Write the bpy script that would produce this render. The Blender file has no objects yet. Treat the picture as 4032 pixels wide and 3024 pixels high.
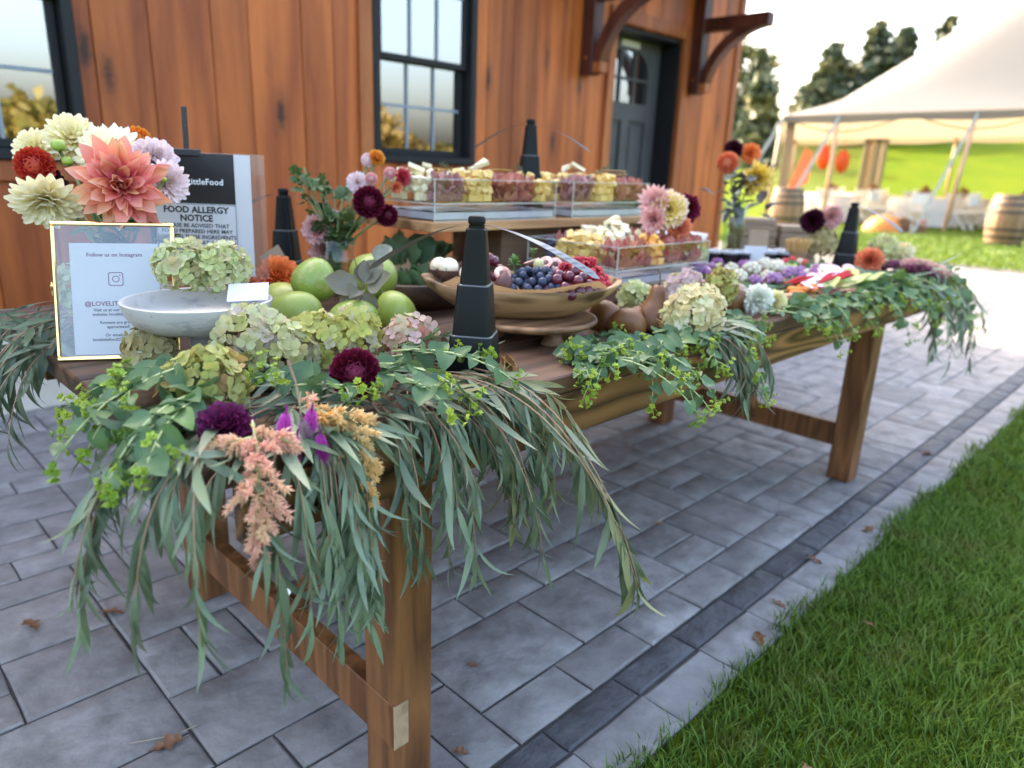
import bpy, math, random
import numpy as np
from mathutils import Matrix, Vector, Quaternion, noise as mnoise
random.seed(7); RNG = np.random.default_rng(7)
SC = bpy.context.scene
COL = SC.collection

# ------------------------------------------------------------------ camera
CAM = Vector((-0.60753, -0.85331, 1.12560))
cr = Vector((0.70726798, -0.70592228, 0.03802278)); cu = Vector((0.17846912, 0.23033458, 0.95660585)); cf = Vector((0.68404735, 0.66979079, -0.28889361))
cd = bpy.data.cameras.new('camera'); cam = bpy.data.objects.new('camera', cd); COL.objects.link(cam)
mw = Matrix.Identity(4)
for i in range(3):
    mw[i][0] = cr[i]; mw[i][1] = cu[i]; mw[i][2] = -cf[i]; mw[i][3] = CAM[i]
cam.matrix_world = mw
cd.sensor_width = 36; cd.lens = 25.162; cd.clip_start = 0.05; cd.clip_end = 2000
cd.dof.use_dof = True; cd.dof.focus_distance = 1.22; cd.dof.aperture_fstop = 2.6
SC.camera = cam

# ------------------------------------------------------------------ sky, sun, exposure
SUN_AZ = Vector((0.17, 0.985, 0)).normalized(); SUN_EL = math.radians(33)
w = bpy.data.worlds.new('World'); SC.world = w; w.use_nodes = True
wn = w.node_tree; wn.nodes.clear()
wo = wn.nodes.new('ShaderNodeOutputWorld'); wb = wn.nodes.new('ShaderNodeBackground'); ws = wn.nodes.new('ShaderNodeTexSky')
ws.sky_type = 'NISHITA'; ws.sun_disc = False; ws.sun_elevation = SUN_EL; ws.sun_rotation = math.atan2(SUN_AZ.x, SUN_AZ.y)
ws.air_density = 1.0; ws.dust_density = 7.5; ws.ozone_density = 0.3; ws.altitude = 100
wb.inputs[1].default_value = 0.15
wn.links.new(ws.outputs[0], wb.inputs[0]); wn.links.new(wb.outputs[0], wo.inputs[0])
sl = bpy.data.lights.new('sun', 'SUN'); so = bpy.data.objects.new('sun', sl); COL.objects.link(so)
sl.energy = 2.0; sl.angle = math.radians(0.6); sl.color = (1.0, 0.86, 0.68)
sv = Vector((SUN_AZ.x*math.cos(SUN_EL), SUN_AZ.y*math.cos(SUN_EL), math.sin(SUN_EL)))
so.rotation_euler = (-sv).to_track_quat('-Z', 'Y').to_euler()
SC.view_settings.view_transform = 'Standard'; SC.view_settings.look = 'None'; SC.view_settings.gamma = 1
SC.view_settings.use_curve_mapping = False
SC.view_settings.exposure = 3.12
SC.cycles.max_bounces = 8; SC.cycles.transparent_max_bounces = 24; SC.cycles.diffuse_bounces = 4; SC.cycles.glossy_bounces = 4
SC.cycles.caustics_reflective = False; SC.cycles.caustics_refractive = False
SC.cycles.use_denoising = True

# ------------------------------------------------------------------ object helpers
def prop(o, label=None, cat=None, group=None, kind=None):
    if label: o['label'] = label
    if cat: o['category'] = cat
    if group: o['group'] = group
    if kind: o['kind'] = kind
    return o
def ob(name, me, parent=None, m=None, loc=None, mat4=None):
    o = bpy.data.objects.new(name, me)
    if m is not None and me is not None:
        if not me.materials: me.materials.append(m)
        elif me.materials[0] is not m:
            o.material_slots[0].link = 'OBJECT'; o.material_slots[0].material = m
    COL.objects.link(o)
    if parent: o.parent = parent
    if mat4 is not None: o.matrix_basis = mat4
    if loc is not None: o.location = loc
    return o
def thing(name, label, cat, loc=(0, 0, 0), group=None, mat4=None, kind=None):
    o = bpy.data.objects.new(name, None); COL.objects.link(o); o.empty_display_size = .05
    if mat4 is not None: o.matrix_basis = mat4
    else: o.location = loc
    return prop(o, label, cat, group, kind)
def frame(p, z, x=None):
    """matrix at p with local Z along z (and X near x)"""
    z = Vector(z).normalized()
    a = Vector(x) if x is not None else (Vector((1, 0, 0)) if abs(z.x) < .9 else Vector((0, 1, 0)))
    xx = (a - z*a.dot(z)).normalized(); yy = z.cross(xx)
    m = Matrix.Identity(4)
    for i in range(3): m[i][0] = xx[i]; m[i][1] = yy[i]; m[i][2] = z[i]; m[i][3] = p[i]
    return m
def frame_y(p, y, zhint):
    y = Vector(y).normalized(); zh = Vector(zhint); z = (zh - y*zh.dot(y))
    if z.length < 1e-5: z = y.orthogonal()
    z.normalize(); x = y.cross(z)
    m = Matrix.Identity(4)
    for i in range(3): m[i][0] = x[i]; m[i][1] = y[i]; m[i][2] = z[i]; m[i][3] = p[i]
    return m
def dup(root, loc=None, label=None, group=None, rotz=None, mat4=None):
    r = root.copy(); COL.objects.link(r)
    if mat4 is not None: r.matrix_basis = mat4
    if loc is not None: r.location = loc
    if rotz is not None: r.rotation_euler = (0, 0, rotz)
    if label: r['label'] = label
    if group: r['group'] = group
    for ch in list(root.children):
        c = ch.copy(); COL.objects.link(c); c.parent = r; c.matrix_basis = ch.matrix_basis.copy()
        for g in ch.children:
            d = g.copy(); COL.objects.link(d); d.parent = c; d.matrix_basis = g.matrix_basis.copy()
    return r

class MB:
    def __init__(s): s.v = []; s.f = []; s.uv = []; s.mi = []; s.cur = 0
    def add(s, vs, fs, uvs=None):
        o = len(s.v); s.v.extend([tuple(v) for v in vs]); s.f.extend([tuple(i+o for i in f) for f in fs])
        s.uv.extend(uvs if uvs is not None else [(0, 0)]*len(vs)); s.mi.extend([s.cur]*len(fs))
        return s
    def box(s, a, b, bev=0, m=None):
        (x0, y0, z0), (x1, y1, z1) = a, b
        if bev <= 0:
            vs = [(x0,y0,z0),(x1,y0,z0),(x1,y1,z0),(x0,y1,z0),(x0,y0,z1),(x1,y0,z1),(x1,y1,z1),(x0,y1,z1)]
            fs = [(3,2,1,0),(4,5,6,7),(0,1,5,4),(1,2,6,5),(2,3,7,6),(3,0,4,7)]
        else:
            c = bev; vs = []; fs = []
            # chamfered box: 24 verts
            X = (x0, x1); Y = (y0, y1); Z = (z0, z1); idx = {}
            for i in (0, 1):
                for j in (0, 1):
                    for k in (0, 1):
                        sx = c if i == 0 else -c; sy = c if j == 0 else -c; sz = c if k == 0 else -c
                        for ax in range(3):
                            p = [X[i]+sx, Y[j]+sy, Z[k]+sz]; p[ax] = (X[i], Y[j], Z[k])[ax]
                            idx[i, j, k, ax] = len(vs); vs.append(tuple(p))
            g = lambda i, j, k, ax: idx[i, j, k, ax]
            for i in (0, 1): fs.append(tuple(g(i,*q,0) for q in ((0,0),(1,0),(1,1),(0,1))[::1 if i else -1]))
            for j in (0, 1): fs.append(tuple(g(q[0],j,q[1],1) for q in ((0,0),(0,1),(1,1),(1,0))[::1 if j else -1]))
            for k in (0, 1): fs.append(tuple(g(*q,k,2) for q in ((0,0),(1,0),(1,1),(0,1))[::1 if k else -1]))
            for j in (0, 1):
                for k in (0, 1): fs.append((g(0,j,k,1), g(1,j,k,1), g(1,j,k,2), g(0,j,k,2)))
            for i in (0, 1):
                for k in (0, 1): fs.append((g(i,0,k,0), g(i,1,k,0), g(i,1,k,2), g(i,0,k,2)))
            for i in (0, 1):
                for j in (0, 1): fs.append((g(i,j,0,0), g(i,j,1,0), g(i,j,1,1), g(i,j,0,1)))
            for i in (0, 1):
                for j in (0, 1):
                    for k in (0, 1): fs.append((g(i,j,k,0), g(i,j,k,1), g(i,j,k,2)))
        if m is not None: vs = [m @ Vector(v) for v in vs]
        return s.add(vs, fs)
    def tube(s, pts, r, n=6, cap=True, r1=None):
        pts = [Vector(p) for p in pts]; N = len(pts); vs = []; fs = []; uvs = []
        rs = r if isinstance(r, (list, tuple)) else [r + ((r1 if r1 is not None else r) - r)*i/(N-1) for i in range(N)]
        t0 = (pts[1]-pts[0]).normalized(); nrm = t0.orthogonal().normalized()
        for i, p in enumerate(pts):
            t = (pts[min(i+1, N-1)] - pts[max(i-1, 0)])
            t = t.normalized() if t.length > 1e-9 else t0
            nrm = (nrm - t*nrm.dot(t)); nrm = nrm.normalized() if nrm.length > 1e-6 else t.orthogonal().normalized()
            b = t.cross(nrm)
            for k in range(n):
                a = 2*math.pi*k/n; vs.append(p + (nrm*math.cos(a) + b*math.sin(a))*rs[i]); uvs.append((k/n, i/(N-1)))
        for i in range(N-1):
            for k in range(n):
                fs.append((i*n+k, i*n+(k+1) % n, (i+1)*n+(k+1) % n, (i+1)*n+k))
        if cap: fs.append(tuple(range(n))[::-1]); fs.append(tuple((N-1)*n+k for k in range(n)))
        return s.add(vs, fs, uvs)
    def lathe(s, prof, n=24, m=None, sx=1, sy=1):
        vs = []; fs = []; uvs = []; N = len(prof)
        for i, (r, z) in enumerate(prof):
            for k in range(n):
                a = 2*math.pi*k/n; v = (r*math.cos(a)*sx, r*math.sin(a)*sy, z)
                vs.append(m @ Vector(v) if m is not None else v); uvs.append((k/n, i/(N-1)))
        for i in range(N-1):
            for k in range(n): fs.append((i*n+k, i*n+(k+1) % n, (i+1)*n+(k+1) % n, (i+1)*n+k))
        fs.append(tuple(range(n))[::-1]); fs.append(tuple((N-1)*n+k for k in range(n)))
        return s.add(vs, fs, uvs)
    def ball(s, c, r, n=10, k=7, sc=(1, 1, 1), m=None):
        prof = [(max(1e-4, math.sin(math.pi*i/k)), -math.cos(math.pi*i/k)) for i in range(k+1)]
        M_ = Matrix.Translation(Vector(c)) @ (m if m is not None else Matrix.Identity(4)) @ Matrix.Diagonal((r*sc[0], r*sc[1], r*sc[2], 1))
        return s.lathe(prof, n, M_)
    def poly(s, pts, z0, z1, m=None):
        n = len(pts); vs = [(x, y, z0) for x, y in pts] + [(x, y, z1) for x, y in pts]
        if m is not None: vs = [m @ Vector(v) for v in vs]
        fs = [tuple(range(n))[::-1], tuple(range(n, 2*n))] + [(i, (i+1) % n, n+(i+1) % n, n+i) for i in range(n)]
        return s.add(vs, fs)
    def merge(s, o, m):
        return s.add([m @ Vector(v) for v in o.v], o.f, o.uv)
    def mesh(s, name='mesh', smooth=False, mats=None, auto=None):
        me = bpy.data.meshes.new(name); me.from_pydata(s.v, [], s.f)
        uvl = me.uv_layers.new(name='UVMap')
        li = np.zeros(len(me.loops), dtype=np.int32); me.loops.foreach_get('vertex_index', li)
        u = np.array(s.uv, dtype=np.float32)
        if len(u): uvl.data.foreach_set('uv', u[li].ravel())
        if mats:
            for m in mats: me.materials.append(m)
            me.polygons.foreach_set('material_index', s.mi)
        if smooth:
            me.polygons.foreach_set('use_smooth', [True]*len(me.polygons))
            if auto is not None: me.set_sharp_from_angle(angle=math.radians(auto))
        me.update()
        return me
def tri_mesh(name, V, F, uv=None, smooth=False):
    """fast mesh of n-gons with a constant corner count from numpy arrays"""
    me = bpy.data.meshes.new(name); nv, nf, k = len(V), len(F), F.shape[1]
    me.vertices.add(nv); me.vertices.foreach_set('co', V.astype(np.float32).ravel())
    me.loops.add(nf*k); me.loops.foreach_set('vertex_index', F.astype(np.int32).ravel())
    me.polygons.add(nf); me.polygons.foreach_set('loop_start', np.arange(0, nf*k, k, dtype=np.int32))
    if smooth: me.polygons.foreach_set('use_smooth', np.ones(nf, dtype=bool))
    if uv is not None:
        l = me.uv_layers.new(name='UVMap'); l.data.foreach_set('uv', uv.astype(np.float32)[F.ravel()].ravel())
    me.update(calc_edges=True)
    return me

# ------------------------------------------------------------------ materials
def ramp(nt, pts, interp='LINEAR'):
    r = nt.nodes.new('ShaderNodeValToRGB'); r.color_ramp.interpolation = interp
    e = r.color_ramp.elements
    while len(e) < len(pts): e.new(0.5)
    for i, (p, c) in enumerate(pts):
        e[i].position = p; e[i].color = (*c[:3], 1)
    return r
def mat(name, col=(.5, .5, .5), rough=.55, metal=0, spec=.5, var=None, vscale=8, vdetail=4, stretch=(1, 1, 1), vlo=.35, vhi=.65,
        bump=0, bscale=60, bstretch=(1, 1, 1), bdist=.002, rand=0, rands=None, uvr=None, uvx=None, transl=0, tcol=None, coat=0, sss=0, roughvar=0, spots=None, alpha=None, sheen=0):
    m = bpy.data.materials.new(name); m.use_nodes = True; nt = m.node_tree; nt.nodes.clear(); N = nt.nodes.new; L = nt.links.new
    out = N('ShaderNodeOutputMaterial'); b = N('ShaderNodeBsdfPrincipled')
    b.inputs['Roughness'].default_value = rough; b.inputs['Metallic'].default_value = metal; b.inputs['Specular IOR Level'].default_value = spec
    b.inputs['Coat Weight'].default_value = coat; b.inputs['Coat Roughness'].default_value = .12
    if sheen: b.inputs['Sheen Weight'].default_value = sheen
    if sss: b.inputs['Subsurface Weight'].default_value = sss; b.inputs['Subsurface Scale'].default_value = .006; b.inputs['Subsurface Radius'].default_value = (1, .6, .4)
    tc = N('ShaderNodeTexCoord'); oi = N('ShaderNodeObjectInfo')
    off = N('ShaderNodeVectorMath'); off.operation = 'MULTIPLY_ADD'
    comb = N('ShaderNodeCombineXYZ'); L(oi.outputs['Random'], comb.inputs[0]); L(oi.outputs['Random'], comb.inputs[1]); L(oi.outputs['Random'], comb.inputs[2])
    off.inputs[1].default_value = (37., 53., 71.); L(comb.outputs[0], off.inputs[0]); L(tc.outputs['Object'], off.inputs[2])
    c = None
    if uvr:
        sp = N('ShaderNodeSeparateXYZ'); L(tc.outputs['UV'], sp.inputs[0]); r = ramp(nt, uvr); L(sp.outputs[1], r.inputs[0]); c = r.outputs[0]
    if rands:
        r = ramp(nt, [(i/(len(rands)-1), k) for i, k in enumerate(rands)]); L(oi.outputs['Random'], r.inputs[0])
        if c is None: c = r.outputs[0]
        else:
            mx = N('ShaderNodeMix'); mx.data_type = 'RGBA'; mx.blend_type = 'MULTIPLY'; mx.inputs[0].default_value = 1; L(c, mx.inputs[6]); L(r.outputs[0], mx.inputs[7]); c = mx.outputs[2]
    if c is None:
        rg = N('ShaderNodeRGB'); rg.outputs[0].default_value = (*col, 1); c = rg.outputs[0]
    if var is not None:
        mp = N('ShaderNodeMapping'); mp.inputs['Scale'].default_value = stretch; L(off.outputs[0], mp.inputs[0])
        nz = N('ShaderNodeTexNoise'); nz.inputs['Scale'].default_value = vscale; nz.inputs['Detail'].default_value = vdetail; nz.inputs['Roughness'].default_value = .62; L(mp.outputs[0], nz.inputs[0])
        r = ramp(nt, [(vlo, (0, 0, 0)), (vhi, (1, 1, 1))]); L(nz.outputs[0], r.inputs[0])
        mx = N('ShaderNodeMix'); mx.data_type = 'RGBA'; L(r.outputs[0], mx.inputs[0]); L(c, mx.inputs[6]); mx.inputs[7].default_value = (*var, 1); c = mx.outputs[2]
    if spots:
        sc_, th, scol = spots
        vz = N('ShaderNodeTexVoronoi'); vz.inputs['Scale'].default_value = sc_; L(off.outputs[0], vz.inputs[0])
        r = ramp(nt, [(th*.7, (1, 1, 1)), (th, (0, 0, 0))]); L(vz.outputs['Distance'], r.inputs[0])
        mx = N('ShaderNodeMix'); mx.data_type = 'RGBA'; L(r.outputs[0], mx.inputs[0]); L(c, mx.inputs[6]); mx.inputs[7].default_value = (*scol, 1); c = mx.outputs[2]
    if rand:
        hs = N('ShaderNodeHueSaturation'); mr = N('ShaderNodeMapRange'); mr.inputs[3].default_value = 1-rand; mr.inputs[4].default_value = 1+rand
        L(oi.outputs['Random'], mr.inputs[0]); L(mr.outputs[0], hs.inputs['Value']); L(c, hs.inputs['Color']); c = hs.outputs[0]
    L(c, b.inputs['Base Color'])
    if bump:
        mp = N('ShaderNodeMapping'); mp.inputs['Scale'].default_value = bstretch; L(off.outputs[0], mp.inputs[0])
        nz = N('ShaderNodeTexNoise'); nz.inputs['Scale'].default_value = bscale; nz.inputs['Detail'].default_value = 5; L(mp.outputs[0], nz.inputs[0])
        bp = N('ShaderNodeBump'); bp.inputs['Strength'].default_value = bump; bp.inputs['Distance'].default_value = bdist; L(nz.outputs[0], bp.inputs['Height']); L(bp.outputs[0], b.inputs['Normal'])
    if roughvar:
        nz = N('ShaderNodeTexNoise'); nz.inputs['Scale'].default_value = 14; L(off.outputs[0], nz.inputs[0])
        mr = N('ShaderNodeMapRange'); mr.inputs[3].default_value = rough-roughvar; mr.inputs[4].default_value = rough+roughvar; L(nz.outputs[0], mr.inputs[0]); L(mr.outputs[0], b.inputs['Roughness'])
    sh = b.outputs[0]
    if transl:
        t = N('ShaderNodeBsdfTranslucent'); mxs = N('ShaderNodeMixShader'); mxs.inputs[0].default_value = transl
        if tcol: t.inputs[0].default_value = (*tcol, 1)
        else: L(c, t.inputs[0])
        L(sh, mxs.inputs[1]); L(t.outputs[0], mxs.inputs[2]); sh = mxs.outputs[0]
    L(sh, out.inputs[0])
    return m
def wood(name, dark, light, scale=6, axis=0, ring=10, rough=.55, knots=None, bump=.25, rand=.12, contrast=(.3, .7), coat=0, knotcol=None, stretch=.08, streak=.5):
    """long grained timber, the grain along the object axis"""
    m = bpy.data.materials.new(name); m.use_nodes = True; nt = m.node_tree; nt.nodes.clear(); N = nt.nodes.new; L = nt.links.new
    out = N('ShaderNodeOutputMaterial'); b = N('ShaderNodeBsdfPrincipled'); b.inputs['Roughness'].default_value = rough; b.inputs['Coat Weight'].default_value = coat; b.inputs['Coat Roughness'].default_value = .3
    b.inputs['Specular IOR Level'].default_value = .35
    tc = N('ShaderNodeTexCoord'); oi = N('ShaderNodeObjectInfo'); comb = N('ShaderNodeCombineXYZ')
    for i in range(3): L(oi.outputs['Random'], comb.inputs[i])
    off = N('ShaderNodeVectorMath'); off.operation = 'MULTIPLY_ADD'; off.inputs[1].default_value = (17., 23., 31.)
    L(comb.outputs[0], off.inputs[0]); L(tc.outputs['Object'], off.inputs[2])
    sc3 = [1, 1, 1]; sc3[axis] = stretch
    mp = N('ShaderNodeMapping'); mp.inputs['Scale'].default_value = sc3; L(off.outputs[0], mp.inputs[0])
    nd = N('ShaderNodeTexNoise'); nd.inputs['Scale'].default_value = scale; nd.inputs['Detail'].default_value = 2; L(mp.outputs[0], nd.inputs[0])
    mul = N('ShaderNodeMath'); mul.operation = 'MULTIPLY'; mul.inputs[1].default_value = ring; L(nd.outputs[0], mul.inputs[0])
    fr = N('ShaderNodeMath'); fr.operation = 'PINGPONG'; fr.inputs[1].default_value = 1; L(mul.outputs[0], fr.inputs[0])
    nf = N('ShaderNodeTexNoise'); nf.inputs['Scale'].default_value = scale*16; nf.inputs['Detail'].default_value = 4; nf.inputs['Roughness'].default_value = .7; L(mp.outputs[0], nf.inputs[0])
    ad = N('ShaderNodeMix'); ad.data_type = 'FLOAT'; ad.inputs[0].default_value = streak; L(fr.outputs[0], ad.inputs[2]); L(nf.outputs[0], ad.inputs[3])
    r = ramp(nt, [(contrast[0], dark), (contrast[1], light)]); L(ad.outputs[0], r.inputs[0]); c = r.outputs[0]
    if knots:
        ks = list(knots[0]); mk = N('ShaderNodeMapping'); mk.inputs['Scale'].default_value = ks; L(off.outputs[0], mk.inputs[0])
        vz = N('ShaderNodeTexVoronoi'); vz.inputs['Scale'].default_value = 1; vz.inputs['Randomness'].default_value = 1; L(mk.outputs[0], vz.inputs[0])
        nn = N('ShaderNodeTexNoise'); nn.inputs['Scale'].default_value = 30; L(off.outputs[0], nn.inputs[0])
        sb = N('ShaderNodeMath'); sb.operation = 'MULTIPLY_ADD'; sb.inputs[1].default_value = .12; L(nn.outputs[0], sb.inputs[0]); L(vz.outputs['Distance'], sb.inputs[2])
        kr = ramp(nt, [(knots[1]*.35+.05, (1, 1, 1)), (knots[1]+.06, (.25, .25, .25)), (knots[1]*1.9+.06, (0, 0, 0))]); L(sb.outputs[0], kr.inputs[0])
        mx = N('ShaderNodeMix'); mx.data_type = 'RGBA'; L(kr.outputs[0], mx.inputs[0]); L(c, mx.inputs[6]); mx.inputs[7].default_value = (*(knotcol or tuple(x*.25 for x in dark)), 1); c = mx.outputs[2]
    hs = N('ShaderNodeHueSaturation'); mr = N('ShaderNodeMapRange'); mr.inputs[3].default_value = 1-rand; mr.inputs[4].default_value = 1+rand
    L(oi.outputs['Random'], mr.inputs[0]); L(mr.outputs[0], hs.inputs['Value']); L(c, hs.inputs['Color']); L(hs.outputs[0], b.inputs['Base Color'])
    bp = N('ShaderNodeBump'); bp.inputs['Strength'].default_value = bump; bp.inputs['Distance'].default_value = .001; L(nf.outputs[0], bp.inputs['Height']); L(bp.outputs[0], b.inputs['Normal'])
    L(b.outputs[0], out.inputs[0])
    return m
def clear(name, tint=(1, 1, 1), rough=.02, refl=1.0, fres=1.45, haze=0, hazecol=(.8, .8, .85), base=0.0):
    """thin clear sheet: see-through with a Fresnel reflection and, if wanted, a little milkiness"""
    m = bpy.data.materials.new(name); m.use_nodes = True; nt = m.node_tree; nt.nodes.clear(); N = nt.nodes.new; L = nt.links.new
    out = N('ShaderNodeOutputMaterial'); t = N('ShaderNodeBsdfTransparent'); t.inputs[0].default_value = (*tint, 1)
    g = N('ShaderNodeBsdfGlossy'); g.inputs['Roughness'].default_value = rough; g.inputs[0].default_value = (1, 1, 1, 1)
    fz = N('ShaderNodeFresnel'); fz.inputs[0].default_value = fres
    ma = N('ShaderNodeMath'); ma.operation = 'MULTIPLY_ADD'; ma.use_clamp = True; ma.inputs[1].default_value = refl; ma.inputs[2].default_value = base; L(fz.outputs[0], ma.inputs[0])
    ge = N('ShaderNodeNewGeometry'); bk_ = N('ShaderNodeMath'); bk_.operation = 'SUBTRACT'; bk_.inputs[0].default_value = 1; L(ge.outputs['Backfacing'], bk_.inputs[1])
    mb_ = N('ShaderNodeMath'); mb_.operation = 'MULTIPLY'; L(ma.outputs[0], mb_.inputs[0]); L(bk_.outputs[0], mb_.inputs[1]); ma = mb_
    a = t.outputs[0]
    if haze:
        d = N('ShaderNodeBsdfDiffuse'); d.inputs[0].default_value = (*hazecol, 1); mh = N('ShaderNodeMixShader'); mh.inputs[0].default_value = haze; L(a, mh.inputs[1]); L(d.outputs[0], mh.inputs[2]); a = mh.outputs[0]
    mx = N('ShaderNodeMixShader'); L(ma.outputs[0], mx.inputs[0]); L(a, mx.inputs[1]); L(g.outputs[0], mx.inputs[2]); L(mx.outputs[0], out.inputs[0])
    return m
def text_mesh(s, size, font_w=1.0, bold=0.0, align='CENTER', ext=0.0002):
    cu_ = bpy.data.curves.new('lettering', 'FONT'); cu_.body = s; cu_.size = size; cu_.align_x = align; cu_.extrude = ext; cu_.offset = bold; cu_.resolution_u = 2; cu_.space_character = font_w
    o = bpy.data.objects.new('lettering', cu_); COL.objects.link(o)
    dg = bpy.context.evaluated_depsgraph_get(); me = bpy.data.meshes.new_from_object(o.evaluated_get(dg))
    bpy.data.objects.remove(o); bpy.data.curves.remove(cu_)
    return me
# ================================================================== MATERIALS of the setting
m_turf = mat('turf', (.062, .098, .004), .95, spec=.03, var=(.088, .112, .005), vscale=.55, vdetail=8, bump=.8, bscale=90, bdist=.02)
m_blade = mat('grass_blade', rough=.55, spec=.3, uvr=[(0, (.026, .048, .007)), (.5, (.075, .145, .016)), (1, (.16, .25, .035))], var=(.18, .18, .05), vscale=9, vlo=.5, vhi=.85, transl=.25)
m_sand = mat('joint_sand', (.065, .06, .055), .95, var=(.04, .037, .034), vscale=30, bump=.5, bscale=200)
m_paver = mat('paver_concrete', rough=.86, spec=.25, rands=[(.225, .207, .192), (.30, .278, .258), (.36, .334, .312), (.255, .236, .220), (.285, .258, .238)], var=(.150, .138, .128), vscale=9, vdetail=12, vlo=.34, vhi=.70, bump=.9, bscale=13, bdist=.014, spots=(55, .07, (.38, .37, .36)))
m_band = mat('band_concrete', rough=.7, spec=.35, rands=[(.085, .083, .085), (.105, .103, .105), (.125, .122, .124)], var=(.058, .056, .058), vscale=14, vdetail=8, bump=1.0, bscale=24, bdist=.012)
m_edge = mat('edge_concrete', rough=.86, spec=.25, rands=[(.27, .254, .238), (.33, .312, .294), (.295, .279, .262)], var=(.19, .178, .168), vscale=11, vdetail=12, bump=.55, bscale=18, bdist=.009)
m_plank = wood('stained_cedar', (.225, .046, .009), (.500, .132, .025), scale=7, axis=2, ring=5, rough=.5, knots=((4.2, 4.2, 1.5), .145), bump=.3, rand=.2, contrast=(.15, .85), knotcol=(.045, .013, .006), stretch=.07, streak=.45)
m_timber = wood('dark_stained_timber', (.055, .014, .009), (.12, .03, .018), scale=7, axis=2, ring=5, rough=.42, bump=.15, rand=.08)
m_trim = wood('trim_cedar', (.26, .068, .016), (.45, .14, .035), scale=8, axis=2, ring=4, rough=.5, bump=.2, rand=.1)
m_found = mat('render_foundation', (.62, .56, .47), .9, var=(.50, .44, .36), vscale=5, vdetail=8, bump=.35, bscale=60)
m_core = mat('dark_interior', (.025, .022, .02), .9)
m_black = mat('black_metal', (.016, .016, .017), .45, spec=.2)
m_door = mat('door_paint', (.062, .062, .062), .45, spec=.3, var=(.075, .075, .075), vscale=3)
m_roof = mat('roof_shingle', (.06, .055, .052), .9, var=(.04, .04, .04), vscale=12, bump=.5, bscale=40)
m_pane = clear('window_glass', (.55, .6, .62), .012, 1.6, 1.5, base=.30)
m_white = mat('white_paint', (.78, .77, .74), .5)

# ================================================================== GROUND
def hill(x, y):
    s = .955*x + .30*y
    t = min(1, max(0, (s-27)/38)); t = t*t*(3-2*t)
    return t*4.6 + min(1, max(0, (s-65)/120))*5
xs = [-160, -90, -50, -25, -12, -6, -3.2] + [ -3.2+.6*i for i in range(1, 31)] + [16+2.5*i for i in range(28)] + [95, 120, 160, 230]
ys = [-160, -90, -50, -25, -14, -8, -5, -3, -2, -1.2, -.7, -.258] + [-.258+.7*i for i in range(1, 22)] + [16+2.5*i for i in range(24)] + [90, 130, 200]
g = MB(); vs = [(x, y, -.012 + hill(x, y)) for x in xs for y in ys]; ny = len(ys)
g.add(vs, [(i*ny+j, (i+1)*ny+j, (i+1)*ny+j+1, i*ny+j+1) for i in range(len(xs)-1) for j in range(ny-1)])
lawn = ob('lawn', g.mesh('lawn', True), m=m_turf); prop(lawn, 'mown lawn running from the stone edging out to the tent and up the hill', 'lawn', kind='structure')
# blades on the near lawn
def blades(n, x0, x1, y0, y1, h, wd, keep):
    x = RNG.uniform(x0, x1, n); y = RNG.uniform(y0, y1, n); k = keep(x, y); x = x[k]; y = y[k]; n = len(x)
    a = RNG.uniform(0, 2*np.pi, n); hh = h*RNG.uniform(.55, 1.25, n); ww = wd*RNG.uniform(.6, 1.3, n); le = hh*RNG.uniform(.15, 1.0, n); b = RNG.uniform(0, 2*np.pi, n)
    sx, sy = np.cos(a)*ww/2, np.sin(a)*ww/2; lx, ly = np.cos(b)*le, np.sin(b)*le; z0 = -.012
    V = np.zeros((n, 5, 3)); V[:, 0] = np.stack([x-sx, y-sy, np.full(n, z0)], 1); V[:, 1] = np.stack([x+sx, y+sy, np.full(n, z0)], 1)
    V[:, 2] = np.stack([x-sx*.8+lx*.35, y-sy*.8+ly*.35, z0+hh*.62], 1); V[:, 3] = np.stack([x+sx*.8+lx*.35, y+sy*.8+ly*.35, z0+hh*.62], 1)
    V[:, 4] = np.stack([x+lx, y+ly, z0+hh], 1)
    o = (np.arange(n)*5)[:, None]; F = np.concatenate([o+np.array([[0, 1, 3]]), o+np.array([[0, 3, 2]]), o+np.array([[2, 3, 4]])], 0)
    uv = np.tile(np.array([[0, 0], [1, 0], [0, .6], [1, .6], [.5, 1]]), (n, 1))
    return V.reshape(-1, 3), F, uv
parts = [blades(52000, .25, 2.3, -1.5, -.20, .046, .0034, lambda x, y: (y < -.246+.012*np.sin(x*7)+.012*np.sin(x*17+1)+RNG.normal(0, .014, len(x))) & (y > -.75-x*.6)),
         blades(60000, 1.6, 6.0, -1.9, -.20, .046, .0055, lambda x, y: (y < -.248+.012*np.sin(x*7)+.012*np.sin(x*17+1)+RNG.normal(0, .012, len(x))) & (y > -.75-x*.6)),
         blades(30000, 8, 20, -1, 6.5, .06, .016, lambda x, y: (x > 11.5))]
V = []; F = []; UVs = []; o = 0
for a, b, c in parts: V.append(a); F.append(b+o); UVs.append(c); o += len(a)
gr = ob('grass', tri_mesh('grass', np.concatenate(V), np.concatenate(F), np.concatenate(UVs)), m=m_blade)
prop(gr, 'short green grass blades along the stone edging of the lawn', 'grass', kind='stuff')

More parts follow.
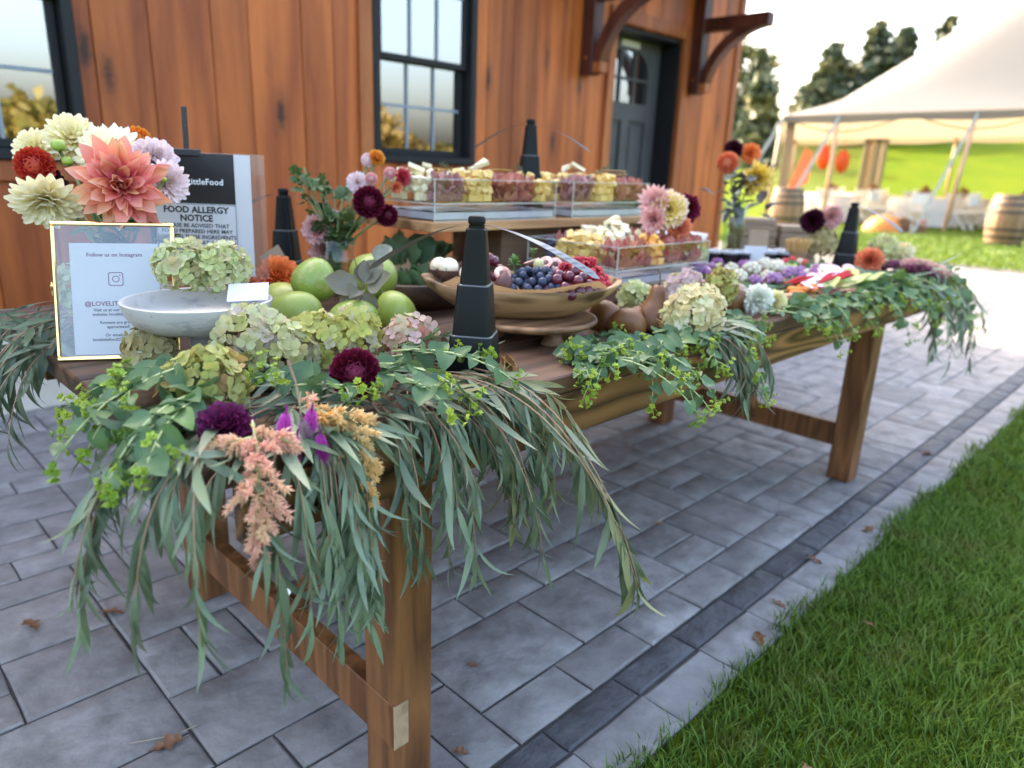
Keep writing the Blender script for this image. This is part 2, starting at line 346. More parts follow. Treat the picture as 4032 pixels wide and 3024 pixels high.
# patio: base sheet with paver children
g = MB(); g.add([(-4, -.256, -.0075), (11.4, -.256, -.0075), (11.9, 1.3, -.0075), (11.1, 9, -.0075), (-4, 9, -.0075)], [(0, 1, 2, 3, 4)])
patio = ob('patio', g.mesh('patio'), m=m_sand); prop(patio, 'grey stone paver patio with a dark band and light edging stones beside the lawn', 'patio', kind='structure')
UX, UY = .118, .1215; GX0, GY0 = -.55, -.055
used = {}; cells_x = range(-28, 102); cells_y = range(0, 26)
rects = []; rr = random.Random(11)
for i in cells_x:
    for j in cells_y:
        if (i, j) in used: continue
        opts = [(2, 2), (2, 2), (2, 2), (1, 2), (2, 1), (3, 2), (2, 1), (1, 2)]
        rr.shuffle(opts)
        for a, b in opts + [(1, 1)]:
            if all((i+p, j+q) not in used and j+q < 26 for p in range(a) for q in range(b)):
                # avoid lonely single cells where possible
                for p in range(a):
                    for q in range(b): used[i+p, j+q] = 1
                rects.append((i, j, a, b)); break
paver_mesh = {}
def slab(lx, ly, m, jag=0, bev=.006, seed=0):
    b = MB(); r = random.Random(seed); n = 2
    nx, ny_ = max(2, int(lx/.05)), max(2, int(ly/.05)); vs = []; fs = []
    for i in range(nx+1):
        for j in range(ny_+1):
            ex = (i in (0, nx)); ey = (j in (0, ny_)); x = lx*i/nx; y = ly*j/ny_
            if ex or ey:
                x += (r.uniform(-1, 1)*.0012 if not ex else 0); y += (r.uniform(-1, 1)*.0012 if not ey else 0)
            x = min(max(x, bev), lx-bev); y = min(max(y, bev), ly-bev)
            vs.append((x, y, r.uniform(-.0012, .0004)))
    for i in range(nx):
        for j in range(ny_): fs.append((i*(ny_+1)+j, (i+1)*(ny_+1)+j, (i+1)*(ny_+1)+j+1, i*(ny_+1)+j+1))
    ring = [(i, 0) for i in range(nx)] + [(nx, j) for j in range(ny_)] + [(i, ny_) for i in range(nx, 0, -1)] + [(0, j) for j in range(ny_, 0, -1)]
    base = [i*(ny_+1)+j for i, j in ring]; k = len(ring)
    def edge(i, j): return (0 if i == 0 else lx if i == nx else lx*i/nx + r.uniform(-1, 1)*.001, 0 if j == 0 else ly if j == ny_ else ly*j/ny_ + r.uniform(-1, 1)*.001)
    es = [edge(i, j) for i, j in ring]
    o = len(vs); vs += [(x + r.uniform(-jag, jag), y + r.uniform(-jag, jag), -bev*.75) for x, y in es]; o2 = len(vs); vs += [(x, y, -.045) for x, y in es]
    for q in range(k):
        p = (q+1) % k; fs.append((base[q], o+q, o+p, base[p])); fs.append((o+q, o2+q, o2+p, o+p))
    b.add(vs, fs); return b
stuff = MB(); cnt = 0
order = sorted(rects, key=lambda t: abs((GX0+t[0]*UX)+.6)+abs(GY0+t[1]*UY+.8))
for (i, j, a, b_) in order:
    x = GX0 + i*UX; y = GY0 + j*UY
    if x > 11.0: continue
    gp = .0055; lx, ly = a*UX-gp, b_*UY-gp
    if x > -1.6 and cnt < 295 and x < 5.2 and not (y > 2.72):
        key = (a, b_, cnt % 4)
        if key not in paver_mesh: paver_mesh[key] = slab(lx, ly, None, .0012, .0055, hash(key) % 1000).mesh('paver', True, auto=35)
        ob('paver', paver_mesh[key], patio, m_paver, (x+gp/2, y+gp/2, random.uniform(-.0015, .001))); cnt += 1
    elif y < 2.8 or x > 5.9:
        stuff.box((x+gp/2, y+gp/2, -.04), (x+lx+gp/2, y+ly+gp/2, 0), .005)
prop(ob('far_pavers', stuff.mesh('far_pavers'), patio, m_paver), kind='stuff')
bm_ = [slab(.237, .0745, None, .0015, .006, 50+k).mesh('band_stone', True, auto=35) for k in range(3)]
em_ = [slab(.2395, .112, None, .0018, .007, 70+k).mesh('edge_stone', True, auto=35) for k in range(3)]
for k in range(24):
    x = -.39 + k*.2425
    if x > -.3: ob('band_stone', bm_[k % 3], patio, m_band, (x, -.1345, random.uniform(-.001, .001)))
    ob('edge_stone', em_[k % 3], patio, m_edge, (x+.003, -.2535, random.uniform(-.001, .001)))
st = MB()
for k in range(24, 49):
    x = -.39 + k*.2425
    st.box((x, -.1345, -.04), (x+.237, -.06, .0), .005)
prop(ob('far_band_stones', st.mesh('far_band_stones'), patio, m_band), kind='stuff')
st = MB()
for k in range(24, 49):
    x = -.387 + k*.2425
    st.box((x, -.2535, -.04), (x+.2395, -.142, .0), .005)
prop(ob('far_edge_stones', st.mesh('far_edge_stones'), patio, m_edge), kind='stuff')

# ================================================================== TIMBER BUILDING
YW = 2.80
bld = thing('timber_building', 'stained cedar plank building with black windows and a dark panelled door behind the table', 'building', (0, YW, 0))
def bpart(name, b, m, smooth=False, parent=bld): return ob(name, b.mesh(name, smooth), parent, m)
openings = [(-.40, .41, 1.08, 2.52), (1.895, 2.67, 1.13, 2.55), (4.08, 5.02, 0, 2.2)]
x = -1.45; rr = random.Random(5); plank_me = {}
while x < 5.86:
    wd = min(rr.choice([.185, .235, .235, .285]), 5.93-x)
    if 5.93-(x+wd) < .08: wd = 5.93-x
    zs = [(.42, 3.5)]
    for (a, c, z0, z1) in openings:
        if x < c-.01 and x+wd > a+.01 and (min(c, x+wd)-max(a, x)) > .0:
            zs = [p for (u, v) in zs for p in ((u, min(v, z0)), (max(u, z1), v)) if p[1]-p[0] > .02]
    # side slivers of planks cut by an opening
    segs = [(x, x+wd, zz) for zz in zs]
    for (a, c, z0, z1) in openings:
        if x < a < x+wd: segs.append((x, a, (max(.42, z0), z1)))
        if x < c < x+wd: segs.append((c, x+wd, (max(.42, z0), z1)))
    proud = rr.uniform(0, .004)
    for (a, c, (z0, z1)) in segs:
        if c-a < .015: continue
        hh = z1-z0; b = MB(); b.box((0, -proud, 0), (c-a-.003, .03, hh), .0035)
        ob('plank', b.mesh('plank'), bld, m_plank, (a+.0015, 0, z0))
    x += wd
b = MB(); b.box((-3, .04, 0), (4.06, .5, .42)); b.box((5.04, .04, 0), (5.93, .5, .42)); b.box((-3, .012, -.05), (4.06, .04, .418)); b.box((5.04, .012, -.05), (5.93, .04, .418)); bpart('foundation', b, m_found)
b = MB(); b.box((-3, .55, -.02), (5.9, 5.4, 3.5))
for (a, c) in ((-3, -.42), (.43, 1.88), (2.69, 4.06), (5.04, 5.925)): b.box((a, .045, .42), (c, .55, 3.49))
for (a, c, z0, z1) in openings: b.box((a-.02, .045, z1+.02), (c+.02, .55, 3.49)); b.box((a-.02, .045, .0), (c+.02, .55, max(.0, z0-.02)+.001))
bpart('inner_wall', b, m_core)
b = MB(); b.box((5.86, -.022, .42), (5.955, .0, 3.5), .003); b.box((5.932, .0, .42), (5.957, 5.6, 3.5)); bpart('corner_board', b, m_trim)
b = MB(); b.box((1.805, -.024, .96), (1.892, -.005, 2.75), .003); bpart('trim_board', b, m_trim)
b = MB(); b.box((-.52, -.026, .995), (.41, -.005, 1.078), .003); bpart('trim_board', b, m_trim)
# roof: two slopes and eave
b = MB(); ye = -.35; prof = [(ye, 3.42), (3.0, 5.25), (6.3, 3.42), (6.3, 3.30), (3.0, 5.12), (ye, 3.30)]
vs = [(-3.2, y, z) for y, z in prof] + [(5.97, y, z) for y, z in prof]; n = 6
b.add(vs, [tuple(range(6)), tuple(range(11, 5, -1))] + [(i, i+6, (i+1) % 6+6, (i+1) % 6) for i in range(6)]); bpart('roof', b, m_roof)
b = MB(); b.add([(5.9, 0.01, 3.49), (5.9, 5.6, 3.49), (5.9, 3.0, 5.1)], [(0, 1, 2)]); bpart('gable_end', b, m_plank)
# added wing, out of view behind the corner, casts the paving's shade strip
wing = thing('shade_wing', 'added cedar block out of view behind the building corner, casting a shade strip on the paving', 'building', (5.98, 5.05, 0))
b = MB(); b.box((0, 0, -.02), (3.35, 4, 2.7)); ob('wall', b.mesh('wall'), wing, m_plank)
b = MB(); prof = [(-.25, 2.80), (2.0, 3.60), (4.3, 2.80)]; vs = [(0, y, z) for y, z in prof] + [(3.42, y, z) for y, z in prof]
b.add(vs, [(0, 1, 2), (5, 4, 3), (0, 3, 4, 1), (1, 4, 5, 2), (2, 5, 3, 0)]); ob('roof', b.mesh('roof'), wing, m_roof)

def window(x0, x1, z0, z1, zr):
    fw = .045; b = MB()
    b.box((x0, -.03, z0), (x0+fw, .09, z1), .004); b.box((x1-fw, -.03, z0), (x1, .09, z1), .004)
    b.box((x0+fw, -.03, z1-fw), (x1-fw, .09, z1), .004); b.box((x0+fw, -.045, z0), (x1-fw, .09, z0+.045), .004)
    win = bpart('window', b, m_black)
    def sash(za, zb, y):
        s = MB(); sw = .035; a, c = x0+fw+.004, x1-fw-.004
        s.box((a, y, za), (a+sw, y+.03, zb), .003); s.box((c-sw, y, za), (c, y+.03, zb), .003); s.box((a+sw, y, za), (c-sw, y+.03, za+sw), .003); s.box((a+sw, y, zb-sw), (c-sw, y+.03, zb), .003)
        ob('sash', s.mesh('sash'), win, m_black)
        mu = MB(); gx0, gx1, gz0, gz1 = a+sw, c-sw, za+sw, zb-sw
        for k in (1, 2): xx = gx0+(gx1-gx0)*k/3; mu.box((xx-.008, y+.004, gz0), (xx+.008, y+.0125, gz1))
        zz = (gz0+gz1)/2; mu.box((gx0, y+.0048, zz-.008), (gx1, y+.012, zz+.008)); ob('muntin', mu.mesh('muntin'), win, mat_mun)
        p = MB(); p.add([(gx0-.004, y+.014, gz0-.004), (gx1+.004, y+.014, gz0-.004), (gx1+.004, y+.014, gz1+.004), (gx0-.004, y+.014, gz1+.004)], [(0, 1, 2, 3)]); ob('pane', p.mesh('pane'), win, m_pane)
    sash(zr, z1-fw-.003, .012); sash(z0+.048, zr+.035, .046)
    return win
mat_mun = mat('muntin_grey', (.22, .25, .28), .5)
window(-.40, .41, 1.08, 2.52, 1.72)
window(1.895, 2.67, 1.13, 2.55, 1.695)
# door
b = MB(); b.box((4.0, -.026, 0), (4.085, .02, 2.30), .004); b.box((5.015, -.026, 0), (5.10, .02, 2.30), .004); b.box((4.085, -.026, 2.205), (5.015, .02, 2.30), .004); bpart('door_trim', b, m_trim)
b = MB(); b.box((4.085, .02, 0), (4.11, .30, 2.205)); b.box((4.99, .02, 0), (5.015, .30, 2.205)); b.box((4.11, .02, 2.17), (4.99, .30, 2.205)); b.box((4.085, -.06, -.02), (5.015, .30, .012)); bpart('door_jamb', b, m_black)
dx0, dx1, dy = 4.113, 4.987, .20
b = MB()
# stiles and rails around an arched light and two sunk panels
lx0, lx1, lz0, lz1 = dx0+.15, dx1-.15, 1.68, 2.08
b.box((dx0, dy, .012), (lx0, dy+.045, 2.168), .002); b.box((lx1, dy, .012), (dx1, dy+.045, 2.168), .002)
b.box((lx0, dy, lz1), (lx1, dy+.045, 2.168)); b.box((lx0, dy, 1.54), (lx1, dy+.045, lz0)); b.box((lx0, dy, .012), (lx1, dy+.045, .24))
xm = (lx0+lx1)/2; b.box((xm-.05, dy, .24), (xm+.05, dy+.045, 1.54))
# spandrels of the arch
for s in (-1, 1):
    xe = lx0 if s < 0 else lx1; pts = []
    for k in range(7):
        t = k/6*math.pi/2; pts.append((xe - s*.30*(1-math.sin(math.pi/2-t)) if False else xe - s*.19*(1-math.cos(t)), lz1-.19+.19*math.sin(t)))
    for k in range(6):
        (xa, za), (xb, zb) = pts[k], pts[k+1]
        b.add([(xa, dy+.001, za), (xb, dy+.001, zb), (xb, dy+.001, lz1+.002), (xa, dy+.001, lz1+.002), (xa, dy+.04, za), (xb, dy+.04, zb), (xb, dy+.04, lz1+.002), (xa, dy+.04, lz1+.002)], [(0, 1, 2, 3), (4, 5, 1, 0), (7, 6, 5, 4)])
door = bpart('door', b, m_door)
for k in (0, 1):
    a = lx0 if k == 0 else xm+.05; c = xm-.05 if k == 0 else lx1
    p = MB(); p.box((a-.002, dy+.022, .238), (c+.002, dy+.04, 1.542)); p.box((a+.04, dy+.008, .28), (c-.04, dy+.022, 1.50), .008); ob('panel', p.mesh('panel'), door, m_door)
p = MB(); p.add([(lx0-.003, dy+.022, lz0-.003), (lx1+.003, dy+.022, lz0-.003), (lx1+.003, dy+.022, lz1+.001), (lx0-.003, dy+.022, lz1+.001)], [(0, 1, 2, 3)]); ob('pane', p.mesh('pane'), door, m_pane)
p = MB()
for k in (1, 2): xx = lx0+(lx1-lx0)*k/3; p.box((xx-.012, dy+.006, lz0), (xx+.012, dy+.034, lz1))
p.box((lx0, dy+.007, 1.855), (lx1, dy+.033, 1.877)); ob('muntin', p.mesh('muntin'), door, m_door)
p = MB(); p.lathe([(.001, 0), (.018, 0), (.018, .02), (.028, .035), (.03, .05), (.02, .062), (.001, .065)], 14, frame(Vector((dx0+.07, dy, 1.0)), (0, -1, 0))); ob('door_knob', p.mesh('door_knob', True), door, m_black)
p = MB(); p.box((xm-.13, dy-.012, 2.10), (xm+.12, dy-.001, 2.15), .003); ob('number_plate', p.mesh('number_plate'), door, mat('plate', (.55, .55, .48), .4))
# porch brackets
def bracket(x):
    b = MB(); b.box((x-.055, -.115, 1.79), (x+.055, -.008, 3.05), .005); br = bpart('bracket_post', b, m_timber)
    a = MB(); a.box((x-.05, -.80, 2.66), (x+.05, -.115, 2.78), .005); ob('arm', a.mesh('arm'), br, m_timber)
    a = MB(); a.box((x-.05, -.68, 2.27), (x+.05, -.115, 2.37), .005); ob('arm', a.mesh('arm'), br, m_timber)
    c = MB(); n = 14; P = []
    for k in range(n+1):
        t = k/n*math.pi/2; P.append((-.115-.55*(1-math.cos(t)), 1.83+.50*math.sin(t), .045+.018*math.sin(2*t)))
    vs = []; fs = []
    for k, (y, z, h) in enumerate(P):
        t = k/n*math.pi/2
        for sx in (-.045, .045):
            vs.append((x+sx, y, z)); vs.append((x+sx, y-h*abs(math.cos(t))-.012, z-h*abs(math.sin(t))-.012))
    for k in range(n):
        o = k*4; p = o+4
        fs += [(o, p, p+1, o+1), (o+2, o+3, p+3, p+2), (o, o+2, p+2, p), (o+1, p+1, p+3, o+3)]
    fs += [(0, 1, 3, 2), (n*4, n*4+2, n*4+3, n*4+1)]
    c.add(vs, fs); ob('brace', c.mesh('brace'), br, m_timber)
    d = MB(); d.box((x-.048, -.185, 1.80), (x+.048, -.115, 1.87), .005); d.lathe([(.001, 0), (.012, 0), (.012, .008), (.001, .008)], 10, frame(Vector((x-.055, -.06, 1.9)), (-1, 0, 0))); ob('foot_block', d.mesh('foot_block'), br, m_trim)
bracket(3.74); bracket(5.17)
b = MB(); b.box((3.45, -.95, 2.785), (5.45, -.01, 2.83)); b.add([(3.40, -1.0, 2.835), (5.50, -1.0, 2.835), (5.50, 0, 3.2), (3.40, 0, 3.2), (3.40, -1.0, 2.89), (5.50, -1.0, 2.89), (5.50, 0, 3.26), (3.40, 0, 3.26)], [(3, 2, 1, 0), (4, 5, 6, 7), (0, 1, 5, 4), (1, 2, 6, 5), (3, 0, 4, 7)]); bpart('hood_roof', b, m_timber)
# ================================================================== TENT, LAWN FURNITURE, TREES
m_sail = mat('sailcloth', (.19, .184, .173), .8, spec=.2, transl=.30, tcol=(.42, .33, .21), bump=.1, bscale=3)
m_pole = mat('tent_pole_wood', (.55, .34, .2), .6, var=(.42, .25, .14), vscale=6)
m_strap = mat('white_webbing', (.46, .42, .34), .7)
m_vinyl = clear('clear_vinyl', (.93, .93, .9), .08, .8, 1.4, haze=.22, hazecol=(.8, .75, .65))
m_cloth = mat('table_linen', (.72, .66, .58), .85, transl=.15)
m_chair = mat('chair_white', (.74, .72, .66), .5)
m_barrel = wood('barrel_oak', (.20, .115, .055), (.36, .22, .12), scale=9, axis=2, ring=3, rough=.6, rand=.1)
m_hoop = mat('barrel_hoop', (.06, .055, .05), .5, metal=.6)
m_orange = mat('orange_paper', (.75, .13, .02), .6, transl=.3, tcol=(.9, .2, .02))
m_peachcloth = mat('peach_cloth', (.80, .32, .16), .7, transl=.35)
m_galv = mat('orange_tub', (.62, .20, .02), .5)
m_brown = mat('brown_crate', (.20, .09, .035), .7)
m_bark = mat('bark', (.10, .075, .055), .9, var=(.05, .04, .03), vscale=10, stretch=(1, 1, .2))
m_con = mat('conifer_needles', rough=.7, rands=[(.075, .095, .055), (.10, .12, .06)], var=(.20, .18, .05), vscale=.5, vlo=.5, vhi=.62, transl=.15)
m_decid = mat('autumn_leaves', rough=.6, rands=[(.10, .11, .02), (.13, .11, .018), (.07, .09, .02), (.16, .11, .016)], var=(.17, .115, .012), vscale=.7, vlo=.45, vhi=.7, transl=.3)

TA = Vector((18.7, 8.4, 0)); E1 = Vector((.39, -.92, 0)).normalized(); E2 = Vector((.92, .39, 0)).normalized()
TW, TD, TE = 21.0, 13.0, 2.72
tent = thing('sailcloth_tent', 'white sailcloth event tent with a swooping peaked roof on the sunlit lawn', 'tent', tuple(TA))
def T(u, v, z): p = E1*u + E2*v; return (p.x, p.y, z)
def eave(u): return TE + .040*u
def roofz(u, v):
    # two peaks, hung cloth between them and the scalloped eave
    pk = [(10.0, 6.5, 9.6), (16.0, 6.5, 9.6)]
    d = min(u, TW-u, v, TD-v); best = 0
    for (a, b, h) in pk:
        du = (abs(u-a)/(a if u < a else (TW-a))) if not (10.0 <= u <= 16.0) else 0; dv = abs(v-b)/6.5
        r = max(du, dv); r = .55*r + .45*min(1, math.hypot(du, dv))
        best = max(best, (1-min(1, r))**1.06)
    e = eave(u)
    return e + (9.6-e)*best
b = MB(); nu, nv = 42, 26
vs = [T(TW*i/nu, TD*j/nv, roofz(TW*i/nu, TD*j/nv)) for i in range(nu+1) for j in range(nv+1)]
b.add(vs, [(i*(nv+1)+j, (i+1)*(nv+1)+j, (i+1)*(nv+1)+j+1, i*(nv+1)+j+1) for i in range(nu) for j in range(nv)])
ob('roof', b.mesh('roof', True), tent, m_sail)
# valance: a scalloped strip round the eave
b = MB()
def val(f, L, n):
    vs = []
    for k in range(n+1):
        s = k/n*L; p = f(s); dz = .16+.07*abs(math.sin(s/L*math.pi*round(L/3.0)))
        vs += [(p[0], p[1], p[2]+.01), (p[0], p[1], p[2]-dz)]
    b.add(vs, [(2*k, 2*k+1, 2*k+3, 2*k+2) for k in range(n)])
val(lambda s: T(s, -.01, eave(s)), TW, 80); val(lambda s: T(-.01, s, eave(0)), TD, 50); val(lambda s: T(s, TD+.01, eave(s)), TW, 80)
ob('valance', b.mesh('valance', True), tent, m_sail)
b = MB()
for s0 in np.arange(0, TW, 3.0):
    P = [T(s0+3*k/10, .05, eave(s0+3*k/10)-.05-.38*math.sin(math.pi*k/10)) for k in range(11)]; b.tube(P, .018, 5)
ob('light_string', b.mesh('light_string'), tent, m_hoop)
for u, lean in ((0, -.2), (1.35, 0), (4.43, -.35), (7.6, 0), (11.0, 0)):
    b = MB(); b.tube([T(u+lean*.6, -.12, -.02), T(u, .06, eave(u)-.02)], .055, 8); ob('pole', b.mesh('pole', True), tent, m_pole)
    b = MB(); P0 = T(u, 0, eave(u)); P1 = T(u-1.15, -1.9, .0)
    b.add([(P0[0], P0[1], P0[2]), (P0[0]+.09, P0[1]-.05, P0[2]), (P1[0]+.09, P1[1]-.05, P1[2]), (P1[0], P1[1], P1[2])], [(0, 1, 2, 3)])
    b.box((P1[0]-.02, P1[1]-.02, -.03), (P1[0]+.03, P1[1]+.03, .25)); ob('guy_strap', b.mesh('guy_strap'), tent, m_strap)
for u in (3, 6, 9, 12, 15):
    b = MB(); b.tube([T(u, TD-.1, -.02), T(u, TD-.06, eave(u))], .055, 8); ob('pole', b.mesh('pole', True), tent, m_pole)
for v in (4.3, 8.6, 13):
    b = MB(); b.tube([T(.05, v, -.02), T(.05, v, eave(0))], .05, 8); ob('pole', b.mesh('pole', True), tent, m_pole)
b = MB(); b.tube([T(10.0, 6.5, 0), T(10.0, 6.5, 9.7)], .09, 8); b.tube([T(16, 6.5, 0), T(16, 6.5, 9.7)], .09, 8); ob('centre_poles', b.mesh('centre_poles', True), tent, m_pole)
# side walls of clear vinyl and gathered curtains at the left end
def curtain(u0, v0, u1, v1, m, name, z0=.02, amp=.06, n=26):
    b = MB(); vs = []
    for k in range(n+1):
        t = k/n; w_ = amp*math.sin(k*1.9); u = u0+(u1-u0)*t; v = v0+(v1-v0)*t; p = T(u + w_*(1 if v1 != v0 else 0), v + w_*(1 if u1 != u0 else 0), 0); e = eave(u)
        vs += [(p[0], p[1], z0), (p[0], p[1], e)]
    b.add(vs, [(2*k, 2*k+2, 2*k+3, 2*k+1) for k in range(n)]); return ob(name, b.mesh(name, True), tent, m)
curtain(.10, .12, .34, .12, m_sail, 'curtain', amp=.03); curtain(.03, .2, .03, 4.2, m_vinyl, 'clear_wall', amp=0, n=4); curtain(.03, 4.4, .03, 12.8, m_vinyl, 'clear_wall', amp=0, n=6)
curtain(.1, TD-.03, 2.6, TD-.03, m_vinyl, 'clear_wall', amp=0, n=4); curtain(2.7, TD-.03, 3.6, TD-.03, m_sail, 'curtain', amp=.1); curtain(.03, 4.15, .03, 4.9, m_sail, 'curtain', amp=.08)

def TP(u, v): p = TA + E1*u + E2*v; return (p.x, p.y, -.01)
# round tables
def tent_table(u, v, lab):
    t = thing('banquet_table', lab, 'table', TP(u, v), 'linen covered tables under the tent')
    b = MB(); n = 36; prof = [(.001, .76), (.80, .76), (.84, .74)]; vs = []; fs = []
    for i, (r, z) in enumerate(prof + [(.88, .4), (.93, .03)]):
        for k in range(n):
            a = 2*math.pi*k/n; rr_ = r + (.05*math.cos(a*9) if i >= 3 else 0)*(i-2)*.6; vs.append((rr_*math.cos(a), rr_*math.sin(a), z))
    for i in range(4):
        for k in range(n): fs.append((i*n+k, i*n+(k+1) % n, (i+1)*n+(k+1) % n, (i+1)*n+k))
    b.add(vs, fs); ob('tablecloth', b.mesh('tablecloth', True), t, m_cloth)
    b = MB(); b.tube([(0, 0, 0), (0, 0, .755)], .05, 8); ob('pedestal', b.mesh('pedestal'), t, m_pole)
    return t
chair_proto = None
def chair_mesh():
    global chair_proto
    r = thing('folding_chair', 'white folding chair', 'chair', (0, 0, 0), 'white chairs round the tent tables')
    b = MB(); b.box((-.21, -.2, .43), (.21, .2, .46), .01); ob('seat', b.mesh('seat'), r, m_chair)
    b = MB(); b.box((-.2, .2, .62), (.2, .225, .9), .01); ob('backrest', b.mesh('backrest'), r, m_chair)
    for s in (-1, 1):
        b = MB(); b.tube([(s*.2, -.25, 0), (s*.2, .21, .95)], .017, 5); ob('leg', b.mesh('leg'), r, m_chair)
        b = MB(); b.tube([(s*.18, .25, 0), (s*.18, -.18, .46)], .017, 5); ob('leg', b.mesh('leg'), r, m_chair)
    return r
first = chair_mesh(); nch = 0
spots = [(1.5, 2.4), (3.9, 2.2), (6.4, 2.4), (2.8, 5.4), (5.4, 5.6), (8.2, 5.2), (8.9, 2.4)]
tl = ['leftmost linen covered round table, front row under the tent', 'second linen covered round table from the left in the front row under the tent', 'third linen covered round table from the left in the front row under the tent',
      'left linen covered round table of the back row under the tent', 'middle linen covered round table of the back row under the tent', 'right linen covered round table of the back row under the tent', 'rightmost linen covered round table, front row under the tent']
cl_ = ['white folding chair on the near side of the front row of tent tables', 'white folding chair at the back row of tent tables']
m_centre = mat('autumn_centrepiece', rough=.7, rands=[(.35, .07, .03), (.42, .15, .03), (.22, .05, .03)], var=(.10, .08, .02), vscale=30, transl=.2)
for ti, (u, v) in enumerate(spots):
    tent_table(u, v, tl[ti])
    b = MB()
    for k in range(26):
        a = random.uniform(0, 6.28); r = random.uniform(0, .17); b.ball((math.cos(a)*r, math.sin(a)*r, .12+random.uniform(0, .2)*(1-r*3)), random.uniform(.03, .06), 6, 4)
    b.lathe([(.07, 0), (.09, .1)], 10)
    p = TP(u, v); o = ob('flower_centrepiece', b.mesh('centrepiece', True), None, m_centre, (p[0], p[1], .752)); prop(o, 'low rust coloured flower arrangement on the ' + tl[ti].replace('linen covered ', '').replace(' under the tent', '').replace(' in the front row', ', front row'), 'centrepiece', 'flower arrangements on the tent tables')
    for k in range(6):
        a = k/6*2*math.pi + .4 + ti; p = TP(u + math.cos(a)*1.2, v + math.sin(a)*1.2); d = (E1*math.cos(a)+E2*math.sin(a)); rz = math.atan2(d.y, d.x) - math.pi/2
        c = first if nch == 0 else dup(first); c.location = p; c.rotation_euler = (0, 0, rz); nch += 1
        c['label'] = cl_[0] if v < 4 else cl_[1]; c['group'] = 'white chairs at the front tent tables' if v < 4 else 'white chairs at the back tent tables'
# orange shapes hanging by the left pole
def lantern(u, v, z, sx, sz, label, m):
    b = MB(); p = TP(u, v)
    b.ball((0, 0, 0), .30, 16, 10, (sx, .55, sz)); b.tube([(0, 0, .3*sz), (0, 0, eave(u)-z)], .006, 4)
    o = ob('paper_lantern', b.mesh('paper_lantern', True), None, m, (p[0], p[1], z)); prop(o, label, 'lantern', 'orange lanterns hanging in the tent')
lantern(1.15, .5, 1.72, .75, 1.08, 'left one of two big orange rounded lanterns hanging by the tent pole', m_orange)
lantern(1.62, .5, 1.62, .95, 1.0, 'right one of two big orange rounded lanterns hanging by the tent pole', m_orange)
b = MB(); b.add([(0, 0, .1), (.5, 0, .45), (.5, 0, 1.25), (.3, 0, 1.35), (0, 0, .3), (0, .03, .1), (.5, .03, .45), (.5, .03, 1.25), (.3, .03, 1.35), (0, .03, .3)], [(0, 1, 2, 3, 4), (9, 8, 7, 6, 5), (0, 5, 6, 1), (1, 6, 7, 2), (2, 7, 8, 3), (3, 8, 9, 4), (4, 9, 5, 0)])
p = TP(.35, .6); o = ob('peach_drape', b.mesh('peach_drape'), None, m_peachcloth, (p[0], p[1], .6)); o.rotation_euler = (0, 0, math.atan2(E1.y, E1.x)); prop(o, 'peach coloured cloth hanging behind the clear tent side', 'drape')

# barrels
def barrel(loc, label, s=1.0):
    t = thing('oak_barrel', label, 'barrel', loc, 'wooden barrels standing on the lawn'); n = 20; H = 1.0*s
    rad = lambda z: (.31 + .075*(1-(2*z/H-1)**2))*s
    for k in range(n):
        a0, a1 = 2*math.pi*k/n+.008, 2*math.pi*(k+1)/n-.008; b = MB(); vs = []; fs = []
        for i in range(9):
            z = H*i/8
            for a, dr in ((a0, 0), (a1, 0), (a1, -.025), (a0, -.025)): r = rad(z)+dr; vs.append((r*math.cos(a), r*math.sin(a), z))
        for i in range(8): fs += [(i*4+q, i*4+(q+1) % 4, i*4+4+(q+1) % 4, i*4+4+q) for q in range(4)]
        fs += [(3, 2, 1, 0), (32, 33, 34, 35)]; b.add(vs, fs); ob('stave', b.mesh('stave', True, auto=40), t, m_barrel)
    for z in (.04, .18, .33, .67, .82, .95):
        b = MB(); z0, z1 = (z-.025)*H, (z+.025)*H; b.lathe([(rad(z0)-.012, z0), (rad(z0)+.006, z0), (rad(z1)+.006, z1), (rad(z1)-.012, z1)], 28); ob('hoop', b.mesh('hoop', True, auto=40), t, m_hoop)
    b = MB(); b.lathe([(.001, H-.05), (rad(H)-.02, H-.05), (rad(H)-.02, H-.03), (.001, H-.03)], 24); ob('head', b.mesh('head'), t, m_barrel)
    return t
barrel((16.95, 2.52, -.012), 'large oak barrel standing in the sun at the right edge of the lawn')
barrel((15.1, 6.3, -.012), 'dark oak barrel on the lawn just left of the tent tables', .95)
# wheelbarrow on its side
wb = thing('wheelbarrow', 'tipped orange wheelbarrow lying on the sunlit lawn', 'wheelbarrow', (18.3, 5.05, -.012)); wb.rotation_euler = (0, 0, math.radians(-40))
b = MB(); n = 18; vs = []; fs = []
for i in range(7):
    t = i/6*math.pi/2; r = .42*math.cos(t); z = .40*math.sin(t)
    for k in range(n): a = 2*math.pi*k/n; vs.append((r*1.05*math.cos(a)-.3, r*math.sin(a), z))
for i in range(6):
    for k in range(n): fs.append((i*n+k, i*n+(k+1) % n, (i+1)*n+(k+1) % n, (i+1)*n+k))
b.add(vs, fs); ob('tub', b.mesh('tub', True), wb, m_galv)
b = MB(); b.poly([(-.1, .0), (.75, .0), (.65, .16), (.1, .36), (-.15, .30)], -.2, .2, Matrix.Rotation(math.pi/2, 4, 'X')); ob('body', b.mesh('body'), wb, m_brown)
for s in (-.17, .17): b = MB(); b.tube([(-.1, s, .45), (.72, s, .18)], .022, 6); ob('handle', b.mesh('handle'), wb, m_strap)
b = MB(); b.lathe([(.03, -.04), (.15, -.045), (.17, 0), (.15, .045), (.03, .04)], 18, Matrix.Translation((.66, 0, .16)) @ Matrix.Rotation(math.pi/2, 4, 'X')); ob('wheel', b.mesh('wheel', True), wb, mat('red_wheel', (.45, .09, .03), .6))

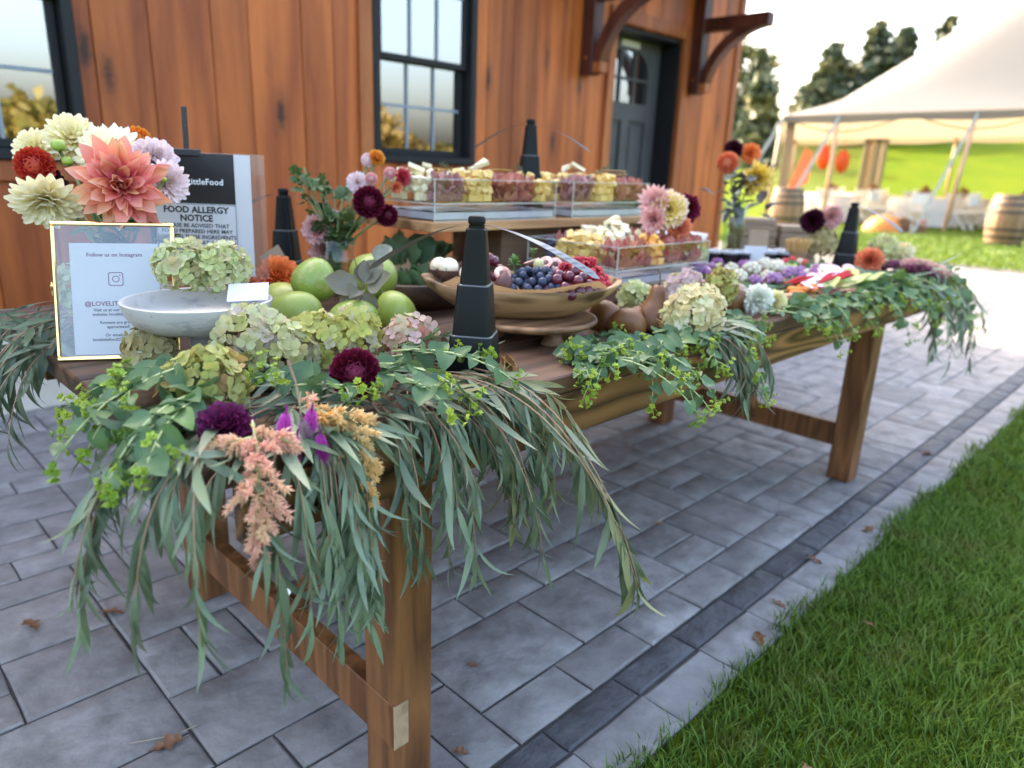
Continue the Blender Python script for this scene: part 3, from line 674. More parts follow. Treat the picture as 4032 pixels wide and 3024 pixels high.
# ---- trees
def leaf_cloud(pts, nrm, size, seed):
    r = np.random.default_rng(seed); n = len(pts); d1 = r.normal(size=(n, 3)); d1 /= np.linalg.norm(d1, axis=1)[:, None]
    d2 = np.cross(d1, r.normal(size=(n, 3))); d2 /= np.linalg.norm(d2, axis=1)[:, None]; s = (size*r.uniform(.5, 1.3, n))[:, None]
    V = np.stack([pts-d1*s-d2*s*.45, pts+d2*s*.0-d1*s*.2+d2*s*.55, pts+d1*s, pts-d2*s*.5+d1*s*.1], 1)
    return V.reshape(-1, 3), np.arange(4*n).reshape(n, 4)
def conifer(loc, h, r, seed, label):
    rnd = random.Random(seed); t = thing('spruce_tree', label, 'tree', loc, 'spruces on the hill')
    b = MB(); b.tube([(0, 0, -.3), (0, 0, h*.97)], h*.018, 7, r1=.02); pts = []
    nl = int(h*3.0)
    for i in range(nl):
        z = h*(.06+.93*i/nl); rr_ = r*(1-i/nl)**.85*rnd.uniform(.75, 1.15)+.15; m_ = max(4, int(9*(1-i/nl)+4))
        for k in range(m_):
            a = rnd.uniform(0, 6.283); L_ = rr_*rnd.uniform(.6, 1.1); dz = -.25*L_+.12*L_
            b.tube([(0, 0, z), (math.cos(a)*L_*.9, math.sin(a)*L_*.9, z+dz)], .03, 3, r1=.008, cap=False)
            for q in range(int(L_*26)+16):
                u = rnd.uniform(.12, 1)**.8; sp = .16*L_*(1.1-u)+.12
                pts.append((math.cos(a)*L_*u+rnd.gauss(0, sp), math.sin(a)*L_*u+rnd.gauss(0, sp), z+dz*u*1.1-abs(rnd.gauss(0, .12))))
    ob('trunk', b.mesh('trunk'), t, m_bark); V, F = leaf_cloud(np.array(pts), None, .30, seed); ob('crown', tri_mesh('crown', V, F), t, m_con); return t
def broadleaf(loc, h, r, seed, label, size=.22, dens=1.0, group=None):
    rnd = random.Random(seed); t = thing('autumn_tree', label, 'tree', loc, group); b = MB()
    b.tube([(0, 0, -.3), (.05*h*.2, 0, h*.35), (0, .03*h, h*.62)], h*.03, 8, r1=h*.012); pts = []
    for k in range(11):
        a = rnd.uniform(0, 6.283); el = rnd.uniform(.15, 1.3); L_ = r*rnd.uniform(.55, .95); z0 = h*rnd.uniform(.28, .6)
        c = Vector((math.cos(a)*math.cos(el)*L_, math.sin(a)*math.cos(el)*L_, z0 + math.sin(el)*L_*.9*h/(2.2*r))); b.tube([(0, 0, z0), c*.5+Vector((0, 0, z0*.5)), c], h*.012, 5, r1=.02, cap=False)
        for q in range(int(240*dens)):
            rr_ = r*.46*abs(rnd.gauss(.75, .25)); v = Vector((rnd.gauss(0, 1), rnd.gauss(0, 1), rnd.gauss(0, 1))).normalized()*rr_; pts.append(tuple(c+Vector((v.x, v.y, v.z*.75))))
    ob('trunk', b.mesh('trunk', True), t, m_bark); V, F = leaf_cloud(np.array(pts), None, size, seed+5); ob('crown', tri_mesh('crown', V, F), t, m_decid); return t
def ground(x, y): return -.05 + hill(x, y)
ctree = [(40, 20.0, 5.0, 1.5, 'small spruce just right of the building corner'), (46, 23.6, 6.2, 1.6, 'narrow spruce behind the small one by the building corner'), (50, 20.4, 6.4, 3.0, 'broad spruce left of the tallest one in the sky gap'), (52, 18.6, 7.6, 3.2, 'tallest spruce in the middle of the sky gap'),
         (54, 17.6, 7.2, 2.6, 'spruce showing just above the tent roof line'), (60, 17.0, 8.3, 2.0, 'farthest right spruce tip above the tent roof')]
for k, (x, y, h, r, lab) in enumerate(ctree): conifer((x, y, ground(x, y)), h, r, 20+k, lab)
# hillside trees behind and under the tent line
for k, (x, y, h, r) in enumerate([(44, 29, 5.5, 2.6), (66, 36, 9, 3.4), (80, 24, 6, 3)]):
    broadleaf((x, y, ground(x, y)), h, r, 40+k, ['round bush shaped tree behind the small spruce', 'pale autumn tree far behind the building corner', 'far autumn tree on the hill behind the tent'][k], .3)
# trees across the lawn behind the viewer, seen in the window glass
rt = [(5, -27, 3.3, 2.4), (9.5, -27, 3.0, 2.6), (1, -30, 3.6, 2.6), (14, -26, 3.0, 2.4), (18.4, -22.5, 4.1, 2.3), (21.8, -20.8, 1.9, 1.6), (24.2, -20.5, 2.2, 1.6), (29, -22, 3.6, 2.6), (36, -28, 4.5, 3)]
for k, (x, y, h, r) in enumerate(rt):
    broadleaf((x, y, -.05), h, r, 60+k, 'golden autumn tree across the lawn mirrored in the window glass', .30, .8, 'autumn trees mirrored in the windows')
# ================================================================== TABLE
m_ttop = wood('table_top_walnut', (.035, .017, .009), (.115, .058, .032), scale=9, axis=0, ring=7, rough=.5, bump=.4, rand=.15, knots=((1.6, 6, 6), .06))
m_tleg = wood('table_leg_stain', (.060, .022, .007), (.245, .102, .034), scale=9, axis=2, ring=13, rough=.5, bump=.35, rand=.1, knots=((5, 5, 2.2), .05), contrast=(.1, .9))
m_tapron = wood('table_apron_stain', (.050, .020, .007), (.290, .135, .048), scale=6, axis=0, ring=26, rough=.5, bump=.4, rand=.05, knots=((1.3, 7, 7), .09), contrast=(.15, .85), streak=.22, stretch=.13)
m_patch = wood('end_grain', (.25, .16, .085), (.42, .28, .16), scale=14, axis=1, ring=6, rough=.7)
T0, TX1, TY0, TY1, TZ = -.302, 2.80, -.029, 1.175, .76
tab = thing('farm_table', 'long brown wooden farm table on square legs with cross stretchers', 'table', (0, 0, 0))
nb = 5; bw = (TY1-TY0)/nb
for k in range(nb):
    b = MB(); b.box((0, .0012, 0), (TX1-T0, bw-.0012, .036), .003); ob('tabletop_board', b.mesh('tabletop_board'), tab, m_ttop, (T0, TY0+k*bw, TZ-.036))
W = .087; LX = 2.152; LB = .849
for x in (0, LX):
    for y in (0, LB):
        b = MB(); b.box((0, 0, 0), (W, W, .722), .004); ob('leg', b.mesh('leg'), tab, m_tleg, (x, y, 0))
b = MB(); b.box((0, 0, 0), (TX1-T0-.10, .028, .088), .003); ob('apron', b.mesh('apron'), tab, m_tapron, (T0+.05, -.0285, .635)); ob('apron', tab.children[-1].data, tab, m_tapron, (T0+.05, LB+W+.001, .635))
b = MB(); b.box((0, 0, 0), (.026, LB+W-.004, .088), .003); e1 = b.mesh('end_apron'); ob('end_apron', e1, tab, m_tleg, (-.075, .002, .634)); ob('end_apron', e1, tab, m_tleg, (LX+W+.05, .002, .634))
for x, s in ((0, 1), (LX, -1)):
    b = MB(); xa, xb = (-.0015, .034) if s == 1 else (.03, .066); b.box((xa, -.0015, .125), (xb, LB+W+.002, .218), .002); ob('stretcher', b.mesh('stretcher'), tab, m_tleg, (x, 0, 0))
    if s == 1:
        b = MB(); b.box((-.001, -.0035, .126), (.030, -.0016, .217)); ob('tenon_end', b.mesh('tenon_end'), tab, m_patch)
    b = MB(); x0_ = .04 if s == 1 else W-.05; b.tube([(x0_, .43, .17), (x0_+s*.46, .43, .70)], .026, 4); ob('brace', b.mesh('brace'), tab, m_tleg, (x, 0, 0))
b = MB(); b.lathe([(.001, 0), (.008, 0), (.008, .006), (.001, .006)], 10, frame(Vector((.03, .43, .226)), (-.3, -1, .4))); ob('bolt', b.mesh('bolt'), tab, mat('zinc', (.6, .6, .6), .3, metal=1))

# ================================================================== HELPERS for soft round food
def ell(name, m, loc, r, sc=(1, 1, 1), rot=None, label=None, cat='fruit', group=None, n=14, k=10, me=None):
    o = ob(name, me if me else MB().ball((0, 0, 0), 1, n, k).mesh(name, True), None, m); M4 = Matrix.Translation(loc) @ (rot.to_matrix().to_4x4() if rot is not None else Matrix.Identity(4)) @ Matrix.Diagonal((r*sc[0], r*sc[1], r*sc[2], 1)); o.matrix_basis = M4
    return prop(o, label, cat, group)
def rq(): return Quaternion((random.gauss(0, 1), random.gauss(0, 1), random.gauss(0, 1), random.gauss(0, 1))).normalized()

# ================================================================== FLY FANS
m_fan = mat('fan_black_plastic', (.006, .007, .007), .42, spec=.16, bump=.05, bscale=300)
m_fanglint = mat('fan_edge_highlight', (.08, .085, .09), .3)
m_blade_f = mat('fan_blade_film', (.16, .17, .18), .28, spec=.6, transl=.1)
m_holo = mat('holo_print', (.30, .33, .36), .2, metal=.3)
def rsq(h, r, n=4):
    pts = []
    for q, (sx, sy) in enumerate(((1, 1), (-1, 1), (-1, -1), (1, -1))):
        for i in range(n+1):
            a = math.pi/2*(q + i/n); pts.append((sx*(h-r) + r*math.cos(a), sy*(h-r) + r*math.sin(a)))
    return pts
def loft(rings):
    b = MB(); n = None; vs = []; fs = []
    for (h, r, z) in rings:
        p = rsq(h, r); n = len(p); vs += [(x, y, z) for x, y in p]
    for i in range(len(rings)-1):
        for k in range(n): fs.append((i*n+k, i*n+(k+1) % n, (i+1)*n+(k+1) % n, (i+1)*n+k))
    fs.append(tuple(range(n))[::-1]); fs.append(tuple((len(rings)-1)*n+k for k in range(n))); b.add(vs, fs); return b
fan = thing('fly_fan', '', 'fly fan', (.236, .072, TZ), 'black fly fans on the table')
ob('base', loft([(.0435, .010, 0), (.0445, .011, .004), (.0385, .012, .078), (.0370, .012, .0815), (.0345, .011, .082)]).mesh('base', True, auto=30), fan, m_fan)
ob('middle_tier', loft([(.0350, .010, .079), (.0345, .010, .084), (.0285, .010, .166), (.0272, .010, .1695), (.0248, .009, .170)]).mesh('middle_tier', True, auto=30), fan, m_fan)
ob('top_tier', loft([(.0252, .009, .166), (.0245, .009, .171), (.0172, .008, .262), (.0150, .007, .265)]).mesh('top_tier', True, auto=30), fan, m_fan)
ob('rim', loft([(.0372, .012, .0785), (.0380, .012, .0798), (.0378, .012, .0812), (.0368, .012, .0822)]).mesh('rim', True), fan, m_fanglint); ob('rim', loft([(.0274, .010, .1665), (.0281, .010, .1678), (.0279, .010, .1692), (.0270, .010, .1702)]).mesh('rim', True), fan, m_fanglint)  # paler rings at the tier seams, edge highlights put into the colour
b = MB(); b.lathe([(.001, .2645), (.0140, .2645), (.0140, .269), (.0125, .270), (.0125, .2715), (.0145, .272), (.0150, .2745), (.0150, .281), (.0128, .2845), (.001, .2855)], 24); ob('cap', b.mesh('cap', True, auto=40), fan, m_fan)
def blade(s, L_, drop, tipw, vane):
    b = MB(); vs = []; n = 18
    for i in range(n+1):
        t = i/n; x = .010 + L_*t; z = .271 + .004*math.sin(t*3.1) - drop*(t**1.35); hw = .0022 + (tipw-.0022)*min(1, (t/.55))**1.1; 
        if t > .94: hw *= math.sqrt(max(.02, 1-((t-.94)/.06)**2))
        tw = .55*t
        for q in (-1, 1): vs.append((s*x, q*hw*math.cos(tw), z + q*hw*math.sin(tw)*s))
    fs = [(2*i, 2*i+1, 2*i+3, 2*i+2) for i in range(n)]; b.add(vs, fs); b.add([(x, y, z-.0006) for x, y, z in vs], [f[::-1] for f in fs])
    bl = ob('blade', b.mesh('blade', True), fan, m_blade_f)
    c = MB()
    if vane:
        for i in range(7):
            t = .50+.065*i; j = int(t*n); f = t*n-j; A = [Vector(vs[2*j+q]).lerp(Vector(vs[2*j+2+q]), f) for q in (0, 1)]; t2 = t+.05; j2 = min(n-1, int(t2*n)); f2 = t2*n-j2
            B = [Vector(vs[2*j2+q]).lerp(Vector(vs[2*j2+2+q]), f2) for q in (0, 1)]; up = Vector((0, 0, .0008))
            p0 = A[0].lerp(A[1], .2)+up; p1 = B[0].lerp(B[1], .8)+up; d = Vector((.0022*s, 0, 0)); c.add([p0, p0+d, p1+d, p1], [(0, 1, 2, 3)])
        ob('holographic_print', c.mesh('holographic_print'), bl, m_holo)
blade(1, .205, .080, .0095, True); blade(-1, .185, .088, .0095, True)
fan['label'] = 'nearest black fly fan, in front of the wooden fruit bowl'
fan.rotation_euler = (0, 0, math.radians(-54))
f2 = dup(fan, (.425, 1.10, TZ), 'black fly fan at the back edge just right of the allergy sign', rotz=math.radians(-50))
f3 = dup(fan, (1.225, .90, 1.0), 'black fly fan standing highest, behind the two upper trays', rotz=math.radians(-30))
f4 = dup(fan, (2.46, .265, TZ), 'farthest black fly fan, beside the orange dahlia at the right end', rotz=math.radians(95))
f3.location.z = .9985

# ================================================================== RISER SHELF AND TRAYS
m_shelf = wood('riser_oak', (.19, .085, .032), (.48, .26, .115), scale=10, axis=0, ring=6, rough=.55, bump=.3, rand=.05)
m_boxwood = wood('riser_box', (.075, .042, .022), (.17, .10, .055), scale=8, axis=0, ring=5, rough=.6)
m_pinkwood = wood('low_riser', (.25, .11, .075), (.42, .21, .15), scale=8, axis=0, ring=4, rough=.6)
sh = thing('riser_shelf', 'raised oak shelf on a wooden box carrying two clear trays', 'riser', (.645, .70, TZ))
b = MB(); b.box((0, 0, .188), (1.18, .34, .215), .002); ob('board', b.mesh('board'), sh, m_shelf)
b = MB(); b.box((.34, .075, 0), (.62, .315, .1875), .003); ob('box', b.mesh('box'), sh, m_boxwood)
b = MB(); b.box((.86, .075, 0), (1.14, .315, .1875), .003); ob('box', b.mesh('box'), sh, m_boxwood)
SZ = TZ + .2155
lo = prop(ob('low_riser', MB().box((0, 0, 0), (.36, .24, .052), .003).mesh('low_riser'), None, m_pinkwood, (1.05, .40, TZ)), 'low pinkish wooden riser block under the front clear tray', 'riser')
m_acr = clear('acrylic', (.97, .98, .97), .02, 1.0, 1.49)
m_acredge = mat('acrylic_edge', (.50, .53, .50), .15, spec=.8)
m_ice = mat('ice_water', (.40, .40, .46), .25, spec=.6, var=(.50, .50, .56), vscale=12, bump=.2, bscale=30)
m_ydairy = mat('cheddar', (.72, .46, .12), .55, rands=[(.74, .50, .15), (.80, .58, .22), (.68, .42, .10)], sss=.12)
m_pale = mat('pale_cheese', rough=.55, rands=[(.80, .68, .36), (.84, .74, .46), (.76, .62, .30)], sss=.12, var=(.86, .78, .55), vscale=30)
m_orch = mat('orange_cheese', rough=.5, rands=[(.72, .34, .06), (.78, .42, .10)], sss=.1)
m_rind = mat('ash_rind', (.06, .055, .085), .8, var=(.10, .09, .13), vscale=60)
m_salami = mat('salami', rough=.42, rands=[(.42, .14, .10), (.50, .18, .13), (.38, .11, .09)], spots=(260, .30, (.72, .48, .40)), transl=.15, spec=.5)
m_salami2 = mat('salami_mauve', rough=.5, rands=[(.34, .15, .15), (.42, .20, .19)], spots=(260, .32, (.62, .46, .44)), transl=.1)
m_olive = mat('dark_berry', rough=.3, rands=[(.02, .014, .025), (.04, .02, .05)], bump=.6, bscale=400)
m_rose = mat('rosemary', rough=.6, rands=[(.05, .09, .03), (.08, .13, .05)])
m_gold = mat('brushed_gold', (.62, .47, .22), .28, metal=1)
def cube_mesh(sx, sy, sz, seed):
    r = random.Random(seed); b = MB(); b.box((-sx/2, -sy/2, -sz/2), (sx/2, sy/2, sz/2), min(sx, sy, sz)*.09); b.v = [(x*(1+r.uniform(-.07, .07)), y*(1+r.uniform(-.07, .07)), z*(1+r.uniform(-.07, .07))) for x, y, z in b.v]; return b.mesh('cheese_cube')
cubes = [cube_mesh(.021, .019, .020, k) for k in range(4)]
def wedge_mesh(L_, w_, h):
    b = MB(); b.add([(0, 0, 0), (L_, -w_/2, 0), (L_, w_/2, 0), (0, 0, h), (L_, -w_/2, h), (L_, w_/2, h)], [(2, 1, 0), (3, 4, 5), (0, 1, 4, 3), (1, 2, 5, 4), (2, 0, 3, 5)]); return b.mesh('cheese_wedge')
wedges = [wedge_mesh(.055, .03, .011), wedge_mesh(.048, .034, .013)]
def ruffle(seed):
    r = random.Random(seed); b = MB(); vs = []; n = 12; ph = r.uniform(0, 6); f = r.choice((2, 3))
    for i in range(4):
        for k in range(n):
            a = 2*math.pi*k/n; rad = .017*(i/3)*(1-.30*abs(math.sin(a*f*.5+ph))); vs.append((rad*math.cos(a)*.6, rad*math.sin(a), .013*(i/3)**1.3*(1.2+math.cos(a*f+ph)) + r.uniform(-.001, .001)))
    fs = []
    for i in range(3):
        for k in range(n): fs.append((i*n+k, i*n+(k+1) % n, (i+1)*n+(k+1) % n, (i+1)*n+k))
    b.add(vs, fs); return b.mesh('salami_fold', True)
ruffles = [ruffle(k) for k in range(4)]
berry_me = MB().ball((0, 0, 0), 1, 10, 7).mesh('berry', True)
def rosemary(name, loc, L_, lab, group=None, yaw=None):
    b = MB(); yaw = random.uniform(0, 6.28) if yaw is None else yaw; d = Vector((math.cos(yaw), math.sin(yaw), .25)); P = [Vector((0, 0, 0))+d*L_*t/5+Vector((0, 0, .2*L_*math.sin(t/5*2.5))) for t in range(6)]; b.tube(P, .0012, 4)
    for k in range(34):
        t = random.uniform(.1, 1)*5; i = min(4, int(t)); p = P[i].lerp(P[i+1], t-i); q = (d*.5 + Vector((random.gauss(0, 1), random.gauss(0, 1), random.gauss(0, 1))).normalized()).normalized()*.016; s = q.cross(Vector((0, 0, 1))).normalized()*.0013
        b.add([p-s, p+s, p+q], [(0, 1, 2)])
    o = ob(name, b.mesh(name), None, m_rose, loc); return prop(o, lab, 'herb', group)
def tongs(loc, rz, lab, L_=.14, tilt=0):
    t = thing('tongs', lab, 'tongs', (0, 0, 0), None, Matrix.Translation(loc) @ Matrix.Rotation(rz, 4, 'Z') @ Matrix.Rotation(tilt, 4, 'X'))
    for s in (-1, 1):
        b = MB(); vs = []
        for i in range(9):
            q = i/8; x = L_*q; y = s*(.004+.014*q - .012*q*q); 
            vs += [(x, y-.0009, -.005), (x, y-.0009, .005), (x, y+.0009, .005), (x, y+.0009, -.005)]
        fs = [(3, 2, 1, 0), (32, 33, 34, 35)]
        for i in range(8): fs += [(i*4+k, i*4+(k+1) % 4, i*4+4+(k+1) % 4, i*4+4+k) for k in range(4)]
        b.add(vs, fs); ob('arm', b.mesh('arm'), t, m_gold)
    b = MB(); P = [(-.004*math.cos(a)*1.2, .0046*math.sin(a), 0) for a in np.linspace(-math.pi/2, math.pi/2, 7)]
    for i in range(6):
        (x0, y0, _), (x1, y1, _) = P[i], P[i+1]; b.box((min(x0, x1)-.0008, min(y0, y1), -.005), (max(x0, x1)+.0008, max(y0, y1)+.0001, .005))
    ob('bend', b.mesh('bend'), t, m_gold); return t
rt_ = random.Random(3)
def tray(loc, LXt, LYt, H, nm, spec, label, seed):
    """clear acrylic box: ice below, food on the inner floor; spec = list of (kind, x0, x1, y0, y1) in fractions"""
    x0, y0, z0 = loc; th = .004; rnd = random.Random(seed)
    t = thing('acrylic_tray', label, 'tray', loc, 'clear acrylic food trays')
    b = MB(); b.box((0, 0, 0), (LXt, th, H)); b.box((0, LYt-th, 0), (LXt, LYt, H)); b.box((0, th+.0003, 0), (th, LYt-th-.0003, H)); b.box((LXt-th, th+.0003, 0), (LXt, LYt-th-.0003, H)); b.box((th+.0003, th+.0003, 0), (LXt-th-.0003, LYt-th-.0003, th)); ob('outer_box', b.mesh('outer_box'), t, m_acr)
    fz = H*.42
    b = MB(); b.box((th+.001, th+.001, fz), (LXt-th-.001, LYt-th-.001, fz+.003)); ob('inner_floor', b.mesh('inner_floor'), t, m_acr)
    b = MB(); e = .0022
    for (ya, yb) in ((-.0006, th), (LYt-th, LYt+.0006)): b.box((-.0006, ya, H+.0002), (LXt+.0006, yb, H+e))
    for (xa, xb) in ((-.0006, th), (LXt-th, LXt+.0006)): b.box((xa, th+.0004, H+.0002), (xb, LYt-th-.0004, H+e))
    for xa in (-.0008, LXt-.0014):
        for ya in (-.0008, LYt-.0014): b.box((xa, ya, .001), (xa+.0022, ya+.0022, H))
    b.box((-.0008, -.0008, fz-.001), (LXt, -.0001, fz+.002)); b.box((-.0008, -.0001, fz-.001), (-.0001, LYt, fz+.002)); b.box((-.0008, -.0009, .0002), (LXt, -.0001, .002))
    ob('polished_edge', b.mesh('polished_edge'), t, m_acredge)
    b = MB(); nx, ny_ = 16, 10; ih = H*.24; vs = []
    for i in range(nx+1):
        for j in range(ny_+1): vs.append((th+.001+(LXt-2*th-.002)*i/nx, th+.001+(LYt-2*th-.002)*j/ny_, ih + rnd.uniform(-.002, .003)))
    fs = [(i*(ny_+1)+j, (i+1)*(ny_+1)+j, (i+1)*(ny_+1)+j+1, i*(ny_+1)+j+1) for i in range(nx) for j in range(ny_)]
    b.add(vs, fs); b.box((th+.0012, th+.0012, th+.0005), (LXt-th-.0012, LYt-th-.0012, ih-.003)); ob('ice_layer', b.mesh('ice_layer', True, auto=40), t, m_ice)
    fz += .0032 + z0; H += z0; top = H + .004
    for (kind, fx0, fx1, fy0, fy1) in spec:
        X0, X1, Y0, Y1 = x0+.008+(LXt-.016)*fx0, x0+.008+(LXt-.016)*fx1, y0+.008+(LYt-.016)*fy0, y0+.008+(LYt-.016)*fy1
        gn = {'cube': 'yellow cheese cubes', 'pale': 'pale cheese cubes', 'orange': 'orange cheese cubes', 'salami': 'salami folds', 'mauve': 'mauve salami folds', 'dark': 'dark berries', 'wedge': 'cheese wedges', 'rind': 'ash rind cheese'}[kind]
        lab = {'cube': 'yellow cheese cube piled in %s', 'pale': 'pale cheese cube piled in %s', 'orange': 'orange cheddar cube heaped in %s', 'salami': 'red salami slice folded upright in %s', 'mauve': 'mauve salami slice folded upright in %s', 'dark': 'dark berry lying among the cheese in %s', 'wedge': 'pale cheese wedge laid on the food in %s', 'rind': 'dark ash rind cheese piece at the left of %s'}[kind] % nm
        grp = gn + ' in ' + nm
        if kind in ('cube', 'pale', 'orange', 'rind'):
            m = {'cube': m_ydairy, 'pale': m_pale, 'orange': m_orch, 'rind': m_rind}[kind]; s = .0225; nz = max(1, int((H-fz+.030)/s)); zt = 0
            for i in range(max(1, int((X1-X0)/s))):
                for j in range(max(1, int((Y1-Y0)/s))):
                    edge = j == 0 or i == 0 or fx0 > .0 and i == 0
                    for k in range(nz):
                        if not (j == 0 or i == 0 or k >= nz-1): continue
                        if (k == nz-1 and rnd.random() < .45) or rnd.random() < .10: continue
                        o = ob('cheese_cube', cubes[rnd.randrange(4)], None, m, (X0+s*(i+.5)+rnd.uniform(-.005, .005), Y0+s*(j+.5)+rnd.uniform(-.004, .004), fz+.0115+s*.95*k+rnd.uniform(0, .003)*(k > 0))); o.rotation_euler = (rnd.uniform(-.6, .6)*(k > 0), rnd.uniform(-.6, .6)*(k > 0), rnd.uniform(-1.2, 1.2)*(.6+(k > 0))); o.scale = (rnd.uniform(.85, 1.25), rnd.uniform(.85, 1.25), rnd.uniform(.9, 1.15)); prop(o, lab, 'cheese', grp)
        elif kind in ('salami', 'mauve'):
            m = m_salami if kind == 'salami' else m_salami2; hgt = H-fz+.004
            for i in range(max(1, int((X1-X0)/.027))):
                for j in range(max(1, int((Y1-Y0)/.031))):
                    for k in range(3):
                        if k < 2 and not (j == 0 or i == 0): continue
                        o = ob('salami_fold', ruffles[rnd.randrange(4)], None, m, (X0+.027*(i+.5)+rnd.uniform(-.003, .003), Y0+.031*(j+.5)+rnd.uniform(-.003, .003), fz+.002+hgt*(.0 if k == 0 else .32 if k == 1 else .66)+rnd.uniform(0, .006)*(k > 0))); o.rotation_euler = (rnd.uniform(-.45, .45)*(k > 0), rnd.uniform(-.45, .45)*(k > 0), rnd.uniform(0, 6.3)); o.scale = (1.75, 1.55, 1.2); prop(o, lab, 'salami', grp)
        elif kind == 'dark':
            for i in range(9):
                o = ob('berry', berry_me, None, m_olive, (rnd.uniform(X0, X1), rnd.uniform(Y0, Y1), top+.006+rnd.uniform(0, .008))); o.scale = (.008, .0075, .007); prop(o, lab, 'berry', grp)
        elif kind == 'wedge':
            for i in range(5):
                o = ob('cheese_wedge', wedges[i % 2], None, m_pale, (rnd.uniform(X0, X1), rnd.uniform(Y0, Y1), top+.006+.006*i)); o.rotation_euler = (rnd.uniform(-.5, .5), rnd.uniform(-.5, .2), rnd.uniform(0, 6.3)); prop(o, lab, 'cheese', grp)
    return top
ztop = tray((.665, .715, SZ), .495, .235, .112, 'the upper left tray', [('pale', 0, .12, .25, 1), ('mauve', 0, .26, 0, .25), ('mauve', .12, .28, .25, .8), ('cube', .27, .50, 0, .55), ('salami', .50, .86, 0, .5), ('orange', .30, .5, .6, 1), ('cube', .87, 1, 0, .6), ('salami', .55, .95, .55, 1), ('dark', .3, .6, .5, .95), ('wedge', .05, .7, .3, .9)],
            'clear acrylic tray of cheese and salami at the left end of the raised shelf', 1)
tray((1.245, .655+.06, SZ), .43, .235, .112, 'the upper right tray', [('cube', 0, .24, .35, 1), ('mauve', 0, .32, 0, .33), ('mauve', .26, .45, .3, .9), ('cube', .34, .6, 0, .25), ('orange', .4, .65, .4, .8), ('salami', .6, 1, 0, .5), ('salami', .68, 1, .5, 1), ('dark', .4, .7, .2, .6), ('wedge', .3, .8, .4, .9)],
     'clear acrylic tray of cheese and salami at the right end of the raised shelf', 2)
tray((1.015, .345, TZ+.0525), .485, .345, .112, 'the front tray', [('rind', 0, .05, .72, .92), ('cube', 0, .20, .30, .72), ('salami', 0, .40, 0, .28), ('pale', .20, .38, .3, .6), ('salami', .52, 1, 0, .42), ('orange', .40, .52, 0, .4), ('salami', .1, .4, .75, 1), ('pale', .45, .75, .5, 1), ('salami', .75, 1, .45, 1), ('dark', .3, .55, .1, .5), ('wedge', .2, .65, .35, .85)],
     'clear acrylic tray of cheese and salami on the low riser in front of the shelf', 3)
rosemary('rosemary_sprig', (.83, .83, SZ+.130), .06, 'rosemary sprig stuck in the upper left tray'); rosemary('rosemary_sprig', (1.10, .80, SZ+.128), .07, 'rosemary sprig at the right end of the upper left tray', yaw=1.2)
rosemary('rosemary_sprig', (1.45, .80, SZ+.140), .06, 'rosemary sprig lying over the upper right tray'); rosemary('rosemary_sprig', (1.19, .50, TZ+.185), .06, 'rosemary sprig lying over the front tray'); rosemary('rosemary_sprig', (1.38, .62, TZ+.178), .08, 'green herb sprig at the back of the front tray')
tongs((.69, .885, SZ+.132), -.05, 'gold tongs lying along the back of the upper left tray', .15, 1.57); tongs((.93, .80, SZ+.136), .15, 'gold tongs lying across the salami of the upper left tray', .13, 1.57)
tongs((1.49, .82, SZ+.146), -.3, 'gold tongs lying on the upper right tray', .13, .9); tongs((1.40, .55, TZ+.182), .12, 'gold tongs lying on the right of the front tray', .12, 1.57)
tongs((.318, .048, TZ+.006), 1.02, 'gold tongs lying open on the table beside the nearest fly fan', .10); tongs((.262, .030, TZ+.006), .78, 'gold tongs half hidden behind the nearest fly fan', .13)

# ================================================================== FRUIT BOWL ON ITS PEDESTAL
m_bowl = wood('carved_bowl', (.085, .045, .02), (.37, .225, .115), scale=11, axis=0, ring=9, rough=.6, bump=.3, rand=.02, contrast=(.25, .70), streak=.3, stretch=.18)
m_ped = wood('turned_pedestal', (.09, .042, .017), (.32, .175, .085), scale=7, axis=0, ring=9, rough=.6, bump=.4, rand=.02)
ped = thing('wooden_pedestal', 'low round wooden cake stand on turned feet under the fruit bowl', 'stand', (.555, .235, TZ))
b = MB(); b.lathe([(.001, .034), (.10, .032), (.142, .036), (.152, .044), (.150, .050), (.142, .0515), (.134, .046), (.001, .045)], 40); ob('disc', b.mesh('disc', True), ped, m_ped)
for a in (-1.75, .35, 2.4):
    b = MB(); b.lathe([(.026, 0), (.027, .004), (.021, .014), (.017, .024), (.019, .0345)], 16); ob('foot', b.mesh('foot', True), ped, m_ped, (math.cos(a)*.085, math.sin(a)*.085, 0))
BZ = TZ+.0465; BA = math.atan2(-.265, .335)
bowl = thing('wooden_bowl', 'long carved wooden bowl with handle holes holding figs berries and grapes', 'bowl', (.555, .265, BZ)); bowl.rotation_euler = (0, 0, BA)
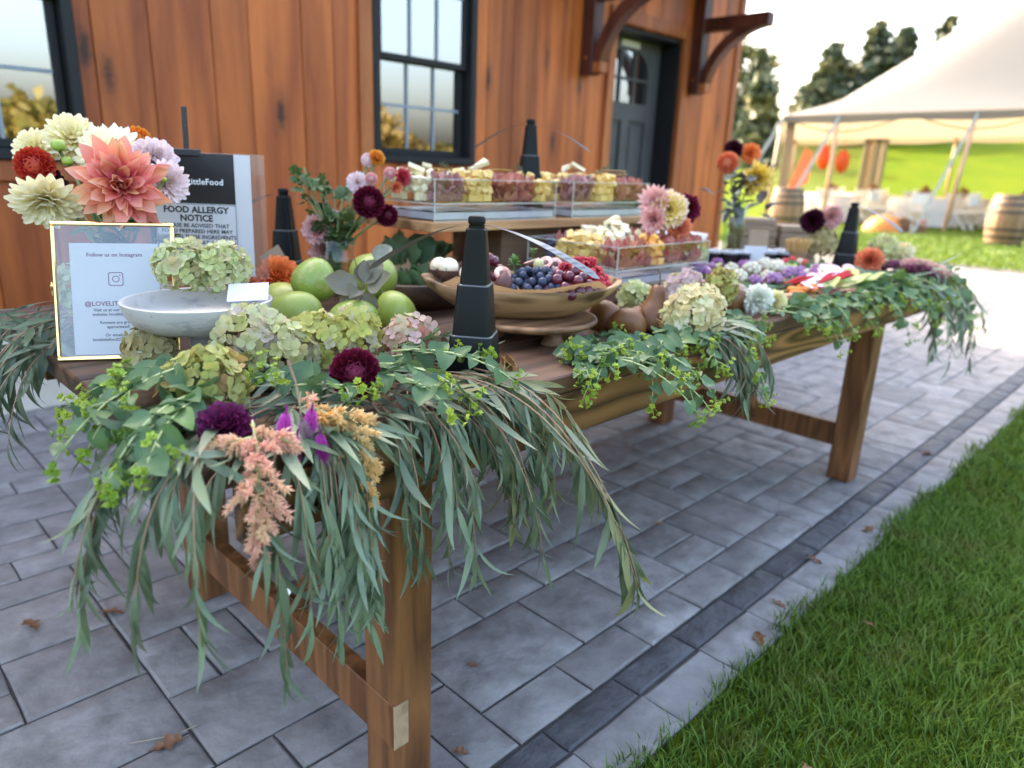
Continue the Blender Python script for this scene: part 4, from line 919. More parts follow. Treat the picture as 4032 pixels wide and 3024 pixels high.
def boat(n=44, m_=9):
    vs = []; fs = []; A, B, H = .228, .128, .068
    def ring(s, z, off=0):
        for k in range(n):
            a = 2*math.pi*k/n; c, sn = math.cos(a), math.sin(a); ex = .95
            zz = z + (.016*abs(c)**4*(z/H) if z > 0 else 0)
            vs.append(((A*s+off)*np.sign(c)*abs(c)**ex, (B*s+off)*np.sign(sn)*abs(sn)**ex, zz))
    prof_o = [(.40, 0), (.50, .002), (.66, .014), (.82, .033), (.94, .052), (1.0, .066)]
    for s, z in prof_o: ring(s, z)
    ring(.995, .0695); ring(.945, .0695)
    for s, z in ((.90, .058), (.78, .04), (.60, .022), (.40, .014), (.1, .012)): ring(s, z)
    R = len(prof_o)+2+5
    for i in range(R-1):
        for k in range(n):
            if i in (3, ) and (k in (20, 21, 22, 23)): continue        # handle hole, outer skin
            if i == 8 and (k in (20, 21, 22, 23)): continue
            fs.append((i*n+k, i*n+(k+1) % n, (i+1)*n+(k+1) % n, (i+1)*n+k))
    fs.append(tuple(range(n))[::-1]); fs.append(tuple((R-1)*n+k for k in range(n)))
    b = MB(); b.add(vs, fs); return b
ob('hull', boat().mesh('hull', True, auto=50), bowl, m_bowl)
m_parch = mat('parchment', (.50, .33, .17), .7, var=(.42, .26, .13), vscale=12, transl=.3, bump=.4, bscale=25)
def bowl_pt(u, v, z): q = Matrix.Rotation(BA, 4, 'Z') @ Vector((u, v, 0)); return Vector((.555+q.x, .265+q.y, BZ+z))
b = MB(); vs = []; nu, nv = 22, 5; rp = random.Random(4)
for i in range(nu+1):
    a = -math.pi + 2*math.pi*i/nu
    for j in range(nv+1):
        s = .55+(.50 if math.sin(a) < -.2 and abs(math.cos(a)) < .75 else .45)*j/nv; z = .028+(.058 if math.sin(a) < -.2 and abs(math.cos(a)) < .75 else .048)*(j/nv)**1.5 + rp.uniform(-.003, .003) + (.010*math.sin(a*5)*(j/nv) if j > 2 else 0)
        vs.append((.222*s*math.cos(a), .122*s*math.sin(a), z))
b.add(vs, [(i*(nv+1)+j, (i+1)*(nv+1)+j, (i+1)*(nv+1)+j+1, i*(nv+1)+j+1) for i in range(nu) for j in range(nv)])
pl = ob('parchment_liner', b.mesh('parchment_liner', True), None, m_parch, (.555, .265, BZ)); pl.rotation_euler = (0, 0, BA); prop(pl, 'crumpled brown parchment lining the carved fruit bowl', 'parchment')
m_blue = mat('blueberry', rough=.5, rands=[(.012, .017, .040), (.022, .030, .062), (.009, .012, .026)], var=(.075, .10, .16), vscale=90, vlo=.45, vhi=.78, spec=.4)
m_grape = mat('red_grape', rough=.22, rands=[(.085, .008, .018), (.13, .013, .03), (.06, .007, .02)], var=(.13, .045, .07), vscale=60, vlo=.5, vhi=.8, spec=.5, coat=.15)
m_rasp = mat('raspberry', rough=.4, rands=[(.40, .008, .025), (.50, .012, .035), (.33, .006, .02)])
def blue_mesh():
    b = MB(); b.lathe([(.001, -.95), (.4, -.88), (.75, -.62), (.97, -.15), (.97, .2), (.75, .65), (.45, .88), (.38, .90), (.26, .80), (.001, .78)], 12)
    for k in range(5): a = k*1.2566; c, s = math.cos(a), math.sin(a); b.add([(.30*c-.12*s, .30*s+.12*c, .84), (.30*c+.12*s, .30*s-.12*c, .84), (.46*c, .46*s, 1.0)], [(0, 1, 2)])
    return b.mesh('blueberry', True)
blue_me = blue_mesh()
def rasp_mesh():
    b = MB()
    for k in range(34):
        t = (k+.5)/34; ph = math.acos(1-1.75*t); a = k*2.39996; r = math.sin(ph)*.78; b.ball((r*math.cos(a), r*math.sin(a), math.cos(ph)*.95), .27, 6, 4)
    return b.mesh('raspberry', True)
rasp_me = rasp_mesh()
def pile(n, uc, vc, ru, rv, z0, zh, r, me, m, nm, lab, cat, grp, seed, sc=(1, 1, 1)):
    rn = random.Random(seed); out = []; tries = 0
    while len(out) < n and tries < n*80:
        tries += 1; a = rn.uniform(0, 6.283); q = math.sqrt(rn.random()); u = uc+ru*q*math.cos(a); v = vc+rv*q*math.sin(a); z = z0+zh*(1-q*q)*rn.uniform(.45, 1.05)
        p = bowl_pt(u, v, z)
        if all((p-o_).length > r*1.62 for o_ in out):
            out.append(p); o = ob(nm, me, None, m); rr_ = r*rn.uniform(.88, 1.08); o.matrix_basis = Matrix.Translation(p) @ rq().to_matrix().to_4x4() @ Matrix.Diagonal((rr_*sc[0], rr_*sc[1], rr_*sc[2], 1)); prop(o, lab, cat, grp)
    return out
pile(84, .025, -.040, .092, .066, .060, .048, .0100, blue_me, m_blue, 'blueberry', 'blueberry heaped in the middle of the carved fruit bowl', 'blueberry', 'blueberries in the carved bowl', 5)
pile(44, .138, .018, .066, .060, .066, .060, .0122, rasp_me, m_rasp, 'raspberry', 'red raspberry heaped at the right end of the carved fruit bowl', 'raspberry', 'raspberries in the carved bowl', 6)
def bunch(name, lab, n, uc, vc, ru, rv, z0, zh, r, m, seed):
    c = bowl_pt(uc, vc, z0); t = thing(name, lab, 'grapes', tuple(c)); rn = random.Random(seed); out = []; tries = 0; me = MB().ball((0, 0, 0), 1, 12, 9).mesh('grape', True)
    while len(out) < n and tries < 4000:
        tries += 1; a = rn.uniform(0, 6.283); q = math.sqrt(rn.random()); p = bowl_pt(uc+ru*q*math.cos(a), vc+rv*q*math.sin(a), z0+zh*(1-q*q)*rn.uniform(.3, 1.1))
        if all((p-o_).length > r*1.65 for o_ in out):
            out.append(p); ob('grape', me, t, m, mat4=Matrix.Translation(p-c) @ rq().to_matrix().to_4x4() @ Matrix.Diagonal((r, r, r*1.13, 1)))
    b = MB()
    for p in out[:10]: b.tube([(0, 0, 0), (p-c)*.5+Vector((0, 0, .004)), p-c], .0011, 4)
    ob('stem', b.mesh('stem'), t, m_stemwood)
m_stemwood = mat('brown_stem', (.13, .08, .04), .7)
bunch('grape_bunch', 'red grape bunch spilling over the front right of the carved fruit bowl', 26, .098, -.066, .060, .044, .064, .044, .0118, m_grape, 7)
bunch('grape_bunch', 'red grape bunch at the back left of the carved fruit bowl', 17, -.085, .085, .060, .040, .075, .052, .0125, m_grape, 8)
m_greenkiwi = mat('kiwi_berry', rough=.4, rands=[(.10, .16, .03), (.16, .22, .05)])
pile(9, .10, .085, .050, .025, .070, .018, .011, berry_me, m_greenkiwi, 'kiwi_berry', 'small green kiwi berry at the back of the carved fruit bowl', 'kiwi berry', 'green kiwi berries in the carved bowl', 9, (1, 1, 1.25))
m_figskin = mat('fig_skin', (.075, .022, .025), .6, var=(.14, .06, .04), vscale=14, stretch=(1, 1, .3)); m_figflesh = mat('fig_flesh', (.62, .26, .20), .45, var=(.82, .68, .52), vscale=70, vlo=.45, vhi=.6, sss=.1)
def fig(u, v, z, r, lab, face, tilt=.3, half=True):
    c = bowl_pt(u, v, z); t = thing('fig', lab, 'fig', None or tuple(c), 'figs in the carved bowl', Matrix.Translation(c) @ frame(Vector((0, 0, 0)), face)); b = MB()
    if half:
        b.lathe([(.001, -r*1.0), (r*.55, -r*.86), (r*.9, -r*.45), (r, 0)], 16); ob('skin', b.mesh('skin', True), t, m_figskin)
        b = MB(); b.lathe([(r*.985, -.0004), (r*.93, .0012), (r*.6, .0005), (.001, -.001)], 16); ob('flesh', b.mesh('flesh', True), t, m_figflesh)
    else:
        b.lathe([(.001, -r), (r*.6, -r*.8), (r, 0), (r*.75, r*.7), (r*.3, r*1.15), (.1*r, r*1.5), (.001, r*1.5)], 16); ob('skin', b.mesh('skin', True), t, m_figskin)
fig(-.048, -.030, .096, .020, 'cut fig half showing pink flesh beside the nearest fan', (-.35, -.6, .6)); fig(-.050, -.075, .080, .020, 'whole dark fig low at the front left of the blueberries', (.2, .1, .6), half=False)
fig(.030, .075, .112, .021, 'dark fig with its pale cut face turned up at the back of the bowl', (-.2, .3, .9)); fig(.060, .055, .112, .018, 'cut fig standing on edge behind the blueberries', (-.5, -.2, .5)); fig(.085, .060, .108, .018, 'pink fig half behind the blueberries and green kiwi berries', (-.35, -.6, .55)); fig(.115, .105, .100, .019, 'whole dark fig at the very back of the carved bowl', (.1, .1, .8), half=False)
ell('kiwi_half', mat('gold_kiwi', (.42, .38, .12), .4, var=(.55, .50, .25), vscale=40), bowl_pt(.040, .030, .110), .0125, label='cut pale green kiwi berry just behind the blueberries', cat='kiwi berry')
ell('dark_plum', mat('plum_skin', (.028, .022, .045), .45, var=(.06, .055, .10), vscale=20), bowl_pt(.012, -.100, .056), .022, (1.3, .8, .6), Quaternion((0, 0, 1), BA-.3), 'dark plum slice lying at the front rim of the carved bowl', 'plum')
# rambutans with hairy husk
m_lychee = mat('rambutan_flesh', (.78, .70, .52), .25, var=(.68, .52, .32), vscale=9, vlo=.5, vhi=.8, sss=.25, coat=.3); m_husk = mat('rambutan_husk', (.06, .030, .018), .8, var=(.12, .05, .03), vscale=40)
for k, (u, v, z, lab) in enumerate([(-.165, .020, .094, 'middle peeled white rambutan in its hairy brown husk'), (-.185, .062, .090, 'rear peeled white rambutan partly behind another one'), (-.122, -.030, .088, 'peeled white rambutan half hidden by the nearest fan')]):
    c = bowl_pt(u, v, z); t = thing('rambutan', lab, 'rambutan', tuple(c)); ob('flesh', MB().ball((0, 0, .006), .0225, 18, 12, (1, 1, .95)).mesh('flesh', True), t, m_lychee)
    b = MB(); b.lathe([(.001, -.024), (.016, -.02), (.024, -.008), (.0255, .0), (.0235, .001), (.021, -.009)], 16)
    for q in range(90):
        a = random.uniform(0, 6.283); ph = random.uniform(-1.2, .1); d = Vector((math.cos(a)*math.cos(ph), math.sin(a)*math.cos(ph), math.sin(ph))); p = d*.0235; e = p+d*.009+Vector((random.gauss(0, .006), random.gauss(0, .006), random.gauss(0, .006))); f = e+Vector((random.gauss(0, .005), random.gauss(0, .005), -.003)); b.tube([p, e, f], .0009, 3, r1=.0003, cap=False)
    ob('husk', b.mesh('husk'), t, m_husk)
m_mint = mat('mint_leaf', rough=.5, rands=[(.10, .20, .04), (.14, .26, .06), (.07, .15, .04)], transl=.25)
def mint(c, lab, n=9, s=.014):
    t = thing('mint_sprig', lab, 'herb', tuple(c)); b = MB(); b.tube([(0, 0, -.03), (0, 0, 0), (.004, 0, .012)], .0012, 4); ob('stem', b.mesh('stem'), t, m_mint)
    for k in range(n):
        a = k*2.4; el = .2+.1*k; d = Vector((math.cos(a)*math.cos(el), math.sin(a)*math.cos(el), math.sin(el)*.8)); ob('leaf', mint_me, t, m_mint, mat4=frame_y(Vector((0, 0, .001*k)), d, (0, 0, 1)) @ Matrix.Scale(s/.02*random.uniform(.8, 1.2), 4))
# ================================================================== LEAF AND PETAL MESHES
def petal(L_, W_, shape, cup=.3, bend=.3, nu=2, nv=6, ripple=0, seed=0, twist=0, smooth=True, tipcurl=0, side=0):
    """leaf or petal along +Y, face up +Z; uv.y runs base to tip"""
    r = random.Random(seed); xs = [p[0] for p in shape]; ys = [p[1] for p in shape]; vs = []; uv = []; y = z = 0.; x0 = 0.
    prev = 0
    for j in range(nv+1):
        v = j/nv; th = bend*v + tipcurl*max(0, v-.65)/.35
        if j: y += math.cos(th)*L_/nv; z += math.sin(th)*L_/nv; x0 += side*L_/nv*(v-.4)*2
        hw = float(np.interp(v, xs, ys))*W_/2; tw = twist*v
        for i in range(-nu, nu+1):
            u = i/nu; dz = cup*hw*(u*u) + ripple*hw*math.sin(v*9+u*2+seed)*abs(u); dx = hw*u
            vs.append((x0+dx*math.cos(tw), y - dz*math.sin(th), z + dz*math.cos(th) + dx*math.sin(tw))); uv.append((.5+u/2, v))
    n = 2*nu+1; fs = [(j*n+i, j*n+i+1, (j+1)*n+i+1, (j+1)*n+i) for j in range(nv) for i in range(n-1)]
    return MB().add(vs, fs, uv)
SH_ROUND = [(0, .16), (.2, .55), (.5, .95), (.72, 1), (.9, .72), (1, .22)]
SH_POINT = [(0, .28), (.25, .72), (.55, 1), (.78, .78), (.92, .36), (1, .02)]
SH_STRAP = [(0, .35), (.3, .8), (.65, 1), (.88, .8), (1, .25)]
SH_EUC = [(0, .12), (.12, .62), (.35, 1), (.6, .85), (.85, .42), (1, .02)]
SH_HEART = [(0, .55), (.08, .92), (.28, 1), (.55, .82), (.8, .45), (1, .03)]
mint_me = petal(.02, .014, SH_HEART, .35, -.4, 2, 5, .1).mesh('leaf', True)
mint(bowl_pt(-.022, -.020, .112), 'mint sprig between the cut fig and the blueberries', 12, .021); mint(bowl_pt(.035, .095, .128), 'small mint sprig at the back of the carved bowl', 7, .016); mint(bowl_pt(.165, .045, .118), 'yellow green leaf sprig beside the raspberries', 5, .02)
# ================================================================== FLOWERS
def toward(p, up=0.0, side=0.0): d = (CAM-Vector(p)).normalized(); return (d + Vector((0, 0, up)) + cr*side).normalized()
m_stemg = mat('green_stem', (.14, .20, .06), .5, var=(.20, .24, .09), vscale=20)
m_sepal = mat('green_sepal', rough=.5, rands=[(.08, .15, .03), (.14, .21, .05)], transl=.2)
def pmat(name, g, rands=None, tr=.25, rough=.5): return mat(name, rough=rough, uvr=g, rands=rands or [(.90, .90, .90), (1.05, 1.05, 1.05)], transl=tr, spec=.3)
m_peach = pmat('peach_petal', [(0, (.40, .03, .10)), (.30, (.66, .09, .14)), (.60, (.82, .30, .20)), (1, (.87, .52, .36))], [(1.0, .80, .95), (1.02, 1.1, 1), (.98, .75, 1.1), (1, 1.25, 1)])
m_cream = pmat('cream_petal', [(0, (.80, .62, .10)), (.35, (.95, .84, .42)), (1, (.97, .90, .64))])
m_ivory = pmat('ivory_petal', [(0, (.78, .66, .16)), (.4, (.95, .85, .52)), (1, (.97, .91, .72))])
m_redball = pmat('red_petal', [(0, (.22, .006, .01)), (.6, (.48, .025, .018)), (1, (.62, .09, .045))], [(.9, .8, .8), (1.05, 1.3, 1.2)], .15)
m_orball = pmat('amber_petal', [(0, (.50, .06, .01)), (.6, (.74, .20, .02)), (1, (.84, .42, .07))], None, .2)
m_orange_p = pmat('orange_petal', [(0, (.55, .05, .01)), (.5, (.80, .17, .03)), (1, (.84, .30, .10))], None, .2)
m_burg = pmat('burgundy_petal', [(0, (.018, .001, .004)), (.7, (.095, .004, .018)), (.9, (.16, .008, .035)), (1, (.34, .03, .10))], [(.85, .85, .85), (1.15, 1.1, 1.15)], .12)
m_purp = pmat('plum_petal', [(0, (.02, .002, .012)), (.5, (.075, .008, .048)), (1, (.16, .02, .085))], [(.8, .8, .9), (1.2, .9, 1)], .12)
m_dark = pmat('dark_petal', [(0, (.012, .001, .006)), (1, (.05, .005, .018))], None, .08)
m_pinkp = pmat('pink_petal', [(0, (.50, .12, .14)), (.5, (.78, .40, .38)), (1, (.84, .58, .54))])
m_palep = pmat('pale_pink_petal', [(0, (.78, .55, .45)), (.45, (.86, .66, .66)), (1, (.88, .76, .78))])
m_yelp = pmat('yellow_petal', [(0, (.66, .34, .01)), (.6, (.84, .60, .06)), (1, (.86, .70, .30))])
m_yelp2 = pmat('yellow_lilac_petal', [(0, (.70, .48, .02)), (.62, (.86, .70, .12)), (1, (.84, .68, .62))])
m_coral = pmat('coral_petal', [(0, (.45, .05, .02)), (.5, (.74, .16, .07)), (1, (.82, .34, .18))])
m_whitep = pmat('white_petal', [(0, (.70, .72, .55)), (1, (.86, .88, .80))])
m_lemon = pmat('lemon_petal', [(0, (.74, .66, .25)), (1, (.88, .82, .50))])
m_disc = mat('dark_seed_disc', (.02, .009, .006), .8, var=(.06, .03, .012), vscale=200)
def pset(k):
    if k == 'decor': return [petal(1, .36, SH_POINT, (.5, .95, .3, .7)[s], (.55, .2, .8, .4)[s], 3, 9, .30, s, (.5, -.7, .2, -.3)[s], (-1.5, -.3, -1.9, .5)[s], (.12, -.1, 0, -.15)[s]).mesh('petal', True) for s in range(4)]
    if k == 'cream': return [petal(1, .34, SH_STRAP, .55, .35, 2, 6, .05, s, .15*(s-1), -.5).mesh('petal', True) for s in range(3)]
    if k == 'ball': return [petal(1, .92, SH_ROUND, .85, .50, 2, 5, .03, s).mesh('petal', True) for s in range(2)]
    if k == 'form': return [petal(1, .52, SH_ROUND, .7, .45, 2, 5, .05, s).mesh('petal', True) for s in range(2)]
    if k == 'ray': return [petal(1, .30, [(0, .35), (.4, .9), (.75, 1), (.92, .6), (1, .06)], .25, .15, 2, 6, .08, s, .2*(s-1), -.35).mesh('petal', True) for s in range(3)]
    if k == 'straw': return [petal(1, .26, SH_POINT, .4, .5, 1, 4, 0, s).mesh('petal', True) for s in range(2)]
PS = {k: pset(k) for k in ('decor', 'cream', 'ball', 'form', 'ray', 'straw')}
LAYERS = {'decor': [(15, -22, 1.0), (15, -6, .98), (14, 12, .9), (12, 30, .78), (10, 46, .60), (8, 60, .44), (6, 74, .30)],
          'cream': [(20, -18, 1.0), (20, 0, .98), (18, 16, .90), (15, 32, .76), (12, 48, .58), (8, 64, .40)],
          'form': [(16, -38, .95), (17, -20, 1.0), (17, -3, .98), (16, 14, .90), (14, 30, .78), (11, 46, .62), (8, 62, .46), (5, 78, .3)],
          'ray': [(17, -6, 1.0), (16, 8, .94)], 'straw': [(18, -20, .9), (18, 5, 1), (16, 25, .9), (12, 45, .7), (8, 65, .5)]}
def bloom(name, label, p, axis, R, m, kind, cat='dahlia', group=None, stem=None, eye=None, half=None, seed=0):
    rn = random.Random(seed+int(R*1e5)); t = thing(name, label, cat, group=group, mat4=frame(Vector(p), axis)); me = PS[kind]
    if kind == 'ball':
        n = 74
        for i in range(n):
            f = (i+.5)/n; ph = math.acos(1-1.62*f); a = i*2.39996; o_ = Vector((math.sin(ph)*math.cos(a), math.sin(ph)*math.sin(a), math.cos(ph)))
            tg = Vector((-math.cos(ph)*math.cos(a), -math.cos(ph)*math.sin(a), math.sin(ph)))    # toward the pole
            L_ = R*(.30+.32*min(1, f*2.2)); w_ = R*(.20+.36*min(1, f*1.6)); d = (o_*1.0 - tg*(.05+.35*f)).normalized()
            M4 = frame_y(o_*(R*.98-L_)*.98, d, tg) @ Matrix.Diagonal((w_, L_, L_*.9, 1)); ob('petal', me[i % len(me)], t, m, mat4=M4)
        b = MB(); b.ball((0, 0, -.05*R), R*.62, 12, 8); ob('receptacle', b.mesh('receptacle', True), t, m)
    else:
        k = 0
        for li, (n, el, f) in enumerate(LAYERS[kind]):
            for i in range(n):
                jt = 2.2 if kind == 'decor' else 1; a = 2*math.pi*(i + .5*(li % 2) + rn.uniform(-.18, .18)*jt)/n; e = math.radians(el + rn.uniform(-7, 7)*jt); d = Vector((math.cos(a)*math.cos(e), math.sin(a)*math.cos(e), math.sin(e)))
                hint = Vector((-math.cos(a)*math.sin(e), -math.sin(a)*math.sin(e), math.cos(e))); L_ = R*f*(rn.uniform(.78, 1.1) if kind == 'decor' else rn.uniform(.92, 1.06)); base = Vector((math.cos(a), math.sin(a), 0))*R*.05 + Vector((0, 0, R*.05*li/len(LAYERS[kind])))
                if kind == 'ray': base = Vector((math.cos(a), math.sin(a), 0))*R*.2; L_ *= .82
                M4 = frame_y(base, d, hint) @ Matrix.Rotation(rn.uniform(-.25, .25), 4, 'Y') @ Matrix.Scale(L_, 4); ob('petal', me[k % len(me)], t, m, mat4=M4); k += 1
    if eye:
        b = MB(); r = R*eye[1]; b.lathe([(.001, R*.02), (r, 0), (r, R*.06), (r*.7, R*.11), (.001, R*.12)], 18)
        for q in range(70): a = q*2.4; rr_ = r*math.sqrt((q+.5)/70)*1.05; b.box((rr_*math.cos(a)-.0012, rr_*math.sin(a)-.0012, R*.05), (rr_*math.cos(a)+.0012, rr_*math.sin(a)+.0012, R*(.12+.06*(q/70)+rn.uniform(0, .05))))
        ob('seed_disc', b.mesh('seed_disc'), t, eye[0])
    b = MB(); b.lathe([(.001, -R*.26), (R*.10, -R*.24), (R*.22, -R*.12), (R*.20, -R*.02)], 12)
    for q in range(8): a = q*.785; b.add([(R*.1*math.cos(a-.3), R*.1*math.sin(a-.3), -R*.2), (R*.1*math.cos(a+.3), R*.1*math.sin(a+.3), -R*.2), (R*.42*math.cos(a), R*.42*math.sin(a), -R*.16)], [(0, 1, 2)])
    ob('sepals', b.mesh('sepals', True), t, m_sepal)
    if stem is not None:
        q = t.matrix_basis.inverted() @ Vector(stem); b = MB(); P0 = Vector((0, 0, -R*.2)); b.tube([P0, P0.lerp(q, .33)+Vector((0, 0, -R*.35)), P0.lerp(q, .7)+Vector((0, 0, -R*.2)), q], .0032, 6); ob('stem', b.mesh('stem', True), t, m_stemg)
    return t
def glass_vase(label, loc, r, h, dark=False):
    t = thing('glass_vase', label, 'vase', loc); b = MB(); b.lathe([(.001, 0), (r*.72, 0), (r*.78, .01), (r*.9, h*.5), (r, h), (r*.95, h), (r*.85, h*.5), (r*.7, .014), (.001, .014)], 28); ob('glass', b.mesh('glass', True), t, m_vglass)
    b = MB(); b.lathe([(.001, .015), (r*.70, .016), (r*.84, h*.5), (r*.86, h*.62), (.001, h*.62)], 24); ob('water', b.mesh('water', True), t, m_water); return t
m_vglass = clear('vase_glass', (.93, .96, .93), .02, 1.0, 1.5); m_water = clear('vase_water', (.78, .84, .74), .03, .6, 1.33)

# bouquet behind the gold frame
VB = Vector((-.135, .735, TZ)); glass_vase('clear glass vase of the big dahlia bouquet, behind the gold frame', tuple(VB), .052, .17); ST = VB+Vector((0, 0, .13))
bloom('dahlia', 'huge peach and coral dinner plate dahlia in the bouquet above the gold frame', (-.145, .635, 1.067), toward((-.145, .635, 1.067), -.02, -.05), .086, m_peach, 'decor', stem=ST, seed=1)
bloom('dahlia', 'pale cream dahlia at the top of the bouquet', (-.147, .90, 1.150), toward((-.147, .9, 1.15), .55, 0), .053, m_cream, 'cream', stem=ST, seed=2)
bloom('dahlia', 'pale cream dahlia behind the red pompon dahlia', (-.200, .97, 1.122), toward((-.2, .97, 1.12), .35, -.5), .046, m_cream, 'cream', stem=ST, seed=3)
bloom('dahlia', 'red pompon dahlia at the left of the bouquet', (-.234, .842, 1.094), toward((-.234, .842, 1.094), .15, -.35), .039, m_redball, 'ball', stem=ST, seed=4)
bloom('dahlia', 'cream dahlia hanging low at the left of the bouquet, seen from its side', (-.236, .785, 1.032), toward((-.24, .788, 1.025), -.9, -.25), .062, m_ivory, 'cream', stem=ST, seed=5)
bloom('sunflower', 'white sunflower with a dark disc facing left in the bouquet', (-.140, .775, 1.110), toward((-.15, .767, 1.11), .25, -.9), .066, m_ivory, 'ray', 'sunflower', stem=ST, eye=(m_disc, .30), seed=6)
bloom('sunflower', 'white sunflower with a dark disc facing up behind the peach dahlia', (-.100, .790, 1.126), toward((-.11, .79, 1.13), .75, .15), .066, m_ivory, 'ray', 'sunflower', stem=ST, eye=(m_disc, .30), seed=7)
bloom('dahlia', 'amber orange pompon dahlia at the top right of the bouquet', (-.038, .848, 1.150), toward((-.038, .848, 1.15), .4, .5), .033, m_orball, 'ball', stem=ST, seed=8)
bloom('dahlia', 'pale pink dahlia at the upper right of the bouquet', (-.047, .735, 1.112), toward((-.05, .73, 1.11), .35, .65), .046, m_palep, 'form', stem=ST, seed=9)
bloom('dahlia', 'white and blush dahlia at the right edge of the bouquet against the black sign', (-.044, .690, 1.070), toward((-.044, .69, 1.07), -.1, .75), .045, m_palep, 'cream', stem=ST, seed=10)
bloom('dahlia', 'dark maroon dahlia deep in the bouquet under the red pompon', (-.205, .90, 1.050), toward((-.2, .9, 1.05), .2, -.2), .040, m_dark, 'form', stem=ST, seed=11)
def bud(p, r, lab, stem):
    t = thing('dahlia_bud', lab, 'flower bud', tuple(p)); b = MB(); b.ball((0, 0, 0), r, 10, 7, (1, 1, .85)); ob('bud', b.mesh('bud', True), t, m_lime)
    b = MB()
    for q in range(6): a = q*1.05; b.merge(petal(r*1.7, r*1.0, SH_ROUND, .2, -.4, 1, 4), frame_y(Vector((0, 0, -r*.7)), (math.cos(a), math.sin(a), .2), (0, 0, 1)))
    ob('sepals', b.mesh('sepals', True), t, m_sepal); b = MB(); e = Vector(stem)-Vector(p); b.tube([(0, 0, -r*.6), e*.4+Vector((0, 0, .015)), e], .003, 6); ob('stem', b.mesh('stem', True), t, m_stemg)
m_lime = mat('lime_bud', (.36, .46, .08), .4, var=(.25, .36, .05), vscale=60)
bud((-.190, .835, 1.134), .014, 'green dahlia bud standing in front of the cream dahlias', ST+Vector((-.02, 0, .05))); bud((-.182, .82, 1.105), .011, 'small dahlia bud just below the tall green bud', ST)
bud((-.060, .66, 1.078), .007, 'tiny lime bud between the peach and the blush dahlia', ST)
m_foli = mat('bouquet_leaf', rough=.5, rands=[(.045, .09, .025), (.08, .14, .04)], transl=.2)
leaf_a = petal(1, .5, SH_POINT, .3, -.4, 2, 6, .15).mesh('leaf', True)
def foliage(name, label, p, spec, m=None, cat='foliage', group=None):
    t = thing(name, label, cat, tuple(p), group)
    for (d, s, base) in spec: ob('leaf', leaf_a, t, m or m_foli, mat4=frame_y(Vector(base), d, (0, 0, 1)) @ Matrix.Scale(s, 4))
    return t
rf = random.Random(8)
foliage('foliage', 'dark green leaves filling the bouquet between the dahlias and the gold frame', VB+Vector((0, 0, .19)), [((rf.gauss(0, 1), rf.gauss(0, 1)-.4, rf.uniform(-.2, .9)), rf.uniform(.05, .08), (rf.gauss(0, .02), rf.gauss(0, .02), rf.uniform(-.02, .06))) for k in range(26)])

# ---- hydrangeas
def floret_mesh(seed):
    r = random.Random(seed); b = MB()
    for q in range(4):
        a = q*math.pi/2 + r.uniform(-.15, .15); s = r.uniform(.85, 1.1)
        b.merge(petal(.5*s, .46*s, SH_ROUND, .22, r.uniform(.1, .6), 1, 4, 0, q), frame_y(Vector((math.cos(a)*.02, math.sin(a)*.02, 0)), (math.cos(a), math.sin(a), r.uniform(-.1, .25)), (0, 0, 1)))
    b.ball((0, 0, .02), .045, 6, 4); return b.mesh('floret', True)
FL = [floret_mesh(k) for k in range(5)]
def hmat(n, cols): return mat(n, rough=.6, uvr=[(0, (.86, .88, .62)), (.35, (1, 1, 1)), (1, (1.0, .97, .93))], rands=cols, transl=.35, spec=.25, bump=.2, bscale=180)
HG = dict(
    green=hmat('hydrangea_pale_green', [(.44, .50, .21), (.56, .60, .32), (.50, .53, .24), (.60, .62, .38), (.50, .42, .24)]),
    tan=hmat('hydrangea_tan', [(.42, .37, .17), (.52, .46, .25), (.38, .31, .13), (.56, .50, .30)]),
    olive=hmat('hydrangea_olive', [(.36, .38, .10), (.46, .46, .15), (.50, .50, .20), (.34, .32, .09), (.44, .28, .12)]),
    mixed=hmat('hydrangea_mixed', [(.56, .58, .32), (.46, .46, .17), (.54, .52, .28), (.58, .48, .42), (.50, .50, .20), (.58, .61, .36)]),
    lime=hmat('hydrangea_lime', [(.42, .44, .09), (.52, .52, .15), (.36, .36, .08), (.54, .53, .20), (.56, .50, .38)]),
    pink=hmat('hydrangea_pink', [(.60, .48, .38), (.46, .20, .15), (.60, .56, .34), (.62, .42, .40), (.52, .54, .26)]),
    cream=hmat('hydrangea_cream', [(.74, .68, .45), (.66, .54, .28), (.62, .66, .38), (.76, .72, .54), (.70, .60, .34)]),
    mauve=hmat('hydrangea_mauve', [(.60, .46, .46), (.50, .34, .36), (.64, .56, .44), (.56, .50, .30)]))
